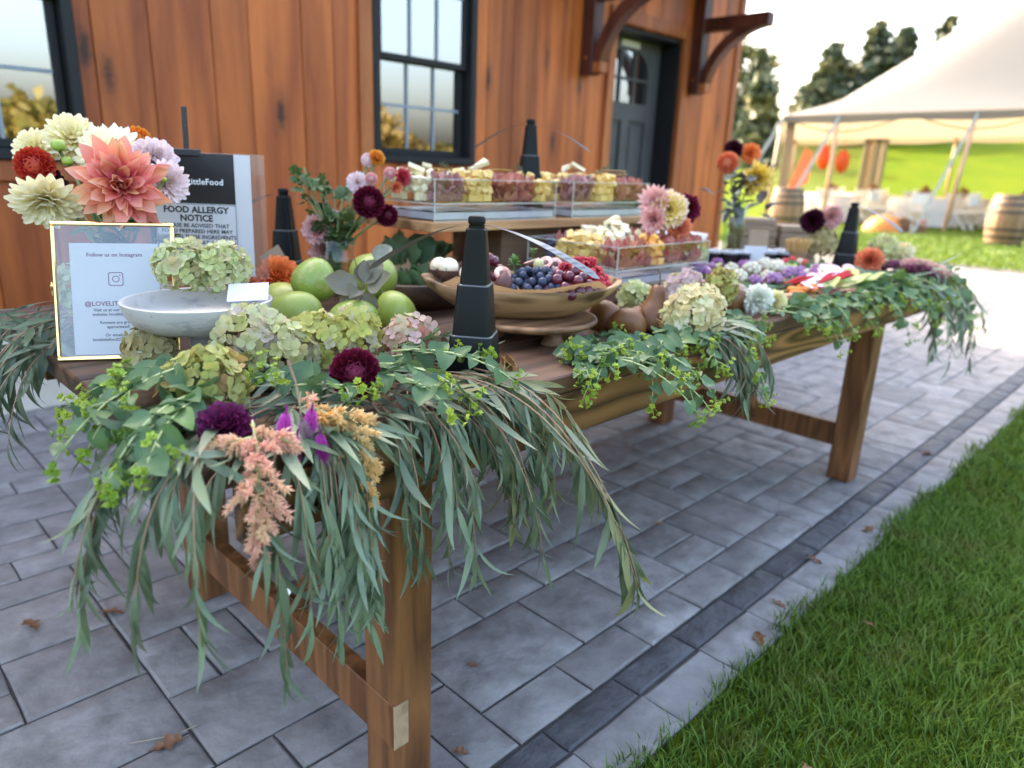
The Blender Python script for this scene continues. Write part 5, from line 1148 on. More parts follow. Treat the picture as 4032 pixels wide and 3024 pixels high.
def hydrangea(label, p, rad, n, col, axis=(0, 0, 1), fs=.032, seed=0, stem=None, group=None):
    rn = random.Random(seed+31); t = thing('hydrangea', label, 'hydrangea', group=group, mat4=frame(Vector(p), axis))
    for i in range(n):
        f = (i+.5)/n; ph = math.acos(1-1.72*f); a = i*2.39996+rn.uniform(-.2, .2); o_ = Vector((math.sin(ph)*math.cos(a), math.sin(ph)*math.sin(a), math.cos(ph)))
        k = rn.choice((1, 1, .96, .9, .80)); P = Vector((o_.x*rad[0], o_.y*rad[1], o_.z*rad[2]))*k; nrm = (Vector((o_.x/rad[0], o_.y/rad[1], o_.z/rad[2])).normalized() + Vector((rn.gauss(0, .33), rn.gauss(0, .33), rn.gauss(0, .33)))).normalized()
        ob('floret', FL[rn.randrange(5)], t, HG[col], mat4=frame(P, nrm) @ Matrix.Rotation(rn.uniform(0, 6.28), 4, 'Z') @ Matrix.Scale(fs*rn.uniform(.75, 1.15), 4))
    b = MB(); m_ = min(rad)
    for i in range(26):
        f = (i+.5)/26; ph = math.acos(1-1.9*f); a = i*2.4; o_ = Vector((math.sin(ph)*math.cos(a)*rad[0], math.sin(ph)*math.sin(a)*rad[1], math.cos(ph)*rad[2]))*.86; b.tube([(0, 0, -rad[2]*.6), o_*.4+Vector((0, 0, -rad[2]*.15)), o_], .0011, 4, cap=False)
    b.tube([(0, 0, -rad[2]*1.35 if stem is None else -rad[2]), (0, 0, -rad[2]*.5)], .003, 6); ob('stems', b.mesh('stems'), t, m_stemg); return t
hydrangea('pale green hydrangea lying in the white marble bowl, left half', (-.108, .470, .935), (.048, .045, .038), 85, 'green', toward((-.09, .5, .92), 1.2), .030, 1)
hydrangea('pale green hydrangea lying in the white marble bowl, right half', (-.052, .440, .931), (.046, .045, .042), 80, 'green', toward((-.03, .48, .92), 1.2), .030, 2)
hydrangea('small tan dried hydrangea in front of the gold frame', (-.200, .405, .806), (.042, .042, .048), 75, 'tan', toward((-.19, .42, .8), .6), .029, 3)
hydrangea('olive hydrangea nearest the viewer at the front of the table end', (-.212, .158, .802), (.060, .056, .052), 105, 'olive', toward((-.2, .18, .8), .6), .034, 4)
hydrangea('pale green and mauve hydrangea just below the marble bowl stem', (-.092, .262, .836), (.058, .055, .056), 105, 'mixed', toward((-.1, .25, .84), .7), .032, 5)
hydrangea('hydrangea with green and blush florets in the middle of the front cluster', (-.055, .235, .815), (.062, .056, .054), 110, 'mixed', toward((-.05, .23, .82), .8), .031, 6)
hydrangea('lime hydrangea just above the burgundy dahlia', (.015, .235, .818), (.060, .054, .056), 105, 'lime', toward((0, .23, .82), .7), .030, 7)
hydrangea('lime yellow hydrangea in front of the green fruit', (.078, .232, .816), (.062, .054, .056), 110, 'lime', toward((.07, .23, .82), .6), .030, 8)
hydrangea('pink and green hydrangea just left of the nearest fly fan', (.182, .190, .806), (.056, .050, .050), 90, 'pink', toward((.18, .19, .81), .6), .031, 9)
hydrangea('big cream hydrangea beside the upright brown pear', (.857, .002, .818), (.072, .060, .060), 125, 'cream', toward((.85, 0, .82), .5), .036, 10)
hydrangea('small lime hydrangea behind the three brown pears', (.900, .195, .822), (.040, .040, .038), 55, 'green', toward((.88, .19, .82), .6), .034, 11)
hydrangea('mauve pink hydrangea under the front clear tray', (1.03, .145, .836), (.058, .045, .042), 80, 'mauve', toward((1.04, .1, .85), .6), .034, 12)
hydrangea('olive hydrangea at the right of the mauve one under the front clear tray', (1.125, .085, .842), (.044, .04, .058), 75, 'olive', toward((1.08, .06, .84), .8), .034, 13)
hydrangea('pale olive hydrangea below the pink and dark dahlias near the far end', (2.44, .36, .875), (.055, .055, .06), 60, 'tan', (0, 0, 1), .04, 14)
hydrangea('pale green hydrangea behind the coral dahlia at the far end of the table', (2.56, .16, .868), (.060, .055, .052), 65, 'green', (0, 0, 1), .04, 15)
hydrangea('small white hydrangea at the very end of the table beside the pale green one', (2.70, .13, .845), (.05, .045, .04), 50, 'cream', (0, 0, 1), .04, 16)
hydrangea('pale hydrangea beside the back vase, behind the front tray', (1.86, .62, .835), (.055, .05, .048), 60, 'green', (0, 0, 1), .036, 17)
hydrangea('pale green hydrangea behind the gold frame on the table', (-.17, .87, .84), (.05, .05, .06), 60, 'green', (0, 0, 1), .034, 18)

# ---- dahlias laid on the garlands
bloom('dahlia', 'round burgundy pompon dahlia at the front of the table', (-.022, .058, .814), toward((0, .087, .8), .12), .0425, m_burg, 'ball', seed=21)
bloom('dahlia', 'dark plum dahlia in the eucalyptus at the front corner', (-.248, .012, .792), toward((-.23, .03, .777), .85, -.15), .036, m_purp, 'form', seed=22)
bloom('dahlia', 'bright orange dahlia just left of the green fruit', (.233, .786, .850), toward((.23, .78, .85), .55), .052, m_orange_p, 'form', seed=23)
bloom('dahlia', 'small red dahlia half hidden beside the bright orange one', (.165, .80, .83), toward((.165, .8, .83), .3), .032, m_coral, 'form', seed=24)
bloom('dahlia', 'coral orange dahlia beside the farthest fly fan', (2.33, .128, .835), toward((2.33, .12, .83), .05), .053, m_coral, 'form', seed=25)
bloom('dahlia', 'yellow dahlia with lilac tips at the right of the raised shelf', (1.335, .404, 1.020), toward((1.33, .4, 1.02), .05, .1), .060, m_yelp2, 'cream', stem=(1.42, .47, .90), seed=26)
bloom('dahlia', 'dark burgundy dahlia right of the yellow one by the raised shelf', (1.46, .42, 1.020), toward((1.46, .42, 1.02), 0, .5), .048, m_burg, 'form', stem=(1.43, .47, .9), seed=27)
bloom('dahlia', 'coral dahlia below the yellow one by the raised shelf', (1.37, .385, .972), toward((1.35, .36, .98), .5, .2), .040, m_coral, 'form', stem=(1.42, .47, .9), seed=28)
bloom('spider_flower', 'peachy spidery flower left of the yellow dahlia by the raised shelf', (1.312, .44, 1.040), toward((1.3, .44, 1.04), .35, -.35), .058, m_pinkp, 'straw', 'flower', stem=(1.42, .47, .9), seed=29)
bloom('spider_flower', 'lower peachy spidery flower left of the yellow dahlia', (1.290, .425, .992), toward((1.3, .44, 1.0), -.1, -.4), .048, m_pinkp, 'straw', 'flower', stem=(1.42, .47, .9), seed=30)
glass_vase('small glass vase holding the yellow and burgundy dahlias behind the front tray', (1.525, .50, TZ), .04, .15)
bloom('dahlia', 'black maroon dahlia left of the pink one near the far end', (2.41, .405, .962), toward((2.4, .4, .96), 0, -.2), .050, m_dark, 'form', stem=(2.46, .40, .82), seed=31)
bloom('dahlia', 'salmon pink dahlia right of the black maroon one near the far end', (2.465, .352, .982), toward((2.46, .35, .98), .1, .2), .050, m_pinkp, 'form', stem=(2.46, .40, .82), seed=32)
bloom('carnation', 'white ruffled carnation at the table edge before the vegetable platter', (1.27, .048, .803), toward((1.27, .05, .8), .4), .044, m_whitep, 'form', 'carnation', seed=33)
bloom('carnation', 'small pale lemon flower right of the white carnation', (1.325, .022, .795), toward((1.32, .02, .79), .2, .3), .034, m_lemon, 'form', 'flower', seed=34)
# ---- vase bouquet beside the trays
V1 = Vector((.485, .925, TZ)); glass_vase('clear glass vase of geranium leaves and dark dahlias left of the shelf', tuple(V1), .050, .155); S1 = V1+Vector((0, 0, .12))
bloom('dahlia', 'upper dark burgundy pompon dahlia in the leafy vase', (.51, .80, 1.024), toward((.51, .8, 1.02), .05, .1), .046, m_burg, 'ball', stem=S1, seed=41)
bloom('dahlia', 'lower dark burgundy pompon dahlia in the leafy vase beside the clear tray', (.572, .805, .988), toward((.57, .8, .99), -.1, .4), .033, m_burg, 'ball', stem=S1, seed=42)
bloom('dahlia', 'pink pompon dahlia at the left of the leafy vase', (.452, .968, .941), toward((.45, .97, .94), .1, -.55), .044, m_pinkp, 'form', stem=S1, seed=43)
bloom('dahlia', 'dusty pink dahlia low on the leafy vase', (.478, .985, .880), toward((.48, .98, .88), 0, -.25), .042, m_pinkp, 'form', stem=S1, seed=44)
bloom('strawflower', 'orange yellow strawflower at the top of the leafy vase', (.607, .90, 1.138), toward((.6, .9, 1.14), .9, .4), .024, m_orball, 'form', 'strawflower', stem=S1, seed=45)
bloom('strawflower', 'pale pink strawflower bud beside the orange one', (.588, .916, 1.131), toward((.59, .91, 1.13), .3, -.2), .021, m_palep, 'ball', 'strawflower', stem=S1, seed=46)
bloom('strawflower', 'crimson strawflower turned away at the right of the leafy vase', (.646, .838, 1.090), toward((.64, .84, 1.09), .1, 1.4), .031, mat('crimson_petal', rough=.5, uvr=[(0, (.35, .02, .03)), (1, (.62, .06, .09))], transl=.2), 'straw', 'strawflower', stem=S1, seed=47)
bloom('strawflower', 'pink strawflower between the burgundy dahlia and the tray', (.615, .85, 1.098), toward((.61, .85, 1.1), .3, .2), .019, m_pinkp, 'ball', 'strawflower', stem=S1, seed=48)
bloom('strawflower', 'pink strawflower just above the upper burgundy dahlia', (.560, .86, 1.082), toward((.56, .86, 1.08), .4, 0), .019, m_pinkp, 'ball', 'strawflower', stem=S1, seed=49)
bloom('strawflower', 'dusky strawflower hanging under the crimson one', (.62, .83, 1.062), toward((.62, .83, 1.06), -.4, .6), .020, m_coral, 'straw', 'strawflower', stem=S1, seed=50)
bloom('strawflower', 'pale blush flower behind the upper burgundy dahlia', (.535, .89, 1.07), toward((.53, .89, 1.07), .2, -.2), .030, m_palep, 'cream', 'flower', stem=S1, seed=51)
# geranium: lobed leaves
def lobed(seed):
    b = MB(); r = random.Random(seed)
    for q, (a, s) in enumerate(((0, 1), (.75, .75), (-.75, .75), (1.5, .5), (-1.5, .5))):
        R_ = Matrix.Rotation(a, 4, 'Z'); b.merge(petal(.62*s, .34*s, [(0, .35), (.3, .7), (.5, 1), (.62, .7), (.78, .95), (.9, .55), (1, .1)], .3, -.5+r.uniform(-.2, .2), 1, 6, .25, q+seed), Matrix.Translation((0, .28, 0)) @ R_)
    b.merge(petal(.34, .03, [(0, 1), (1, 1)], 0, 0, 1, 2), Matrix.Identity(4)); return b.mesh('leaf', True)
LOB = [lobed(k) for k in range(3)]
m_ger = mat('geranium_leaf', rough=.5, rands=[(.065, .125, .03), (.10, .17, .045), (.05, .10, .03)], var=(.12, .17, .06), vscale=30, transl=.25)
t = thing('geranium_stems', 'scented geranium stems with lobed green leaves filling the vase left of the shelf', 'foliage', tuple(S1))
for k in range(15):
    a = rf.uniform(0, 6.28); tip = Vector((math.cos(a)*rf.uniform(.02, .07), math.sin(a)*rf.uniform(.02, .07), rf.uniform(.05, .20))) + (Vector((-.055, .03, .03)) if k % 3 == 0 else Vector((0, 0, 0)))
    if k < 2: tip = Vector((-.06, .055, .225-.03*k))
    b = MB(); P = [Vector((0, 0, -.1)), tip*.4, tip]; b.tube(P, .0022, 5); ob('stem', b.mesh('stem', True), t, m_stemg)
    for q in range(10):
        u = rf.uniform(.15, 1); p = (P[1]*(u/.5) if u < .5 else P[1].lerp(P[2], (u-.5)*2)); d = Vector((rf.gauss(0, 1), rf.gauss(0, 1), rf.gauss(.1, .6))) + tip.normalized()*.6
        ob('leaf', LOB[q % 3], t, m_ger, mat4=frame_y(p, d, (rf.gauss(0, .4), rf.gauss(0, .4), 1)) @ Matrix.Scale(rf.uniform(.030, .060), 4))
# ---- far vase
V2 = Vector((2.245, .665, TZ)); glass_vase('tall dark glass vase of mixed dahlias at the back right of the table', tuple(V2+Vector((0, 0, .03))), .05, .24); S2 = V2+Vector((0, 0, .2))
bloom('dahlia', 'coral pompon dahlia at the left of the back vase', (2.249, .731, 1.180), toward((2.25, .73, 1.18), .1, -.2), .050, m_coral, 'ball', stem=S2, seed=61)
bloom('dahlia', 'black maroon dahlia at the top of the back vase', (2.326, .753, 1.238), toward((2.3, .75, 1.2), .4), .040, m_dark, 'form', stem=S2, seed=62)
bloom('dahlia', 'bright orange dahlia at the top right of the back vase', (2.375, .70, 1.222), toward((2.37, .7, 1.2), .3, .3), .046, m_orange_p, 'cream', stem=S2, seed=63)
bloom('dahlia', 'big golden yellow dahlia in the back vase', (2.276, .605, 1.123), toward((2.27, .6, 1.12), -.15, .3), .072, m_yelp, 'decor', stem=S2, seed=64)
foliage('foliage', 'grey green leaves round the back vase', V2+Vector((0, 0, .27)), [((rf.gauss(0, 1), rf.gauss(0, 1), rf.uniform(-.6, .9)), rf.uniform(.06, .10), (rf.gauss(0, .05), rf.gauss(0, .05), rf.uniform(-.05, .12))) for k in range(46)], mat('grey_leaf', rough=.6, rands=[(.07, .09, .075), (.12, .14, .12), (.13, .08, .075)], transl=.15))

# ================================================================== GARLANDS
m_euc = mat('eucalyptus_leaf', rough=.48, rands=[(.115, .170, .105), (.150, .210, .135), (.195, .255, .170), (.080, .125, .070), (.155, .205, .095)], var=(.18, .23, .13), vscale=24, transl=.15, spec=.5)
m_eucy = mat('eucalyptus_leaf_olive', rough=.48, rands=[(.17, .20, .085), (.22, .24, .11), (.13, .16, .07)], var=(.25, .24, .11), vscale=24, transl=.2, spec=.45)
m_eucd = mat('eucalyptus_leaf_deep', rough=.45, rands=[(.075, .115, .07), (.10, .145, .085), (.06, .09, .05), (.13, .17, .115)], var=(.13, .16, .09), vscale=24, transl=.15, spec=.5)
m_euct = mat('eucalyptus_twig', (.24, .11, .07), .55, var=(.30, .22, .12), vscale=25)
m_bup = mat('bupleurum_leaf', rough=.42, rands=[(.075, .145, .065), (.100, .185, .080), (.060, .110, .065), (.150, .260, .055)], transl=.25, spec=.3, var=(.10, .17, .065), vscale=30)
m_bups = mat('bupleurum_stem', (.32, .38, .15), .45)
m_bupf = mat('bupleurum_flower', rough=.5, rands=[(.20, .32, .03), (.30, .42, .04), (.38, .46, .05), (.16, .28, .04)], transl=.25)
EU = [petal(.100, w_*.95, SH_EUC, .25, bd, 1, 8, .05, k, tw, 0, sd).mesh('leaf', True) for k, (w_, bd, tw, sd) in enumerate([(.0125, -.5, .5, .18), (.0115, -.9, -.7, -.22), (.014, -.3, .3, -.12), (.010, .5, .9, .26), (.0125, -1.2, -.3, .1)])]
BL = [petal(.036, w_, SH_HEART, .3, bd, 2, 6, .12, k).mesh('leaf', True) for k, (w_, bd) in enumerate([(.034, -.5), (.030, -.9), (.036, .2), (.027, -.7)])]
def inside(p): return T0-.004 < p.x < TX1+.004 and TY0-.004 < p.y < TY1+.004
def drape(p0, d0, L_, kap=5.0, ds=.014, lift=.010, apronout=.012):
    p = Vector(p0); d = Vector(d0).normalized(); P = [p.copy()]
    for i in range(int(L_/ds)):
        k = ds*kap*(1 if not inside(p) else .55); d = (d*(1-k) + Vector((random.gauss(0, .05), random.gauss(0, .05), -1))*k).normalized(); q = p + d*ds
        if inside(q):
            if p.z > TZ-.02:
                if q.z < TZ+lift: q.z = TZ+lift; d.z = max(0, d.z); d = d.normalized() if d.length > .2 else Vector((d0[0], d0[1], 0)).normalized()
            else:
                if abs(q.y-TY0) < abs(q.x-T0): q.y = TY0-apronout
                else: q.x = T0-apronout
        p = q; P.append(p.copy())
    return P
def euc(p0, az, L_, label, group, el=.12, kap=5.0, scale=1.0, step=.0150, name='eucalyptus_branch'):
    d0 = (math.cos(az)*math.cos(el), math.sin(az)*math.cos(el), math.sin(el)); P = drape(p0, d0, L_, kap); o_ = P[0]; t = thing(name, label, 'eucalyptus', tuple(o_), group)
    b = MB(); b.tube([q-o_ for q in P[::2]+([P[-1]] if len(P) % 2 == 0 else [])], .0018, 5, r1=.0006); ob('twig', b.mesh('twig', True), t, m_euct)
    em = random.choice((m_euc, m_euc, m_euc, m_eucd, m_eucd, m_eucy if group == GL['c'][1] else m_euc))
    n = int(L_/step); sgn = 1; ph = random.uniform(0, 6.28)
    for i in range(2, n+2):
        f = min(.999, i/(n+1)); j = f*(len(P)-1); a = int(j); p = P[a].lerp(P[min(a+1, len(P)-1)], j-a); tg = (P[min(a+1, len(P)-1)]-P[a]).normalized() if a+1 < len(P) else (P[a]-P[a-1]).normalized(); sgn = -sgn
        pr_ = ph+i*.35+random.gauss(0, .9); side = tg.cross(Vector((math.sin(pr_), math.cos(pr_), .35))).normalized()*sgn; hang = -.2-(.9*random.random()+.25)*(not inside(p))
        d = (tg*random.uniform(.6, 1.0) + side*random.uniform(.15, .55) + Vector((random.gauss(0, .12), random.gauss(0, .12), hang))).normalized(); s = scale*random.choice((.55, .75, .9, 1, 1.1, 1.25))*random.uniform(.9, 1.08)*(1-.35*f**3)
        if inside(p) and p.z < TZ+.03 and d.z < -.05: d.z = random.uniform(-.03, .12); d.normalize()
        hint = Vector((random.gauss(0, .6), random.gauss(0, .6), .8)) - cf*.5; ob('leaf', EU[random.randrange(5)], t, em, mat4=frame_y(p-o_, d, hint) @ Matrix.Diagonal((s*random.uniform(.85, 1.2), s, s, 1)))
    return t
def cluster_mesh(seed):
    r = random.Random(seed); b = MB()
    for i in range(7):
        c = Vector((r.gauss(0, .010), r.gauss(0, .010), r.uniform(-.004, .010))); ax = Vector((c.x*60, c.y*60, r.uniform(.3, 1.2))).normalized(); M0 = frame(c, ax)
        for q in range(5):
            a = q*1.2566; b.merge(petal(.0085, .0062, SH_POINT, .3, .5, 1, 3), M0 @ frame_y(Vector((0, 0, 0)), (math.cos(a), math.sin(a), .25), (0, 0, 1)))
        for q in range(4): b.ball(M0 @ Vector((r.gauss(0, .0018), r.gauss(0, .0018), .003)), .0017, 5, 4)
        b.tube([(0, 0, -.012), c], .0006, 3, cap=False)
    return b.mesh('flower_cluster', True)
CLU = [cluster_mesh(k) for k in range(4)]
def bup(p0, az, L_, label, group, el=.25, kap=6.0, n=8, s0=1.0):
    d0 = (math.cos(az)*math.cos(el), math.sin(az)*math.cos(el), math.sin(el)); P = drape(p0, d0, L_, kap, .012, .012); o_ = P[0]; t = thing('bupleurum_sprig', label, 'greenery', tuple(o_), group)
    b = MB(); b.tube([q-o_ for q in P[::2]], .0021, 5, r1=.0010); sgn = 1; cl = []
    for i in range(n):
        f = .12+.86*i/n; j = f*(len(P)-1); a = int(j); p = P[a].lerp(P[min(a+1, len(P)-1)], j-a); tg = (P[min(a+1, len(P)-1)]-P[a]).normalized(); sgn = -sgn
        side = tg.cross(Vector((random.gauss(0, .5), random.gauss(0, .5), 1))).normalized()*sgn; d = (tg*.45 + side*.8 + Vector((0, 0, random.uniform(-.45, .15)))).normalized(); s = s0*random.uniform(.8, 1.3)*(1.15-.5*f)
        if inside(p) and p.z < TZ+.03 and d.z < 0: d.z = abs(d.z)*.3
        ob('leaf', BL[random.randrange(4)], t, m_bup, mat4=frame_y(p-o_-d*.004, d, Vector((random.gauss(0, .4), random.gauss(0, .4), .9))-cf*.35) @ Matrix.Scale(s, 4))
        if f > .45 and random.random() < .30:
            q = p + (tg*.6+side*-.7+Vector((0, 0, -.1))).normalized()*random.uniform(.02, .038); b.tube([p-o_, (p-o_).lerp(q-o_, .5)+Vector((0, 0, .004)), q-o_], .0011, 4); cl.append((q, (q-p).normalized()))
            ob('leaf', BL[random.randrange(4)], t, m_bup, mat4=frame_y(p.lerp(q, .6)-o_, side*-1+tg*.5, (0, 0, 1)) @ Matrix.Scale(s0*random.uniform(.4, .6), 4))
    cl.append((P[-1], (P[-1]-P[-2]).normalized()))
    for (q, d) in cl: ob('flower_cluster', CLU[random.randrange(4)], t, m_bupf, mat4=frame(q-o_, (d+Vector((0, 0, .2))-cf*.3)) @ Matrix.Scale(s0*random.uniform(.6, .95), 4))
    ob('stem', b.mesh('stem', True), t, m_bups); return t
R_ = math.radians
GL = dict(a=('willow eucalyptus branch fanning off the left side of the near table corner', 'eucalyptus off the left of the near corner'), b=('willow eucalyptus branch hanging straight down in front of the near table leg', 'eucalyptus before the near leg'),
          c=('willow eucalyptus branch sweeping off the front edge right of the near leg', 'eucalyptus right of the near leg'), d=('willow eucalyptus branch trailing off the table behind the gold frame', 'eucalyptus behind the gold frame'),
          e=('eucalyptus branch hanging off the front edge below the cream hydrangea', 'eucalyptus below the cream hydrangea'), f=('willow eucalyptus branch hanging off the far right end of the table', 'eucalyptus at the far end'), g=('short eucalyptus sprig bedding the front flowers on the table top', 'eucalyptus bedding the flowers'))
U_ = random.uniform
for k in range(14): euc((U_(-.25, -.12), U_(.03, .26), TZ+U_(.012, .03)), R_(U_(190, 232)), U_(.22, .38), *GL['a'], kap=U_(7, 11))
for k in range(16): euc((U_(-.27, .06), U_(-.01, .05), TZ+U_(.012, .022)), R_(U_(228, 280)), U_(.26, .40), *GL['b'], el=.0, kap=U_(13, 18))
for k in range(17): euc((U_(-.0, .20), U_(.01, .08), TZ+U_(.012, .035)), R_(U_(250, 318)), U_(.24, .38), *GL['c'], kap=U_(6, 11))
for k in range(6): euc((U_(-.14, .02), U_(-.01, .03), TZ+U_(.012, .022)), R_(U_(240, 275)), U_(.24, .34), *GL['b'], el=.0, kap=U_(12, 18))
for k in range(3): euc((.14+.03*k, .03, TZ+.03), R_(280-5*k), .50, *GL['c'], kap=3.6, scale=1.1)
for k in range(13): euc((U_(-.20, .20), U_(.08, .20), TZ+U_(.010, .025)), R_(U_(150, 390)), U_(.12, .20), *GL['g'], el=.1, kap=2, step=.012)
for k in range(12): euc((U_(-.27, -.17), U_(.74, .98), TZ+U_(.012, .05)), R_(U_(185, 232)), U_(.24, .42), *GL['d'], kap=U_(5, 8))
for k in range(7): euc((U_(.78, 1.0), U_(.0, .05), TZ+U_(.012, .03)), R_(U_(255, 305)), U_(.18, .30), *GL['e'], kap=U_(7, 10))
for k in range(24): euc((U_(2.30, 2.72), U_(.0, .16), TZ+U_(.012, .05)), R_(U_(262, 375)), U_(.32, .50), *GL['f'], kap=U_(5, 9), scale=1.15, step=.02)
for k in range(8): euc((U_(2.1, 2.6), U_(.02, .20), TZ+U_(.012, .04)), R_(U_(180, 380)), U_(.15, .22), 'short eucalyptus sprig lying under the coral dahlia at the far end', 'eucalyptus under the coral dahlia', el=.15, kap=2, step=.016)
gb = dict(a=('round leaved bupleurum sprig curling off the left of the near corner', 'bupleurum at the near corner'), b=('bupleurum sprig with lime flowers lying over the eucalyptus beside the nearest fan', 'bupleurum beside the nearest fan'), c=('bupleurum sprig hanging over the front table edge near the brown pears', 'bupleurum below the pears'),
          d=('bupleurum sprig hanging over the front table edge below the vegetable platter', 'bupleurum below the vegetable platter'), e=('bupleurum sprig at the far right corner of the table', 'bupleurum at the far corner'))
for (x, y, z, az, L_, kap) in [(-.16, .24, .80, 195, .26, 6), (-.18, .20, .81, 205, .30, 5), (-.20, .14, .80, 215, .27, 6), (-.14, .28, .80, 183, .24, 7), (-.22, .12, .80, 225, .22, 7), (-.19, .17, .83, 200, .24, 8), (-.24, .10, .79, 210, .20, 8), (-.17, .30, .79, 200, .2, 5)]:
    bup((x, y, z), R_(az), L_, *gb['a'], el=.35, kap=kap, n=9, s0=1.18)
for (x, y, z, az, L_, kap) in [(.08, .15, .80, 310, .20, 4), (.10, .13, .815, 290, .24, 5), (.03, .10, .81, 285, .22, 6), (.13, .17, .81, 330, .16, 3), (.0, .05, .81, 275, .20, 6), (-.12, .10, .80, 300, .14, 5), (-.06, .12, .81, 200, .12, 4)]:
    bup((x, y, z), R_(az), L_, *gb['b'], el=.3, kap=kap, n=8, s0=1.05)
for k in range(20):
    bup((U_(.45, 1.02), U_(-.02, .045), TZ+U_(.010, .022)), R_(U_(195, 345)), U_(.12, .20) if k < 9 else U_(.20, .32), *gb['c'], el=.25, kap=U_(4, 9), n=8, s0=1.0)
for k in range(9): bup((U_(.40, .68), U_(.03, .10), TZ+U_(.010, .02)), R_(U_(150, 390)), U_(.08, .13), 'bupleurum sprig lying flat on the table in front of the brown pears', 'bupleurum flat before the pears', el=.15, kap=2, n=7, s0=1.0)
for k in range(24): bup((U_(1.02, 1.95), U_(-.02, .05), TZ+U_(.012, .03)), R_(U_(200, 350)), U_(.14, .28), *gb['d'], el=.25, kap=U_(5, 9), n=7, s0=1.05)
for k in range(19): bup((U_(1.95, 2.65), U_(-.02, .08), TZ+U_(.012, .05)), R_(U_(220, 370)), U_(.18, .34), *gb['e'], el=.3, kap=U_(5, 8), n=8, s0=1.3)

# ---- celosia and amaranth
def plume(name, label, P, r0, m, n, spike, seed, cat='celosia'):
    rn = random.Random(seed); b = MB(); P = [Vector(p)+Vector((-.022, -.028, .012)) for p in P]; o_ = P[0]
    def at(f): j = f*(len(P)-1); a = min(int(j), len(P)-2); return P[a].lerp(P[a+1], j-a), (P[a+1]-P[a]).normalized()
    nb = 40
    for k in range(nb):
        f = .05+.95*k/nb; p, tg = at(f); rr_ = r0*(math.sin(min(1, f*2.2+.25)*math.pi/2))*(1-.78*max(0, f-.45)/.55)
        side = tg.cross(Vector((rn.gauss(0, 1), rn.gauss(0, 1), rn.gauss(0, 1)))).normalized(); tip = p + (side*.85+tg*.75).normalized()*rr_*rn.uniform(.6, 1.25) + Vector((0, 0, -.003)); mid = p.lerp(tip, .5)+side*.002
        B = [p, mid, tip]; b.tube([q-o_ for q in B], .0012, 3, cap=False)
        for q in range(n//nb):
            u = rn.uniform(.1, 1); c = B[0].lerp(B[1], u*2) if u < .5 else B[1].lerp(B[2], u*2-1); ax = (tip-p).normalized(); d = (ax*.8+Vector((rn.gauss(0, .5), rn.gauss(0, .5), rn.gauss(0, .5)))).normalized(); L_ = spike*rn.uniform(.7, 1.3); s = d.orthogonal().normalized()*L_*.15; s2 = d.cross(s)
            c = c-o_; b.add([c, c+d*L_*.4+s, c+d*L_*.4-s*.5+s2*.86, c+d*L_*.4-s*.5-s2*.86, c+d*L_], [(0, 1, 2), (0, 2, 3), (0, 3, 1), (4, 2, 1), (4, 3, 2), (4, 1, 3)], [(.5, 0), (.5, .4), (.5, .4), (.5, .4), (.5, 1)])
    t = thing(name, label, cat, tuple(o_)); ob('plume', b.mesh('plume'), t, m); b = MB(); b.tube([q-o_ for q in P], .0022, 5, r1=.001); b.tube([(0, 0, 0), (P[0]-P[1]).normalized()*.008+Vector((0, 0, -.002)), (P[0]-P[1]).normalized()*.014+Vector((0, 0, -.008))], .0018, 5); ob('stem', b.mesh('stem'), t, m_bups); return t
m_celp = mat('celosia_peach', rough=.6, uvr=[(0, (.84, .50, .32)), (.6, (.88, .56, .42)), (1, (.88, .46, .38))], transl=.4, var=(.84, .66, .36), vscale=18, vlo=.42, vhi=.7); m_celo = mat('celosia_orange', rough=.6, uvr=[(0, (.86, .48, .12)), (1, (.88, .60, .22))], var=(.88, .70, .36), vscale=20, transl=.4)
m_celm = mat('celosia_magenta', rough=.5, uvr=[(0, (.22, .01, .16)), (.6, (.48, .03, .36)), (1, (.66, .14, .52))], transl=.3); m_celg = mat('celosia_faded', rough=.6, uvr=[(0, (.14, .06, .09)), (1, (.36, .24, .28))])
plume('celosia', 'peach celosia plume hanging at the front corner of the table', [(-.205, .005, .790), (-.220, -.035, .772), (-.230, -.055, .745), (-.236, -.062, .715), (-.240, -.066, .680), (-.242, -.068, .648)], .044, m_celp, 3400, .0095, 1)
plume('celosia', 'peach celosia side plume pointing left over the plum dahlia', [(-.215, -.01, .778), (-.235, .0, .774), (-.262, .015, .766)], .014, m_celp, 520, .009, 2)
plume('celosia', 'small peach celosia tip pointing right from the big plume', [(-.205, -.01, .778), (-.185, -.03, .776), (-.170, -.042, .762)], .013, m_celp, 440, .009, 3)
plume('celosia', 'golden orange celosia plume beside the magenta spikes', [(-.115, .02, .790), (-.098, -.012, .780), (-.085, -.035, .755), (-.080, -.055, .715), (-.078, -.070, .665)], .038, m_celo, 2600, .0088, 4)
plume('celosia', 'golden orange celosia side plume pointing right', [(-.10, -.0, .775), (-.07, -.02, .775), (-.045, -.03, .768)], .018, m_celo, 600, .008, 5)
plume('celosia', 'faded peach celosia tip curling above the orange plume', [(-.115, .03, .800), (-.118, .015, .806), (-.128, .0, .796)], .010, m_celp, 150, .0065, 6)
t = thing('celosia', 'magenta wheat celosia with several feathery spikes at the front corner', 'celosia', (-.168, -.040, .803))
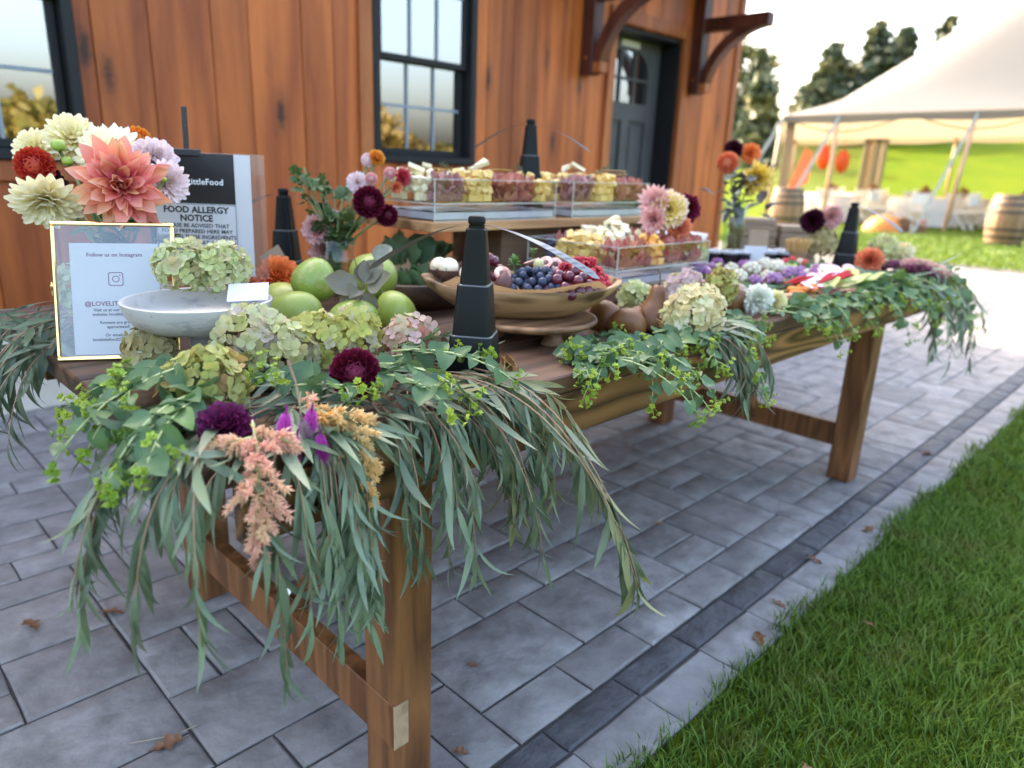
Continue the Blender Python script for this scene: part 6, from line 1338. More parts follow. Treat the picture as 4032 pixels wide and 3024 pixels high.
for k, (x, y, z, L_, r, dz, mm) in enumerate([(-.018, .008, .006, .034, .0115, -1, m_celm), (.010, -.008, .008, .042, .0120, -1, m_celm), (-.010, -.002, -.026, .048, .0120, -1, m_celm), (.016, -.016, -.024, .042, .0115, -1, m_celm), (-.002, -.004, -.004, .040, .0105, -1, m_celg)]):
    b = MB(); rn = random.Random(k)
    for q in range(900):
        f = rn.random(); a = rn.uniform(0, 6.283); rr_ = r*math.sin(math.pi*(.12+.80*f))**.7; c = Vector((0, 0, -L_*f)); d = Vector((math.cos(a), math.sin(a), -.35+rn.gauss(0, .25))).normalized(); s = d.orthogonal().normalized()*.0013; b.add([c-s, c+s, c+d*rr_], [(0, 1, 2)], [(.5, 0), (.5, 0), (.5, 1)])
    b.tube([(0, 0, .012), (0, 0, 0), (0, 0, -L_*.15), (0, 0, -L_*.5), (0, 0, -L_*.97)], [.0012, .002, r*.5, r*.5, .001], 7); ob('flower_spike', b.mesh('flower_spike'), t, mm, mat4=Matrix.Translation((x, y, z)) @ Matrix.Rotation(rn.uniform(-.4, .4), 4, 'X') @ Matrix.Rotation(rn.uniform(-.4, .4), 4, 'Y'))
b = MB(); b.tube([(0, .0, .035), (-.004, -.004, .02), (-.004, -.006, .0)], .0014, 5); b.tube([(0, .03, .07), (0, .012, .045), (-.002, 0, .02)], .0016, 5); ob('stem', b.mesh('stem'), t, m_euct)
def tassel(label, P, r, m, seed):
    rn = random.Random(seed); b = MB(); P = [Vector(p) for p in P]; o_ = P[0]
    for i in range(520):
        f = rn.random(); j = f*(len(P)-1); a = min(int(j), len(P)-2); p = P[a].lerp(P[a+1], j-a); d = Vector((rn.gauss(0, 1), rn.gauss(0, 1), rn.gauss(0, 1))).normalized(); b.ball(p-o_+d*r*(1-.6*f)*rn.uniform(.5, 1), r*.30, 5, 4)
    t = thing('amaranth', label, 'amaranth', tuple(o_)); ob('tassel', b.mesh('tassel', True), t, m); b = MB(); b.tube([q-o_ for q in P], .003, 5); ob('stem', b.mesh('stem'), t, m_euct)
m_amb = mat('amaranth_burgundy', (.13, .012, .045), .7, var=(.08, .008, .03), vscale=40); m_amp = mat('amaranth_pink', (.55, .30, .22), .7, var=(.46, .20, .17), vscale=40)
tassel('dark burgundy amaranth tassel hanging off the far end of the table', [(2.44, .03, .812), (2.47, -.03, .815), (2.50, -.07, .785), (2.49, -.10, .72), (2.48, -.11, .66), (2.478, -.115, .615)], .019, m_amb, 1)
tassel('short burgundy amaranth tassel lying at the far end of the table', [(2.40, .10, .815), (2.46, .07, .825), (2.52, .05, .815)], .018, m_amb, 2)
tassel('dusty pink amaranth tassel arching over the far end of the table', [(2.52, .05, .822), (2.58, -.01, .822), (2.62, -.06, .80), (2.64, -.09, .755), (2.63, -.11, .72)], .021, m_amp, 3)
tassel('second dusty pink amaranth tassel lying beside the burgundy one', [(2.46, .08, .815), (2.52, .02, .835), (2.57, -.05, .815), (2.58, -.08, .78)], .018, m_amp, 4)
# ================================================================== GOLD FRAME, SIGN, MARBLE BOWL
m_goldp = mat('polished_gold', (.83, .60, .24), .16, metal=1, bump=.12, bscale=90); m_paper = mat('white_paper', (.62, .61, .62), .6, transl=.1); m_ink = mat('plum_ink', (.20, .045, .10), .6); m_inkd = mat('dark_ink', (.05, .04, .055), .6); m_inkb = mat('black_ink', (.012, .012, .014), .5)
m_fglass = clear('frame_glass', (.93, .94, .94), .015, 1.0, 1.45, base=.03)
p0 = Vector((-.297, .598, TZ+.001)); p1 = Vector((-.120, .500, TZ+.001)); xd = (p1-p0).normalized(); FW = .204; FH = .250
lean = R_(15); back = Vector((-xd.y, xd.x, 0)); zd = (Vector((0, 0, 1))*math.cos(lean) + back*math.sin(lean)).normalized(); yd = zd.cross(xd)
FM = Matrix.Identity(4)
for i in range(3): FM[i][0] = xd[i]; FM[i][1] = yd[i]; FM[i][2] = zd[i]; FM[i][3] = p0[i]
fr = thing('picture_frame', 'gold metal picture frame with a white printed notice standing on the table end', 'picture frame', mat4=FM)
for nm, a, c in (('rail', (0, -.004, 0), (FW, .004, .007)), ('rail', (0, -.004, FH-.007), (FW, .004, FH)), ('stile', (0, -.004, .007), (.007, .004, FH-.007)), ('stile', (FW-.007, -.004, .007), (FW, .004, FH-.007))):
    b = MB(); b.box(a, c, .0018); ob(nm, b.mesh(nm), fr, m_goldp)
b = MB(); b.box((.006, -.0022, .006), (FW-.006, -.0012, FH-.006)); ob('glass', b.mesh('glass'), fr, m_fglass)
b = MB(); b.box((.006, .0016, .006), (FW-.006, .0026, FH-.006)); ob('back_glass', b.mesh('back_glass'), fr, m_fglass)
b = MB(); b.box((.029, -.0004, .010), (.175, .0003, .212)); pp = ob('notice_paper', b.mesh('notice_paper'), fr, m_paper)
TXT = Matrix.Rotation(math.pi/2, 4, 'X')
def lay(parent, s, size, x, z, m, bold=0, y=-.0008, wsp=1.0, name='lettering'):
    me = text_mesh(s, size, wsp, bold); me.materials.append(m); o = ob(name, me, parent, None, mat4=Matrix.Translation((x, y, z)) @ TXT); return o
cx = .102
for s, size, z, m, bd in (('Follow us on Instagram', .0098, .188, m_ink, .00015), ('@LOVELITTLEFOOD', .0116, .0985, m_ink, .0002), ('Visit us at our newly built', .0076, .0885, m_inkd, .00015), ('website: lovelittlefood.com', .0076, .0805, m_inkd, .00015), ('Reviews are greatly', .0076, .0655, m_inkd, .00015), ('appreciated!', .0076, .0575, m_inkd, .00015), ('Or email us at', .0076, .0425, m_inkd, .00015), ('lovelittlefood22@gmail.com', .0076, .0345, m_inkd, .00015)):
    lay(pp, s, size, cx, z, m, bd)
# camera emblem where the printed square stood
b = MB()
def ringxz(cx_, cz, pts_o, pts_i): n = len(pts_o); vs = [(cx_+x, -.0009, cz+z) for x, z in pts_o] + [(cx_+x, -.0009, cz+z) for x, z in pts_i]; b.add(vs, [(i, (i+1) % n, n+(i+1) % n, n+i) for i in range(n)])
ringxz(cx, .147, rsq(.0125, .004, 5), rsq(.0110, .003, 5)); ci = lambda r: [(r*math.cos(2*math.pi*k/20), r*math.sin(2*math.pi*k/20)) for k in range(20)]
ringxz(cx, .147, ci(.0062), ci(.0047)); ringxz(cx+.0070, .1540, ci(.0012), ci(.00001)); ob('camera_emblem', b.mesh('camera_emblem'), pp, m_ink)
b = MB(); b.tube([(.10, .004, .20), (.10, .075, .004)], .0018, 6); b.tube([(.08, .004, .20), (.12, .004, .20)], .0016, 6); ob('easel_leg', b.mesh('easel_leg'), fr, m_goldp)
b = MB(); b.ball((-.001, 0, .135), .004, 8, 6); b.tube([(-.002, 0, .128), (-.002, 0, .142)], .0018, 6); ob('clasp', b.mesh('clasp', True), fr, m_goldp)

# allergy sign
m_clip = mat('clip_black', (.02, .02, .022), .5); m_signk = mat('sign_black', (.012, .012, .014), .35); m_sleeve = clear('clear_sleeve', (.90, .91, .93), .04, .9, 1.5, haze=.10, hazecol=(.6, .5, .42))
sr = Vector((.211, .778, 0)); sx = Vector((.74, -.67, 0)).normalized(); SM = Matrix.Identity(4); sz = (Vector((0, 0, 1)) + Vector((sx.y, -sx.x, 0))*-.06).normalized(); sy = sz.cross(sx)
org = Vector((.211, .778, 1.132)) - sx*.272 - sz*.285
for i in range(3): SM[i][0] = sx[i]; SM[i][1] = sy[i]; SM[i][2] = sz[i]; SM[i][3] = org[i]
sg = thing('allergy_sign', 'black and white food allergy notice in a clear sleeve hung on a black clip stand', 'sign', mat4=SM)
b = MB(); b.box((0, .0004, 0), (.272, .0016, .285), .0004); ob('sleeve', b.mesh('sleeve'), sg, m_sleeve)
b = MB(); b.box((.004, -.0006, .004), (.240, .0002, .283)); wp = ob('sign_paper', b.mesh('sign_paper'), sg, m_paper)
b = MB(); b.box((.004, -.0012, .004), (.203, -.0007, .283)); bk = ob('black_panel', b.mesh('black_panel'), sg, m_signk)
b = MB(); b.poly(rsq(.5, .04, 4), 0, .0005, Matrix.Translation((.1115, -.0013, .1075)) @ Matrix.Rotation(math.pi/2, 4, 'X') @ Matrix.Diagonal((.186, .127, 1, 1))); lb = ob('notice_label', b.mesh('notice_label'), sg, m_paper)
b = MB(); n4 = rsq(.5, .04, 4); vs = [(.1115+x*.186*.985, -.00195, .1075+y*.127*.98) for x, y in n4] + [(.1115+x*.186*.972, -.00195, .1075+y*.127*.962) for x, y in n4]; k = len(n4); b.add(vs, [(i, (i+1) % k, k+(i+1) % k, k+i) for i in range(k)]); ob('label_border', b.mesh('label_border'), lb, m_inkb)
lay(bk, 'LoveLittleFood', .0190, .116, .214, mat('white_print', (.8, .8, .8), .6), .0003, -.0014, 1.05)
for s, size, z, bd in (('FOOD ALLERGY', .0205, .150, .0007), ('NOTICE', .0205, .131, .0007), ('PLEASE BE ADVISED THAT', .0128, .1165, .0002), ('FOOD PREPARED HERE MAY', .0128, .1035, .0002), ('CONTAIN THESE INGREDIENTS:', .0128, .0905, .0002), ('MILK, EGGS, WHEAT, SOYBEAN,', .0128, .0775, .0002), ('PEANUTS, TREE NUTS, FISH', .0128, .0645, .0002), ('AND SHELLFISH', .0128, .0515, .0002)):
    lay(lb, s, size, .1115, z, m_inkb, bd, -.00205)
b = MB(); b.box((.062, -.006, .276), (.128, .008, .292), .002); ob('clip', b.mesh('clip'), sg, m_clip)
b = MB(); b.box((.088, .009, -.09), (.100, .014, .385), .001); ob('pole', b.mesh('pole'), sg, mat('worn_black', (.02, .02, .02), .6, var=(.12, .09, .06), vscale=60, vlo=.6, vhi=.75))
b = MB(); M_inv = SM.inverted(); bz = (M_inv @ Vector((.1, .9, TZ))).z; b.box((.04, -.05, bz+.001), (.15, .09, bz+.009), .002); b.box((.088, .009, bz+.009), (.100, .014, -.0902)); ob('foot', b.mesh('foot'), sg, m_clip)
# white marble bowl
m_marble = mat('white_marble', (.44, .43, .415), .35, var=(.17, .17, .18), vscale=26, vdetail=10, stretch=(1, 1, 2.0), vlo=.55, vhi=.78, coat=.15, spots=(48, .13, (.34, .33, .34)))
MBp = Vector((-.118, .394, TZ)); mb = thing('marble_bowl', 'white veined marble bowl on a tall foot with hydrangea in it', 'bowl', tuple(MBp))
b = MB(); b.lathe([(.001, .0), (.052, 0), (.054, .004), (.040, .012), (.023, .026), (.0185, .042), (.021, .060), (.030, .0675), (.055, .072), (.085, .079), (.105, .090), (.116, .104), (.1215, .122), (.1225, .1275), (.119, .1295), (.115, .1275), (.109, .110), (.092, .094), (.06, .087), (.001, .085)], 64); ob('bowl', b.mesh('bowl', True, auto=60), mb, m_marble)
m_card = mat('pale_card', (.42, .43, .55), .6); b = MB(); b.box((-.034, -.0003, -.024), (.034, .0003, .024)); cdm = frame_y(Vector((-.020, .395, .8985)), (.25, .55, .42), (-.55, -.6, .6)); o = ob('folded_card', b.mesh('folded_card'), None, m_card, mat4=Matrix.Translation((-.048, .350, .900)) @ Matrix.Rotation(R_(-38), 4, 'Z') @ Matrix.Rotation(R_(-60), 4, 'X') @ Matrix.Rotation(R_(-6), 4, 'Y')); prop(o, 'small pale blue printed card propped in the marble bowl', 'card')

# ================================================================== GREEN FRUIT
m_gfruit = mat('green_fruit_skin', (.21, .29, .032), .48, var=(.33, .36, .07), vscale=24, vdetail=5, vlo=.36, vhi=.70, spots=(150, .10, (.16, .22, .03)), coat=.15, sss=.05, bump=.05, bscale=60, rand=.10)
m_gfruit2 = mat('green_fruit_blush', (.22, .30, .04), .42, var=(.42, .34, .13), vscale=5, vdetail=2, vlo=.50, vhi=.75, spots=(150, .09, (.16, .22, .03)), coat=.15, rand=.05)
def quince(p, r, axis, lab, m, el=1.12, sk=.12, seed=0):
    rn = random.Random(seed); b = MB(); n, k = 26, 16; vs = []; fs = []
    for i in range(k+1):
        t = i/k*math.pi; z = -math.cos(t)*el; rad = math.sin(t)*(1-(sk+.10)*math.cos(t)*-.6); 
        if i in (0, k): rad = 1e-4; z *= .96
        for q in range(n): a = 2*math.pi*q/n; w_ = 1+.045*math.sin(2*a+seed)*math.sin(t)+.03*math.sin(3*a+seed*2+t*2)*math.sin(t); vs.append((rad*w_*math.cos(a)+.08*math.sin(t)*z*.5, rad*w_*math.sin(a), z))
    for i in range(k):
        for q in range(n): fs.append((i*n+q, i*n+(q+1) % n, (i+1)*n+(q+1) % n, (i+1)*n+q))
    b.add(vs, fs); t_ = thing('green_fruit', lab, 'fruit', None or (0, 0, 0), 'big green fruits', frame(Vector(p), axis)); ob('flesh', b.mesh('flesh', True), t_, m, mat4=Matrix.Scale(r, 4))
    c = MB(); c.tube([(0, 0, r*el*.94), (.001, .002, r*el*.94+.010)], .0022, 5); ob('stalk', c.mesh('stalk'), t_, m_stemwood)
cR, cU = cr, cu
quince((.228, .603, .866), .050, cU*.9+cR*.25-cf*.1, 'topmost left green fruit with a faint blush, highest of the pile', m_gfruit2, 1.02, .2, 1)
quince((.150, .552, .808), .048, cR*-1+cU*.15, 'wide green fruit at the front left of the pile, lying on its side', m_gfruit, 1.22, .1, 2)
quince((.355, .562, .868), .054, cU*.6-cR*.7, 'green fruit at the back right of the pile behind the dry leaves', m_gfruit, 1.08, .15, 3)
quince((.208, .415, .806), .046, cU*.5+cR*.8+cf*.2, 'green fruit in the front middle of the pile just above the lime hydrangea', m_gfruit2, 1.15, .2, 4)
quince((.332, .440, .808), .045, cU*.8-cR*.5, 'rightmost green fruit beside the pink hydrangea', m_gfruit, 1.10, .12, 5)
quince((.195, .690, .806), .046, cR*-.8+cU*.5, 'yellowish green fruit at the left of the pile behind the marble bowl', mat('yellow_fruit_skin', (.36, .38, .05), .42, var=(.44, .42, .10), vscale=6, coat=.15), 1.12, .1, 6)
quince((.272, .500, .804), .043, cU, 'green fruit hidden deep between the front middle and right ones', m_gfruit, 1.0, .1, 7)
m_dry = mat('dry_leaf', rough=.6, rands=[(.16, .15, .10), (.22, .21, .15), (.28, .29, .23), (.13, .11, .08)], var=(.20, .17, .11), vscale=30, transl=.15, bump=.3, bscale=80)
dl = [petal(.062, .050, [(0, .35), (.12, .8), (.35, 1), (.6, .95), (.85, .5), (1, .04)], cp, bd, 3, 8, .10, k, tw).mesh('leaf', True) for k, (cp, bd, tw) in enumerate([(.3, .7, .2), (.6, -.6, -.3), (.9, .4, .5)])]
D0 = Vector((.238, .425, .872)); t = thing('dry_leaf_twig', 'twig of dry grey green leaves lying over the green fruit', 'leaves', tuple(D0))
for k, (a, b_, c_, s, mi) in enumerate([(-1.0, .05, .15, 1.15, 0), (-.55, -.75, .25, .95, 1), (.75, .15, .15, 1.1, 0), (.35, .62, .05, .95, 1), (.0, .85, -.3, .8, 2), (-.25, -.45, .5, .75, 2), (.35, -1.0, -.1, .8, 1), (.85, 1.25, .1, .75, 1)]):
    d = cR*a + cU*b_ - cf*c_; ob('leaf', dl[mi], t, m_dry, mat4=frame_y(d.normalized()*.012 if k < 7 else cU*.055+cR*.03, d, -cf+cU*.4) @ Matrix.Scale(s, 4))
b = MB(); b.tube([(0, 0, -.02), (0, 0, .0), cU*.03-cR*.01, cU*.062-cR*.018], .0013, 5)
for a, b_ in ((-.03, .004), (.025, .006), (.012, .02), (-.018, -.02)): b.tube([(0, 0, 0), cR*a*.5+cU*(b_*.5+.006), cR*a+cU*b_], .0009, 4)
ob('twig', b.mesh('twig'), t, m_stemwood)

# ================================================================== PEARS
m_pear = mat('brown_pear_skin', (.125, .044, .010), .5, var=(.185, .080, .024), vscale=28, vdetail=5, spots=(320, .05, (.22, .13, .05)), rand=.08, bump=.12, bscale=220, bdist=.0006)
def pear(p, s, axis, lab, stem=True, bend=.15):
    t = thing('pear', lab, 'pear', None or (0, 0, 0), 'brown skinned pears', frame(Vector(p), axis)); b = MB(); prof = [(.001, -.33), (.10, -.345), (.22, -.345), (.36, -.31), (.47, -.20), (.50, -.06), (.47, .10), (.38, .26), (.28, .40), (.215, .54), (.185, .68), (.16, .78), (.10, .84), (.03, .83), (.001, .82)]
    b.lathe(prof, 26); b.v = [((x+bend*max(0, z)**2*.5)*s, y*s, z*s) for x, y, z in b.v]; ob('flesh', b.mesh('flesh', True), t, m_pear)
    b = MB(); x0 = bend*.82**2*.5*s; b.tube([(x0, 0, .80*s), (x0+.004, .001, .95*s), (x0+.004, .004, 1.10*s), (x0-.006, .006, 1.22*s)], [.0024, .0019, .0019, .0028], 6); ob('stalk', b.mesh('stalk', True), t, m_stemwood)
    b = MB()
    for k in range(5): a = k*1.2566; b.add([(.04*s*math.cos(a-.6), .04*s*math.sin(a-.6), -.336*s), (.04*s*math.cos(a+.6), .04*s*math.sin(a+.6), -.336*s), (.10*s*math.cos(a), .10*s*math.sin(a), -.352*s)], [(0, 1, 2)])
    ob('calyx', b.mesh('calyx'), t, m_olive)
pear((.840, .098, .792), .096, Vector((0, 0, 1))+cR*.05, 'brown pear standing upright with a curved stalk beside the cream hydrangea')
pear((.738, .098, .786), .092, cf*.75+cR*.45+cU*.62, 'brown pear lying with its base turned to the viewer, front of the trio')
pear((.760, .180, .788), .088, cf*.5+cR*.9+cU*.1, 'brown pear lying behind the front one at the left of the trio')
pear((1.238, .104, .790), .088, cf*.6-cR*.5+cU*.5, 'brown pear lying alone between the cream hydrangea and the white carnation')
m_onion = mat('shallot_skin', (.30, .17, .13), .5, var=(.40, .26, .20), vscale=9, stretch=(1, 1, .2), rand=.2)
ell('sweet_potato', m_onion, (1.335, .165, .800), .036, (1.6, .9, .85), Quaternion((0, 0, 1), -.5), 'dusky brown root vegetable behind the lone brown pear', 'vegetable'); ell('sweet_potato', m_onion, (1.40, .115, .790), .026, (1.4, .9, .85), Quaternion((0, 0, 1), .4), 'smaller mauve root vegetable in front of the radish strips', 'vegetable')

# ================================================================== VEGETABLE PLATTER
m_board = wood('serving_board', (.26, .14, .07), (.50, .31, .16), scale=8, axis=0, ring=5, rough=.6, rand=.1)
vp = thing('serving_board', 'long wooden serving board carrying the vegetables', 'board', (1.30, .02, TZ+.012))
b = MB(); b.poly([(0, .04), (.06, 0), (.62, -.015), (.70, .03), (.72, .25), (.62, .47), (.10, .44), (.0, .30)], 0, .016); ob('plank', b.mesh('plank'), vp, m_board)
b = MB(); b.poly([(.66, .10), (.84, .05), (.87, .09), (.70, .16)], .017, .030); ob('handle', b.mesh('handle'), vp, m_board)
VC = lambda n, r, **k: mat(n, rough=.5, rands=r, **k)
m_pcaul = VC('purple_cauliflower', [(.26, .09, .27), (.34, .14, .34), (.40, .21, .40)], bump=.8, bscale=120, bdist=.004); m_wcaul = VC('white_cauliflower', [(.66, .62, .46), (.72, .68, .54)], bump=.8, bscale=120, bdist=.004, sss=.1)
m_rad = VC('radish_skin', [(.50, .02, .07), (.42, .02, .06), (.55, .04, .12)]); m_radw = VC('radish_flesh', [(.78, .70, .70), (.72, .40, .48), (.80, .76, .76)]); m_car = VC('carrot', [(.70, .20, .03), (.74, .26, .04)]); m_cuc = VC('cucumber_skin', [(.025, .06, .02), (.035, .08, .025)], var=(.06, .12, .03), vscale=20); m_pea = VC('green_pod', [(.22, .34, .05), (.30, .42, .08), (.16, .28, .04)]); m_pep = VC('red_pepper', [(.50, .015, .02), (.42, .01, .02)]); m_end = VC('pale_leaf', [(.55, .58, .22), (.62, .62, .32), (.42, .50, .14)], transl=.25); m_grn = VC('salad_leaf', [(.05, .12, .03), (.08, .17, .05), (.11, .20, .06)], transl=.2); m_rdd = VC('radicchio', [(.18, .05, .08), (.26, .11, .13)], transl=.2); m_lav = VC('lavender_slice', [(.56, .44, .66), (.62, .50, .72)])
def floretveg(seed):
    r = random.Random(seed); b = MB()
    for q in range(16): ph = math.acos(1-1.2*(q+.5)/16); a = q*2.4; b.ball((math.sin(ph)*math.cos(a)*.8, math.sin(ph)*math.sin(a)*.8, math.cos(ph)*.7), r.uniform(.28, .42), 7, 5)
    b.lathe([(.25, -.9), (.35, -.2), (.3, .2)], 8); return b.mesh('veg_floret', True)
VF = [floretveg(k) for k in range(3)]
def disc_mesh(): b = MB(); b.lathe([(.001, 0), (.93, 0), (1, .06), (1, .12), (.93, .18), (.001, .18)], 18); return b.mesh('slice', True, auto=40)
dm = disc_mesh(); dmin = MB().lathe([(.001, .181), (.88, .1815)], 18).mesh('flesh'); carm = MB().lathe([(.001, -1), (.32, -.95), (.36, -.5), (.25, .6), (.08, 1), (.001, 1.02)], 10).mesh('carrot', True); podm = petal(1, .20, SH_EUC, .8, .3, 2, 6).mesh('pod', True); strm = petal(1, .26, SH_STRAP, .9, .35, 2, 6, .05).mesh('strip', True); leafv = petal(1, .55, SH_ROUND, .45, .4, 2, 6, .22).mesh('leaf', True)
VZ = TZ+.030; rv = random.Random(12)
def veg(me, m, x, y, z, s, nm, lab, grp, rot=None, sc=(1, 1, 1)):
    o = ob(nm, me, None, m); q = rot if rot is not None else Quaternion((0, 0, 1), rv.uniform(0, 6.28)); o.matrix_basis = Matrix.Translation((x, y, z)) @ q.to_matrix().to_4x4() @ Matrix.Diagonal((s*sc[0], s*sc[1], s*sc[2], 1)); prop(o, lab, 'vegetable', grp); return o
def tilt(a=.5): return Quaternion((rv.gauss(0, 1), rv.gauss(0, 1), 0), rv.uniform(0, a)) @ Quaternion((0, 0, 1), rv.uniform(0, 6.28))
for k in range(90): veg(leafv, m_grn, rv.uniform(1.33, 2.0), rv.uniform(.05, .46), VZ+rv.uniform(.0, .030), rv.uniform(.028, .055), 'salad_leaf', 'small dark green salad leaf scattered between the vegetables on the board', 'salad leaves on the vegetable board', tilt(.9))
for k, (x, y) in enumerate([(1.47, .16), (1.51, .12), (1.68, .15), (1.72, .12), (1.76, .16), (1.80, .12), (1.84, .18), (1.62, .40), (1.55, .42), (1.50, .37), (1.90, .15), (1.78, .36), (1.86, .33), (1.70, .42), (1.46, .33)]): veg(VF[k % 3], m_pcaul, x, y, VZ+.030+rv.uniform(0, .012), rv.uniform(.018, .025), 'purple_cauliflower', 'purple cauliflower floret on the vegetable board', 'purple cauliflower florets', tilt(.7))
for k, (x, y) in enumerate([(1.60, .24), (1.64, .27), (1.58, .30), (1.70, .22), (1.48, .26), (1.44, .20), (1.55, .16), (1.82, .25), (1.76, .28)]): veg(VF[k % 3], m_wcaul, x, y, VZ+.034+rv.uniform(0, .015), rv.uniform(.020, .027), 'white_cauliflower', 'creamy white cauliflower floret in the middle of the vegetable board', 'white cauliflower florets', tilt(.6))
def rslice(x, y, z, s, lab, grp):
    t = thing('radish_slice', lab, 'vegetable', None or (0, 0, 0), grp, Matrix.Translation((x, y, z)) @ (Quaternion((cR.x, cR.y, 0), rv.uniform(.1, .7)) @ Quaternion((0, 1, 0), rv.uniform(-.4, .4))).to_matrix().to_4x4() @ Matrix.Diagonal((s, s, s, 1))); ob('rind', dm, t, m_rad); ob('flesh', dmin, t, m_radw)
for k in range(16): rslice(1.78+.022*k*.8+rv.uniform(-.01, .01), .09+.03*(k % 3)+rv.uniform(-.01, .01), VZ+.030+.004*(k % 4), .021, 'red rimmed white radish slice fanned at the right of the vegetable board', 'radish slices at the right of the vegetable board')
for k in range(12): rslice(1.58+.025*k, .045+.018*(k % 3), VZ+.024+.004*(k % 3), .024, 'pink watermelon radish slice at the front of the vegetable board', 'radish slices at the front of the vegetable board')
for k in range(6): rslice(1.40+.03*k, .36+.02*(k % 2), VZ+.03, .022, 'pink radish slice at the back left of the vegetable board', 'radish slices at the back of the vegetable board')
for k in range(9): veg(carm, m_car, 1.48+.020*k+rv.uniform(-.008, .008), .030+.012*(k % 3), VZ+.014+.008*(k % 2), .028, 'carrot', 'small orange carrot at the front of the vegetable board', 'carrots at the front of the vegetable board', Quaternion((0, 0, 1), rv.uniform(-.6, .4)) @ Quaternion((0, 1, 0), 1.57), (.9, .9, 1))
for k in range(4): veg(carm, m_car, 1.90+.02*k, .055+.01*k, VZ+.028, .018, 'carrot', 'tiny orange carrot among the radish slices', 'tiny carrots at the right of the vegetable board', Quaternion((0, 1, 0), 1.4), (1, 1, 1))
for k in range(5): veg(carm, m_cuc, 1.46+.08*k, .10+.012*(k % 2), VZ+.018, .07, 'cucumber', 'long dark green cucumber stick across the vegetable board', 'cucumber sticks', Quaternion((0, 0, 1), -.25+rv.uniform(-.2, .2)) @ Quaternion((0, 1, 0), 1.57), (.55, .55, 1))
for k in range(7): veg(strm, m_pep, (1.50, 1.53, 1.70, 1.66, 1.74, 1.78, 1.60)[k], (.085, .07, .02, .04, .03, .05, .025)[k], VZ+.030, .075, 'pepper_strip', 'deep red pepper strip lying across the vegetable board', 'red pepper strips', Quaternion((0, 0, 1), -2.2+rv.uniform(-.5, .5)) @ Quaternion((1, 0, 0), .15))
for k in range(14): veg(podm, m_pea, rv.uniform(1.55, 1.98), rv.uniform(.0, .10), VZ+rv.uniform(.006, .03), rv.uniform(.06, .085), 'pea_pod', 'bright green pea pod near the front of the vegetable board', 'pea pods', tilt(.4))
for k in range(11): veg(leafv, m_end, (1.64, 1.68, 1.86, 1.90, 1.94, 1.80, 1.76, 1.97, 1.58, 1.84, 1.92)[k], (.012, -.005, .015, .03, .0, -.01, .005, .06, .40, .22, .24)[k], VZ+.008+.004*(k % 3), rv.uniform(.06, .09), 'endive_leaf', 'pale yellow green endive leaf at the edge of the vegetable board', 'endive leaves', Quaternion((0, 0, 1), -1.3+rv.uniform(-1, 1)) @ Quaternion((1, 0, 0), .25))
for k in range(0): veg(strm, m_lav, (1.43, 1.45, 1.56, 1.88, 1.95, 1.98, 1.60)[k], (.13, .10, .12, .13, .17, .14, .10)[k], VZ+.036, .065, 'lavender_strip', 'pale lavender vegetable slice on the vegetable board', 'lavender vegetable slices', tilt(.5))
for k, (x, y) in enumerate([(1.56, -.005), (1.59, -.012), (1.68, -.02), (1.40, .07)]): veg(leafv, m_rdd, x, y, VZ+.002, .06, 'radicchio_leaf', 'dusky mauve radicchio leaf at the front edge of the vegetable board', 'radicchio leaves', tilt(.6))
b = MB(); b.poly([(0, .0), (.05, .01), (.09, .05), (.06, .02), (.085, -.03), (.04, -.01)], 0, .001); o = ob('parchment_corner', b.mesh('parchment_corner'), None, mat('pale_parchment', (.66, .56, .42), .7, transl=.2), mat4=Matrix.Translation((1.965, .03, VZ+.004)) @ Matrix.Rotation(-.9, 4, 'Z') @ Matrix.Rotation(.55, 4, 'Y') @ Matrix.Scale(1.3, 4)); prop(o, 'pale parchment corner sticking out from the right of the vegetable board', 'parchment')
b = MB(); b.box((0, 0, 0), (.10, .018, .012), .004); o = ob('wooden_spoon_handle', b.mesh('wooden_spoon_handle'), None, m_board, (1.36, .035, VZ+.004)); o.rotation_euler = (0, 0, -.12); prop(o, 'pale wooden utensil handle at the front left of the vegetable board', 'utensil')
# small caprese plate
pl_ = thing('plate', 'small plate of tomato and mozzarella at the back of the vegetables', 'plate', (2.10, .33, TZ+.012)); b = MB(); b.lathe([(.001, 0), (.10, .002), (.14, .03), (.143, .034), (.135, .034), (.10, .010), (.001, .008)], 32); ob('dish', b.mesh('dish', True), pl_, mat('cream_dish', (.68, .66, .58), .3))
for k in range(14):
    a = rv.uniform(0, 6.28); r = .10*math.sqrt(rv.random()); red = k % 2; o = ob('tomato' if red else 'mozzarella', berry_me, None, m_pep if red else m_wcaul, (2.10+r*math.cos(a), .33+r*math.sin(a), TZ+.050+rv.uniform(0, .014))); o.scale = (.014,)*3; prop(o, 'small red tomato on the back plate' if red else 'small white mozzarella ball on the back plate', 'tomato' if red else 'cheese', 'tomatoes on the back plate' if red else 'mozzarella on the back plate')
for k in range(16): veg(leafv, m_grn, 2.10+rv.gauss(0, .06), .33+rv.gauss(0, .06), TZ+.048, .04, 'basil_leaf', 'green leaf on the small back plate', 'leaves on the back plate', tilt(.8))

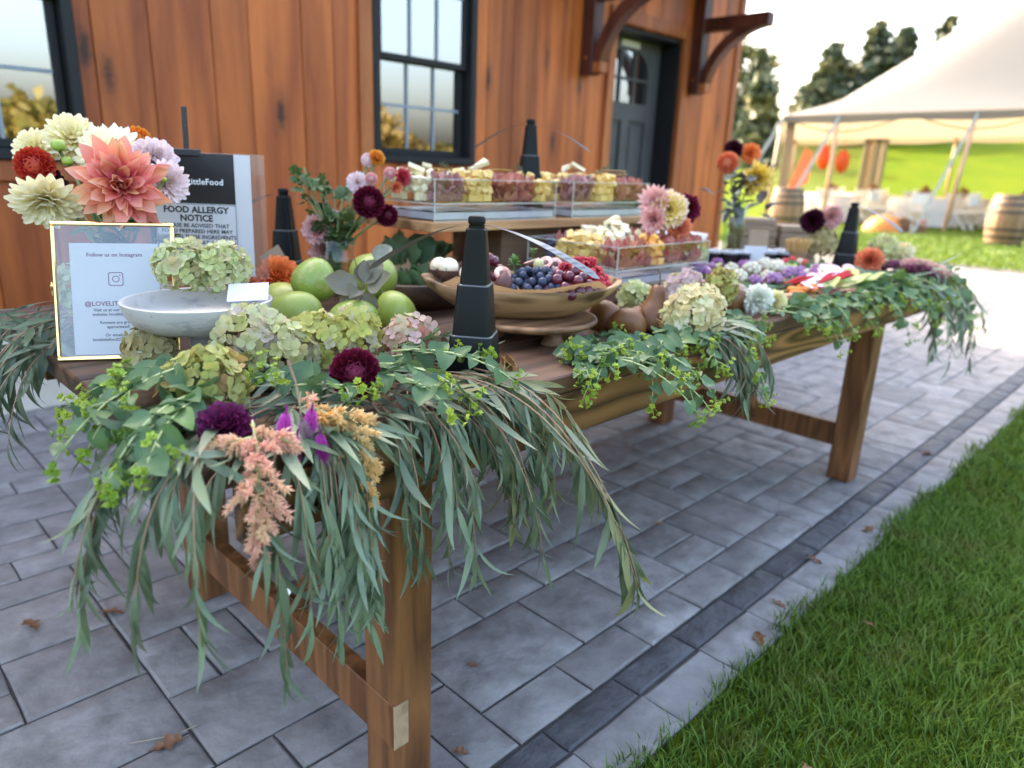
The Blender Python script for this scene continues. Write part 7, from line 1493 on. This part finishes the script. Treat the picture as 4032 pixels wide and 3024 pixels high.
# ================================================================== BACK RIGHT OF THE TABLE
m_kraft = mat('kraft_card', (.34, .24, .155), .8, var=(.30, .21, .13), vscale=20); m_kraftd = mat('kraft_shade', (.25, .17, .11), .8)
rz = R_(-42)
for s, (bx, by) in enumerate([(2.56, .74), (2.70, .61)]):
    for k in range(7 if s == 0 else 6):
        b = MB(); b.box((-.085, -.08, .001), (.085, .08, .0265), .002); o = ob('kraft_box', b.mesh('kraft_box'), None, m_kraft, (bx+random.uniform(-.004, .004), by+random.uniform(-.004, .004), TZ+.027*k)); o.rotation_euler = (0, 0, rz+random.uniform(-.05, .05))
        prop(o, ['bottom', 'second', 'third', 'fourth', 'fifth', 'sixth', 'top'][k] + ' kraft box of the ' + ('left' if s == 0 else 'right') + ' stack at the back right of the table', 'box', 'stacked kraft boxes')
m_cupd = mat('dark_jar', (.015, .012, .018), .2, coat=.5); m_lid = clear('clear_lid', (.95, .97, 1), .05, 1, 1.5, haze=.3, hazecol=(.8, .82, .86))
def cup(x, y, lab, r=.034, h=.055):
    t = thing('sauce_cup', lab, 'cup', (x, y, TZ+.012), 'dark sauce cups'); b = MB(); b.lathe([(.001, 0), (r*.8, 0), (r, h), (.001, h)], 20); ob('cup', b.mesh('cup', True, auto=40), t, m_cupd); b = MB(); b.lathe([(r*1.06, h), (r*1.08, h+.008), (r*.85, h+.016), (.001, h+.018)], 20); ob('lid', b.mesh('lid', True), t, m_lid)
bs = thing('serving_tray', 'low dark serving tray under the sauce cups', 'tray', (2.18, .52, TZ)); b = MB(); b.box((-.2, -.12, 0), (.26, .17, .0115), .003); ob('tray', b.mesh('tray'), bs, m_boxwood)
for k, (x, y) in enumerate([(2.26, .50), (2.31, .455), (2.35, .50), (2.30, .55)]): cup(x, y, ['front left', 'front right', 'rear right', 'rear left'][k] + ' dark sauce cup of the right cluster before the kraft boxes')
for k, (x, y) in enumerate([(2.09, .585), (2.15, .56), (2.06, .64)]): cup(x, y, ['left', 'right', 'rear'][k] + ' dark sauce cup beside the back glass vase')
ck = thing('card_easel', 'small wooden easel with a white card before the kraft boxes', 'sign', (2.20, .53, TZ+.012)); b = MB(); b.box((-.045, -.004, .0), (.045, .004, .085), .002); ob('card', b.mesh('card'), ck, m_paper); b = MB(); b.box((-.03, .005, .0), (.05, .012, .15), .002); ob('back_board', b.mesh('back_board'), ck, m_kraft); ck.rotation_euler = (-.12, 0, R_(-48))
br = thing('breadstick_cup', 'round wooden cup packed with golden breadsticks', 'breadsticks', (2.33, .42, TZ)); b = MB(); b.lathe([(.001, .06), (.040, .06), (.046, .085), (.042, .085), (.038, .07), (.001, .07)], 24); b.lathe([(.001, 0), (.038, 0), (.040, .06), (.001, .06)], 24); ob('cup', b.mesh('cup', True, auto=40), br, m_board)
m_bread = mat('breadstick', (.52, .32, .11), .6, rands=[(.50, .30, .10), (.60, .40, .16)])
for k in range(46):
    a = k*2.4; r = .042*math.sqrt(k/46); d = Vector((math.cos(a)*r*9, math.sin(a)*r*9, 1)).normalized(); b = MB(); p_ = Vector((r*math.cos(a)*.8, r*math.sin(a)*.8, .075)); b.tube([p_, p_+d*random.uniform(.045, .065)], .0042, 6); ob('breadstick', b.mesh('breadstick'), br, m_bread)
b = MB(); b.lathe([(.001, 0), (.06, 0), (.085, .05), (.08, .05), (.055, .006), (.001, .006)], 28); o = ob('white_bowl', b.mesh('white_bowl', True), None, m_white, (2.02, .78, TZ+.05)); prop(o, 'white bowl half hidden behind the yellow and burgundy dahlias', 'bowl'); o.scale = (1.3, 1.3, 1.7)
nk = prop(ob('napkin_stack', MB().box((0, 0, 0), (.12, .10, .018), .003).mesh('napkin_stack'), None, m_kraft, (1.90, .40, TZ)), 'flat stack of brown napkins behind the front tray', 'napkins'); nk.rotation_euler = (0, 0, -.5)
# wooden bowls at the back left of the shelf
m_dkbowl = wood('dark_bowl', (.045, .022, .012), (.13, .07, .04), scale=7, axis=0, ring=5, rough=.55)
wb2 = thing('dark_wooden_bowl', 'dark carved wooden bowl with salad greens under the left end of the shelf', 'bowl', (.60, .66, TZ)); b = MB(); b.lathe([(.001, 0), (.09, 0), (.13, .03), (.155, .072), (.148, .076), (.12, .035), (.08, .012), (.001, .010)], 40, None, 1.15, .85); ob('hull', b.mesh('hull', True), wb2, m_dkbowl)
wb3 = thing('dark_wooden_bowl', 'second dark wooden bowl of greens at the back edge behind the leafy vase', 'bowl', (.80, .98, TZ)); b = MB(); b.lathe([(.001, 0), (.09, 0), (.13, .03), (.155, .072), (.148, .076), (.12, .035), (.08, .012), (.001, .010)], 40, None, 1.2, .85); ob('hull', b.mesh('hull', True), wb3, m_bowl)
m_kale = mat('kale_leaf', rough=.5, rands=[(.09, .17, .09), (.14, .24, .12), (.20, .30, .14)], transl=.25); m_kale2 = mat('spinach_leaf', rough=.45, rands=[(.05, .11, .035), (.08, .15, .05), (.10, .18, .09)], transl=.2)
big = petal(1, .62, SH_ROUND, .5, .6, 3, 7, .35, 3).mesh('leaf', True)
for k in range(44): a = rv.uniform(0, 6.28); o = ob('salad_leaf', big, None, m_kale2, mat4=frame_y(Vector((.60+.10*math.cos(a)*rv.random(), .66+.08*math.sin(a)*rv.random(), TZ+.050)), (math.cos(a), math.sin(a), rv.uniform(.3, 1.6)), (0, 0, 1)) @ Matrix.Scale(rv.uniform(.035, .065), 4)); prop(o, 'dark green salad leaf in the dark wooden bowl under the shelf end', 'salad', 'greens in the bowl under the shelf')
for k in range(22): a = rv.uniform(0, 6.28); o = ob('salad_leaf', big, None, m_kale, mat4=frame_y(Vector((.80+.11*math.cos(a)*rv.random(), .98+.08*math.sin(a)*rv.random(), TZ+.060)), (math.cos(a), math.sin(a), rv.uniform(.3, 1.6)), (0, 0, 1)) @ Matrix.Scale(rv.uniform(.07, .11), 4)); prop(o, 'pale green curly leaf in the bowl at the back edge of the table', 'salad', 'greens in the back bowl')
o = ob('kraft_leaflet', MB().box((0, 0, 0), (.06, .001, .085)).mesh('kraft_leaflet'), None, m_kraft, (.285, .90, TZ+.05)); o.rotation_euler = (-.3, -.6, R_(-42)); prop(o, 'brown card leaning at the right foot of the allergy sign', 'card')

# ================================================================== FALLEN LEAVES
m_fall = mat('fallen_oak_leaf', rough=.7, rands=[(.22, .09, .035), (.30, .15, .06), (.36, .22, .12), (.16, .06, .03)], var=(.18, .08, .03), vscale=40, transl=.15)
oak = []
for k in range(3):
    r = random.Random(k); b = MB(); out = []; n = 22
    for i in range(n):
        t = i/(n-1); w_ = .28*math.sin(math.pi*min(1, t*1.05+.02))**.8*(1+.45*math.sin(t*17+k)); out.append((w_, t))
    vs = []; uv = []
    for (w_, t) in out:
        for q in (-1, -.5, 0, .5, 1): vs.append((q*w_*.05, (t-.5)*.06, .004*abs(q)+.010*math.sin(t*3+k)*(.6+.4*q)+.001)); uv.append((q, t))
    b.add(vs, [(i*5+j, i*5+j+1, (i+1)*5+j+1, (i+1)*5+j) for i in range(n-1) for j in range(4)], uv); b.tube([(0, -.03, .005), (.002, -.042, .004)], .0007, 4); oak.append(b.mesh('fallen_leaf', True))
for k, (x, y, lab, s) in enumerate([(-.345, 1.022, 'curled brown oak leaf on the pavers at the far left', 1.1), (-.25, .418, 'brown leaf caught in a paver joint at the bottom left', 1.0), (.140, .85, 'brown leaf beside the near stretcher', .9), (-.185, .95, 'brown leaf by the foot of the back left leg', 1.0), (1.467, -.155, 'brown oak leaf on the edging stones, middle of the row', .9),
    (1.805, -.195, 'dark brown leaf on the edging stones by the grass below the far leg', .9), (.967, -.225, 'tan leaf standing at the grass edge', .9), (1.156, -.190, 'small russet leaf on the edging stone joint', .7), (2.755, -.11, 'tan leaf on the far edging stones', 1.2), (.168, .01, 'small dark leaf on the paver right of the near leg', .55), (.36, .19, 'tiny brown leaf on a paver joint', .5), (1.22, -.40, 'pale brown leaf lying in the lawn', .6), (1.30, .30, 'tiny tan leaf on the pavers in the middle', .5), (.62, -.50, 'small dry leaf in the near grass', .6)]):
    o = ob('fallen_leaf', oak[k % 3], None, m_fall, (x, y, .001 if y > -.26 else .022)); o.rotation_euler = (0, 0, random.uniform(0, 6.28)); o.scale = (s, s, s); prop(o, lab, 'leaf')
b = MB(); b.tube([(-.30, .47, .004), (-.26, .445, .007), (-.225, .43, .006), (-.185, .428, .005)], .0012, 5); prop(ob('fallen_twig', b.mesh('fallen_twig'), None, mat('pale_twig', (.32, .26, .18), .7)), 'thin pale twig on the pavers at the bottom left', 'twig')
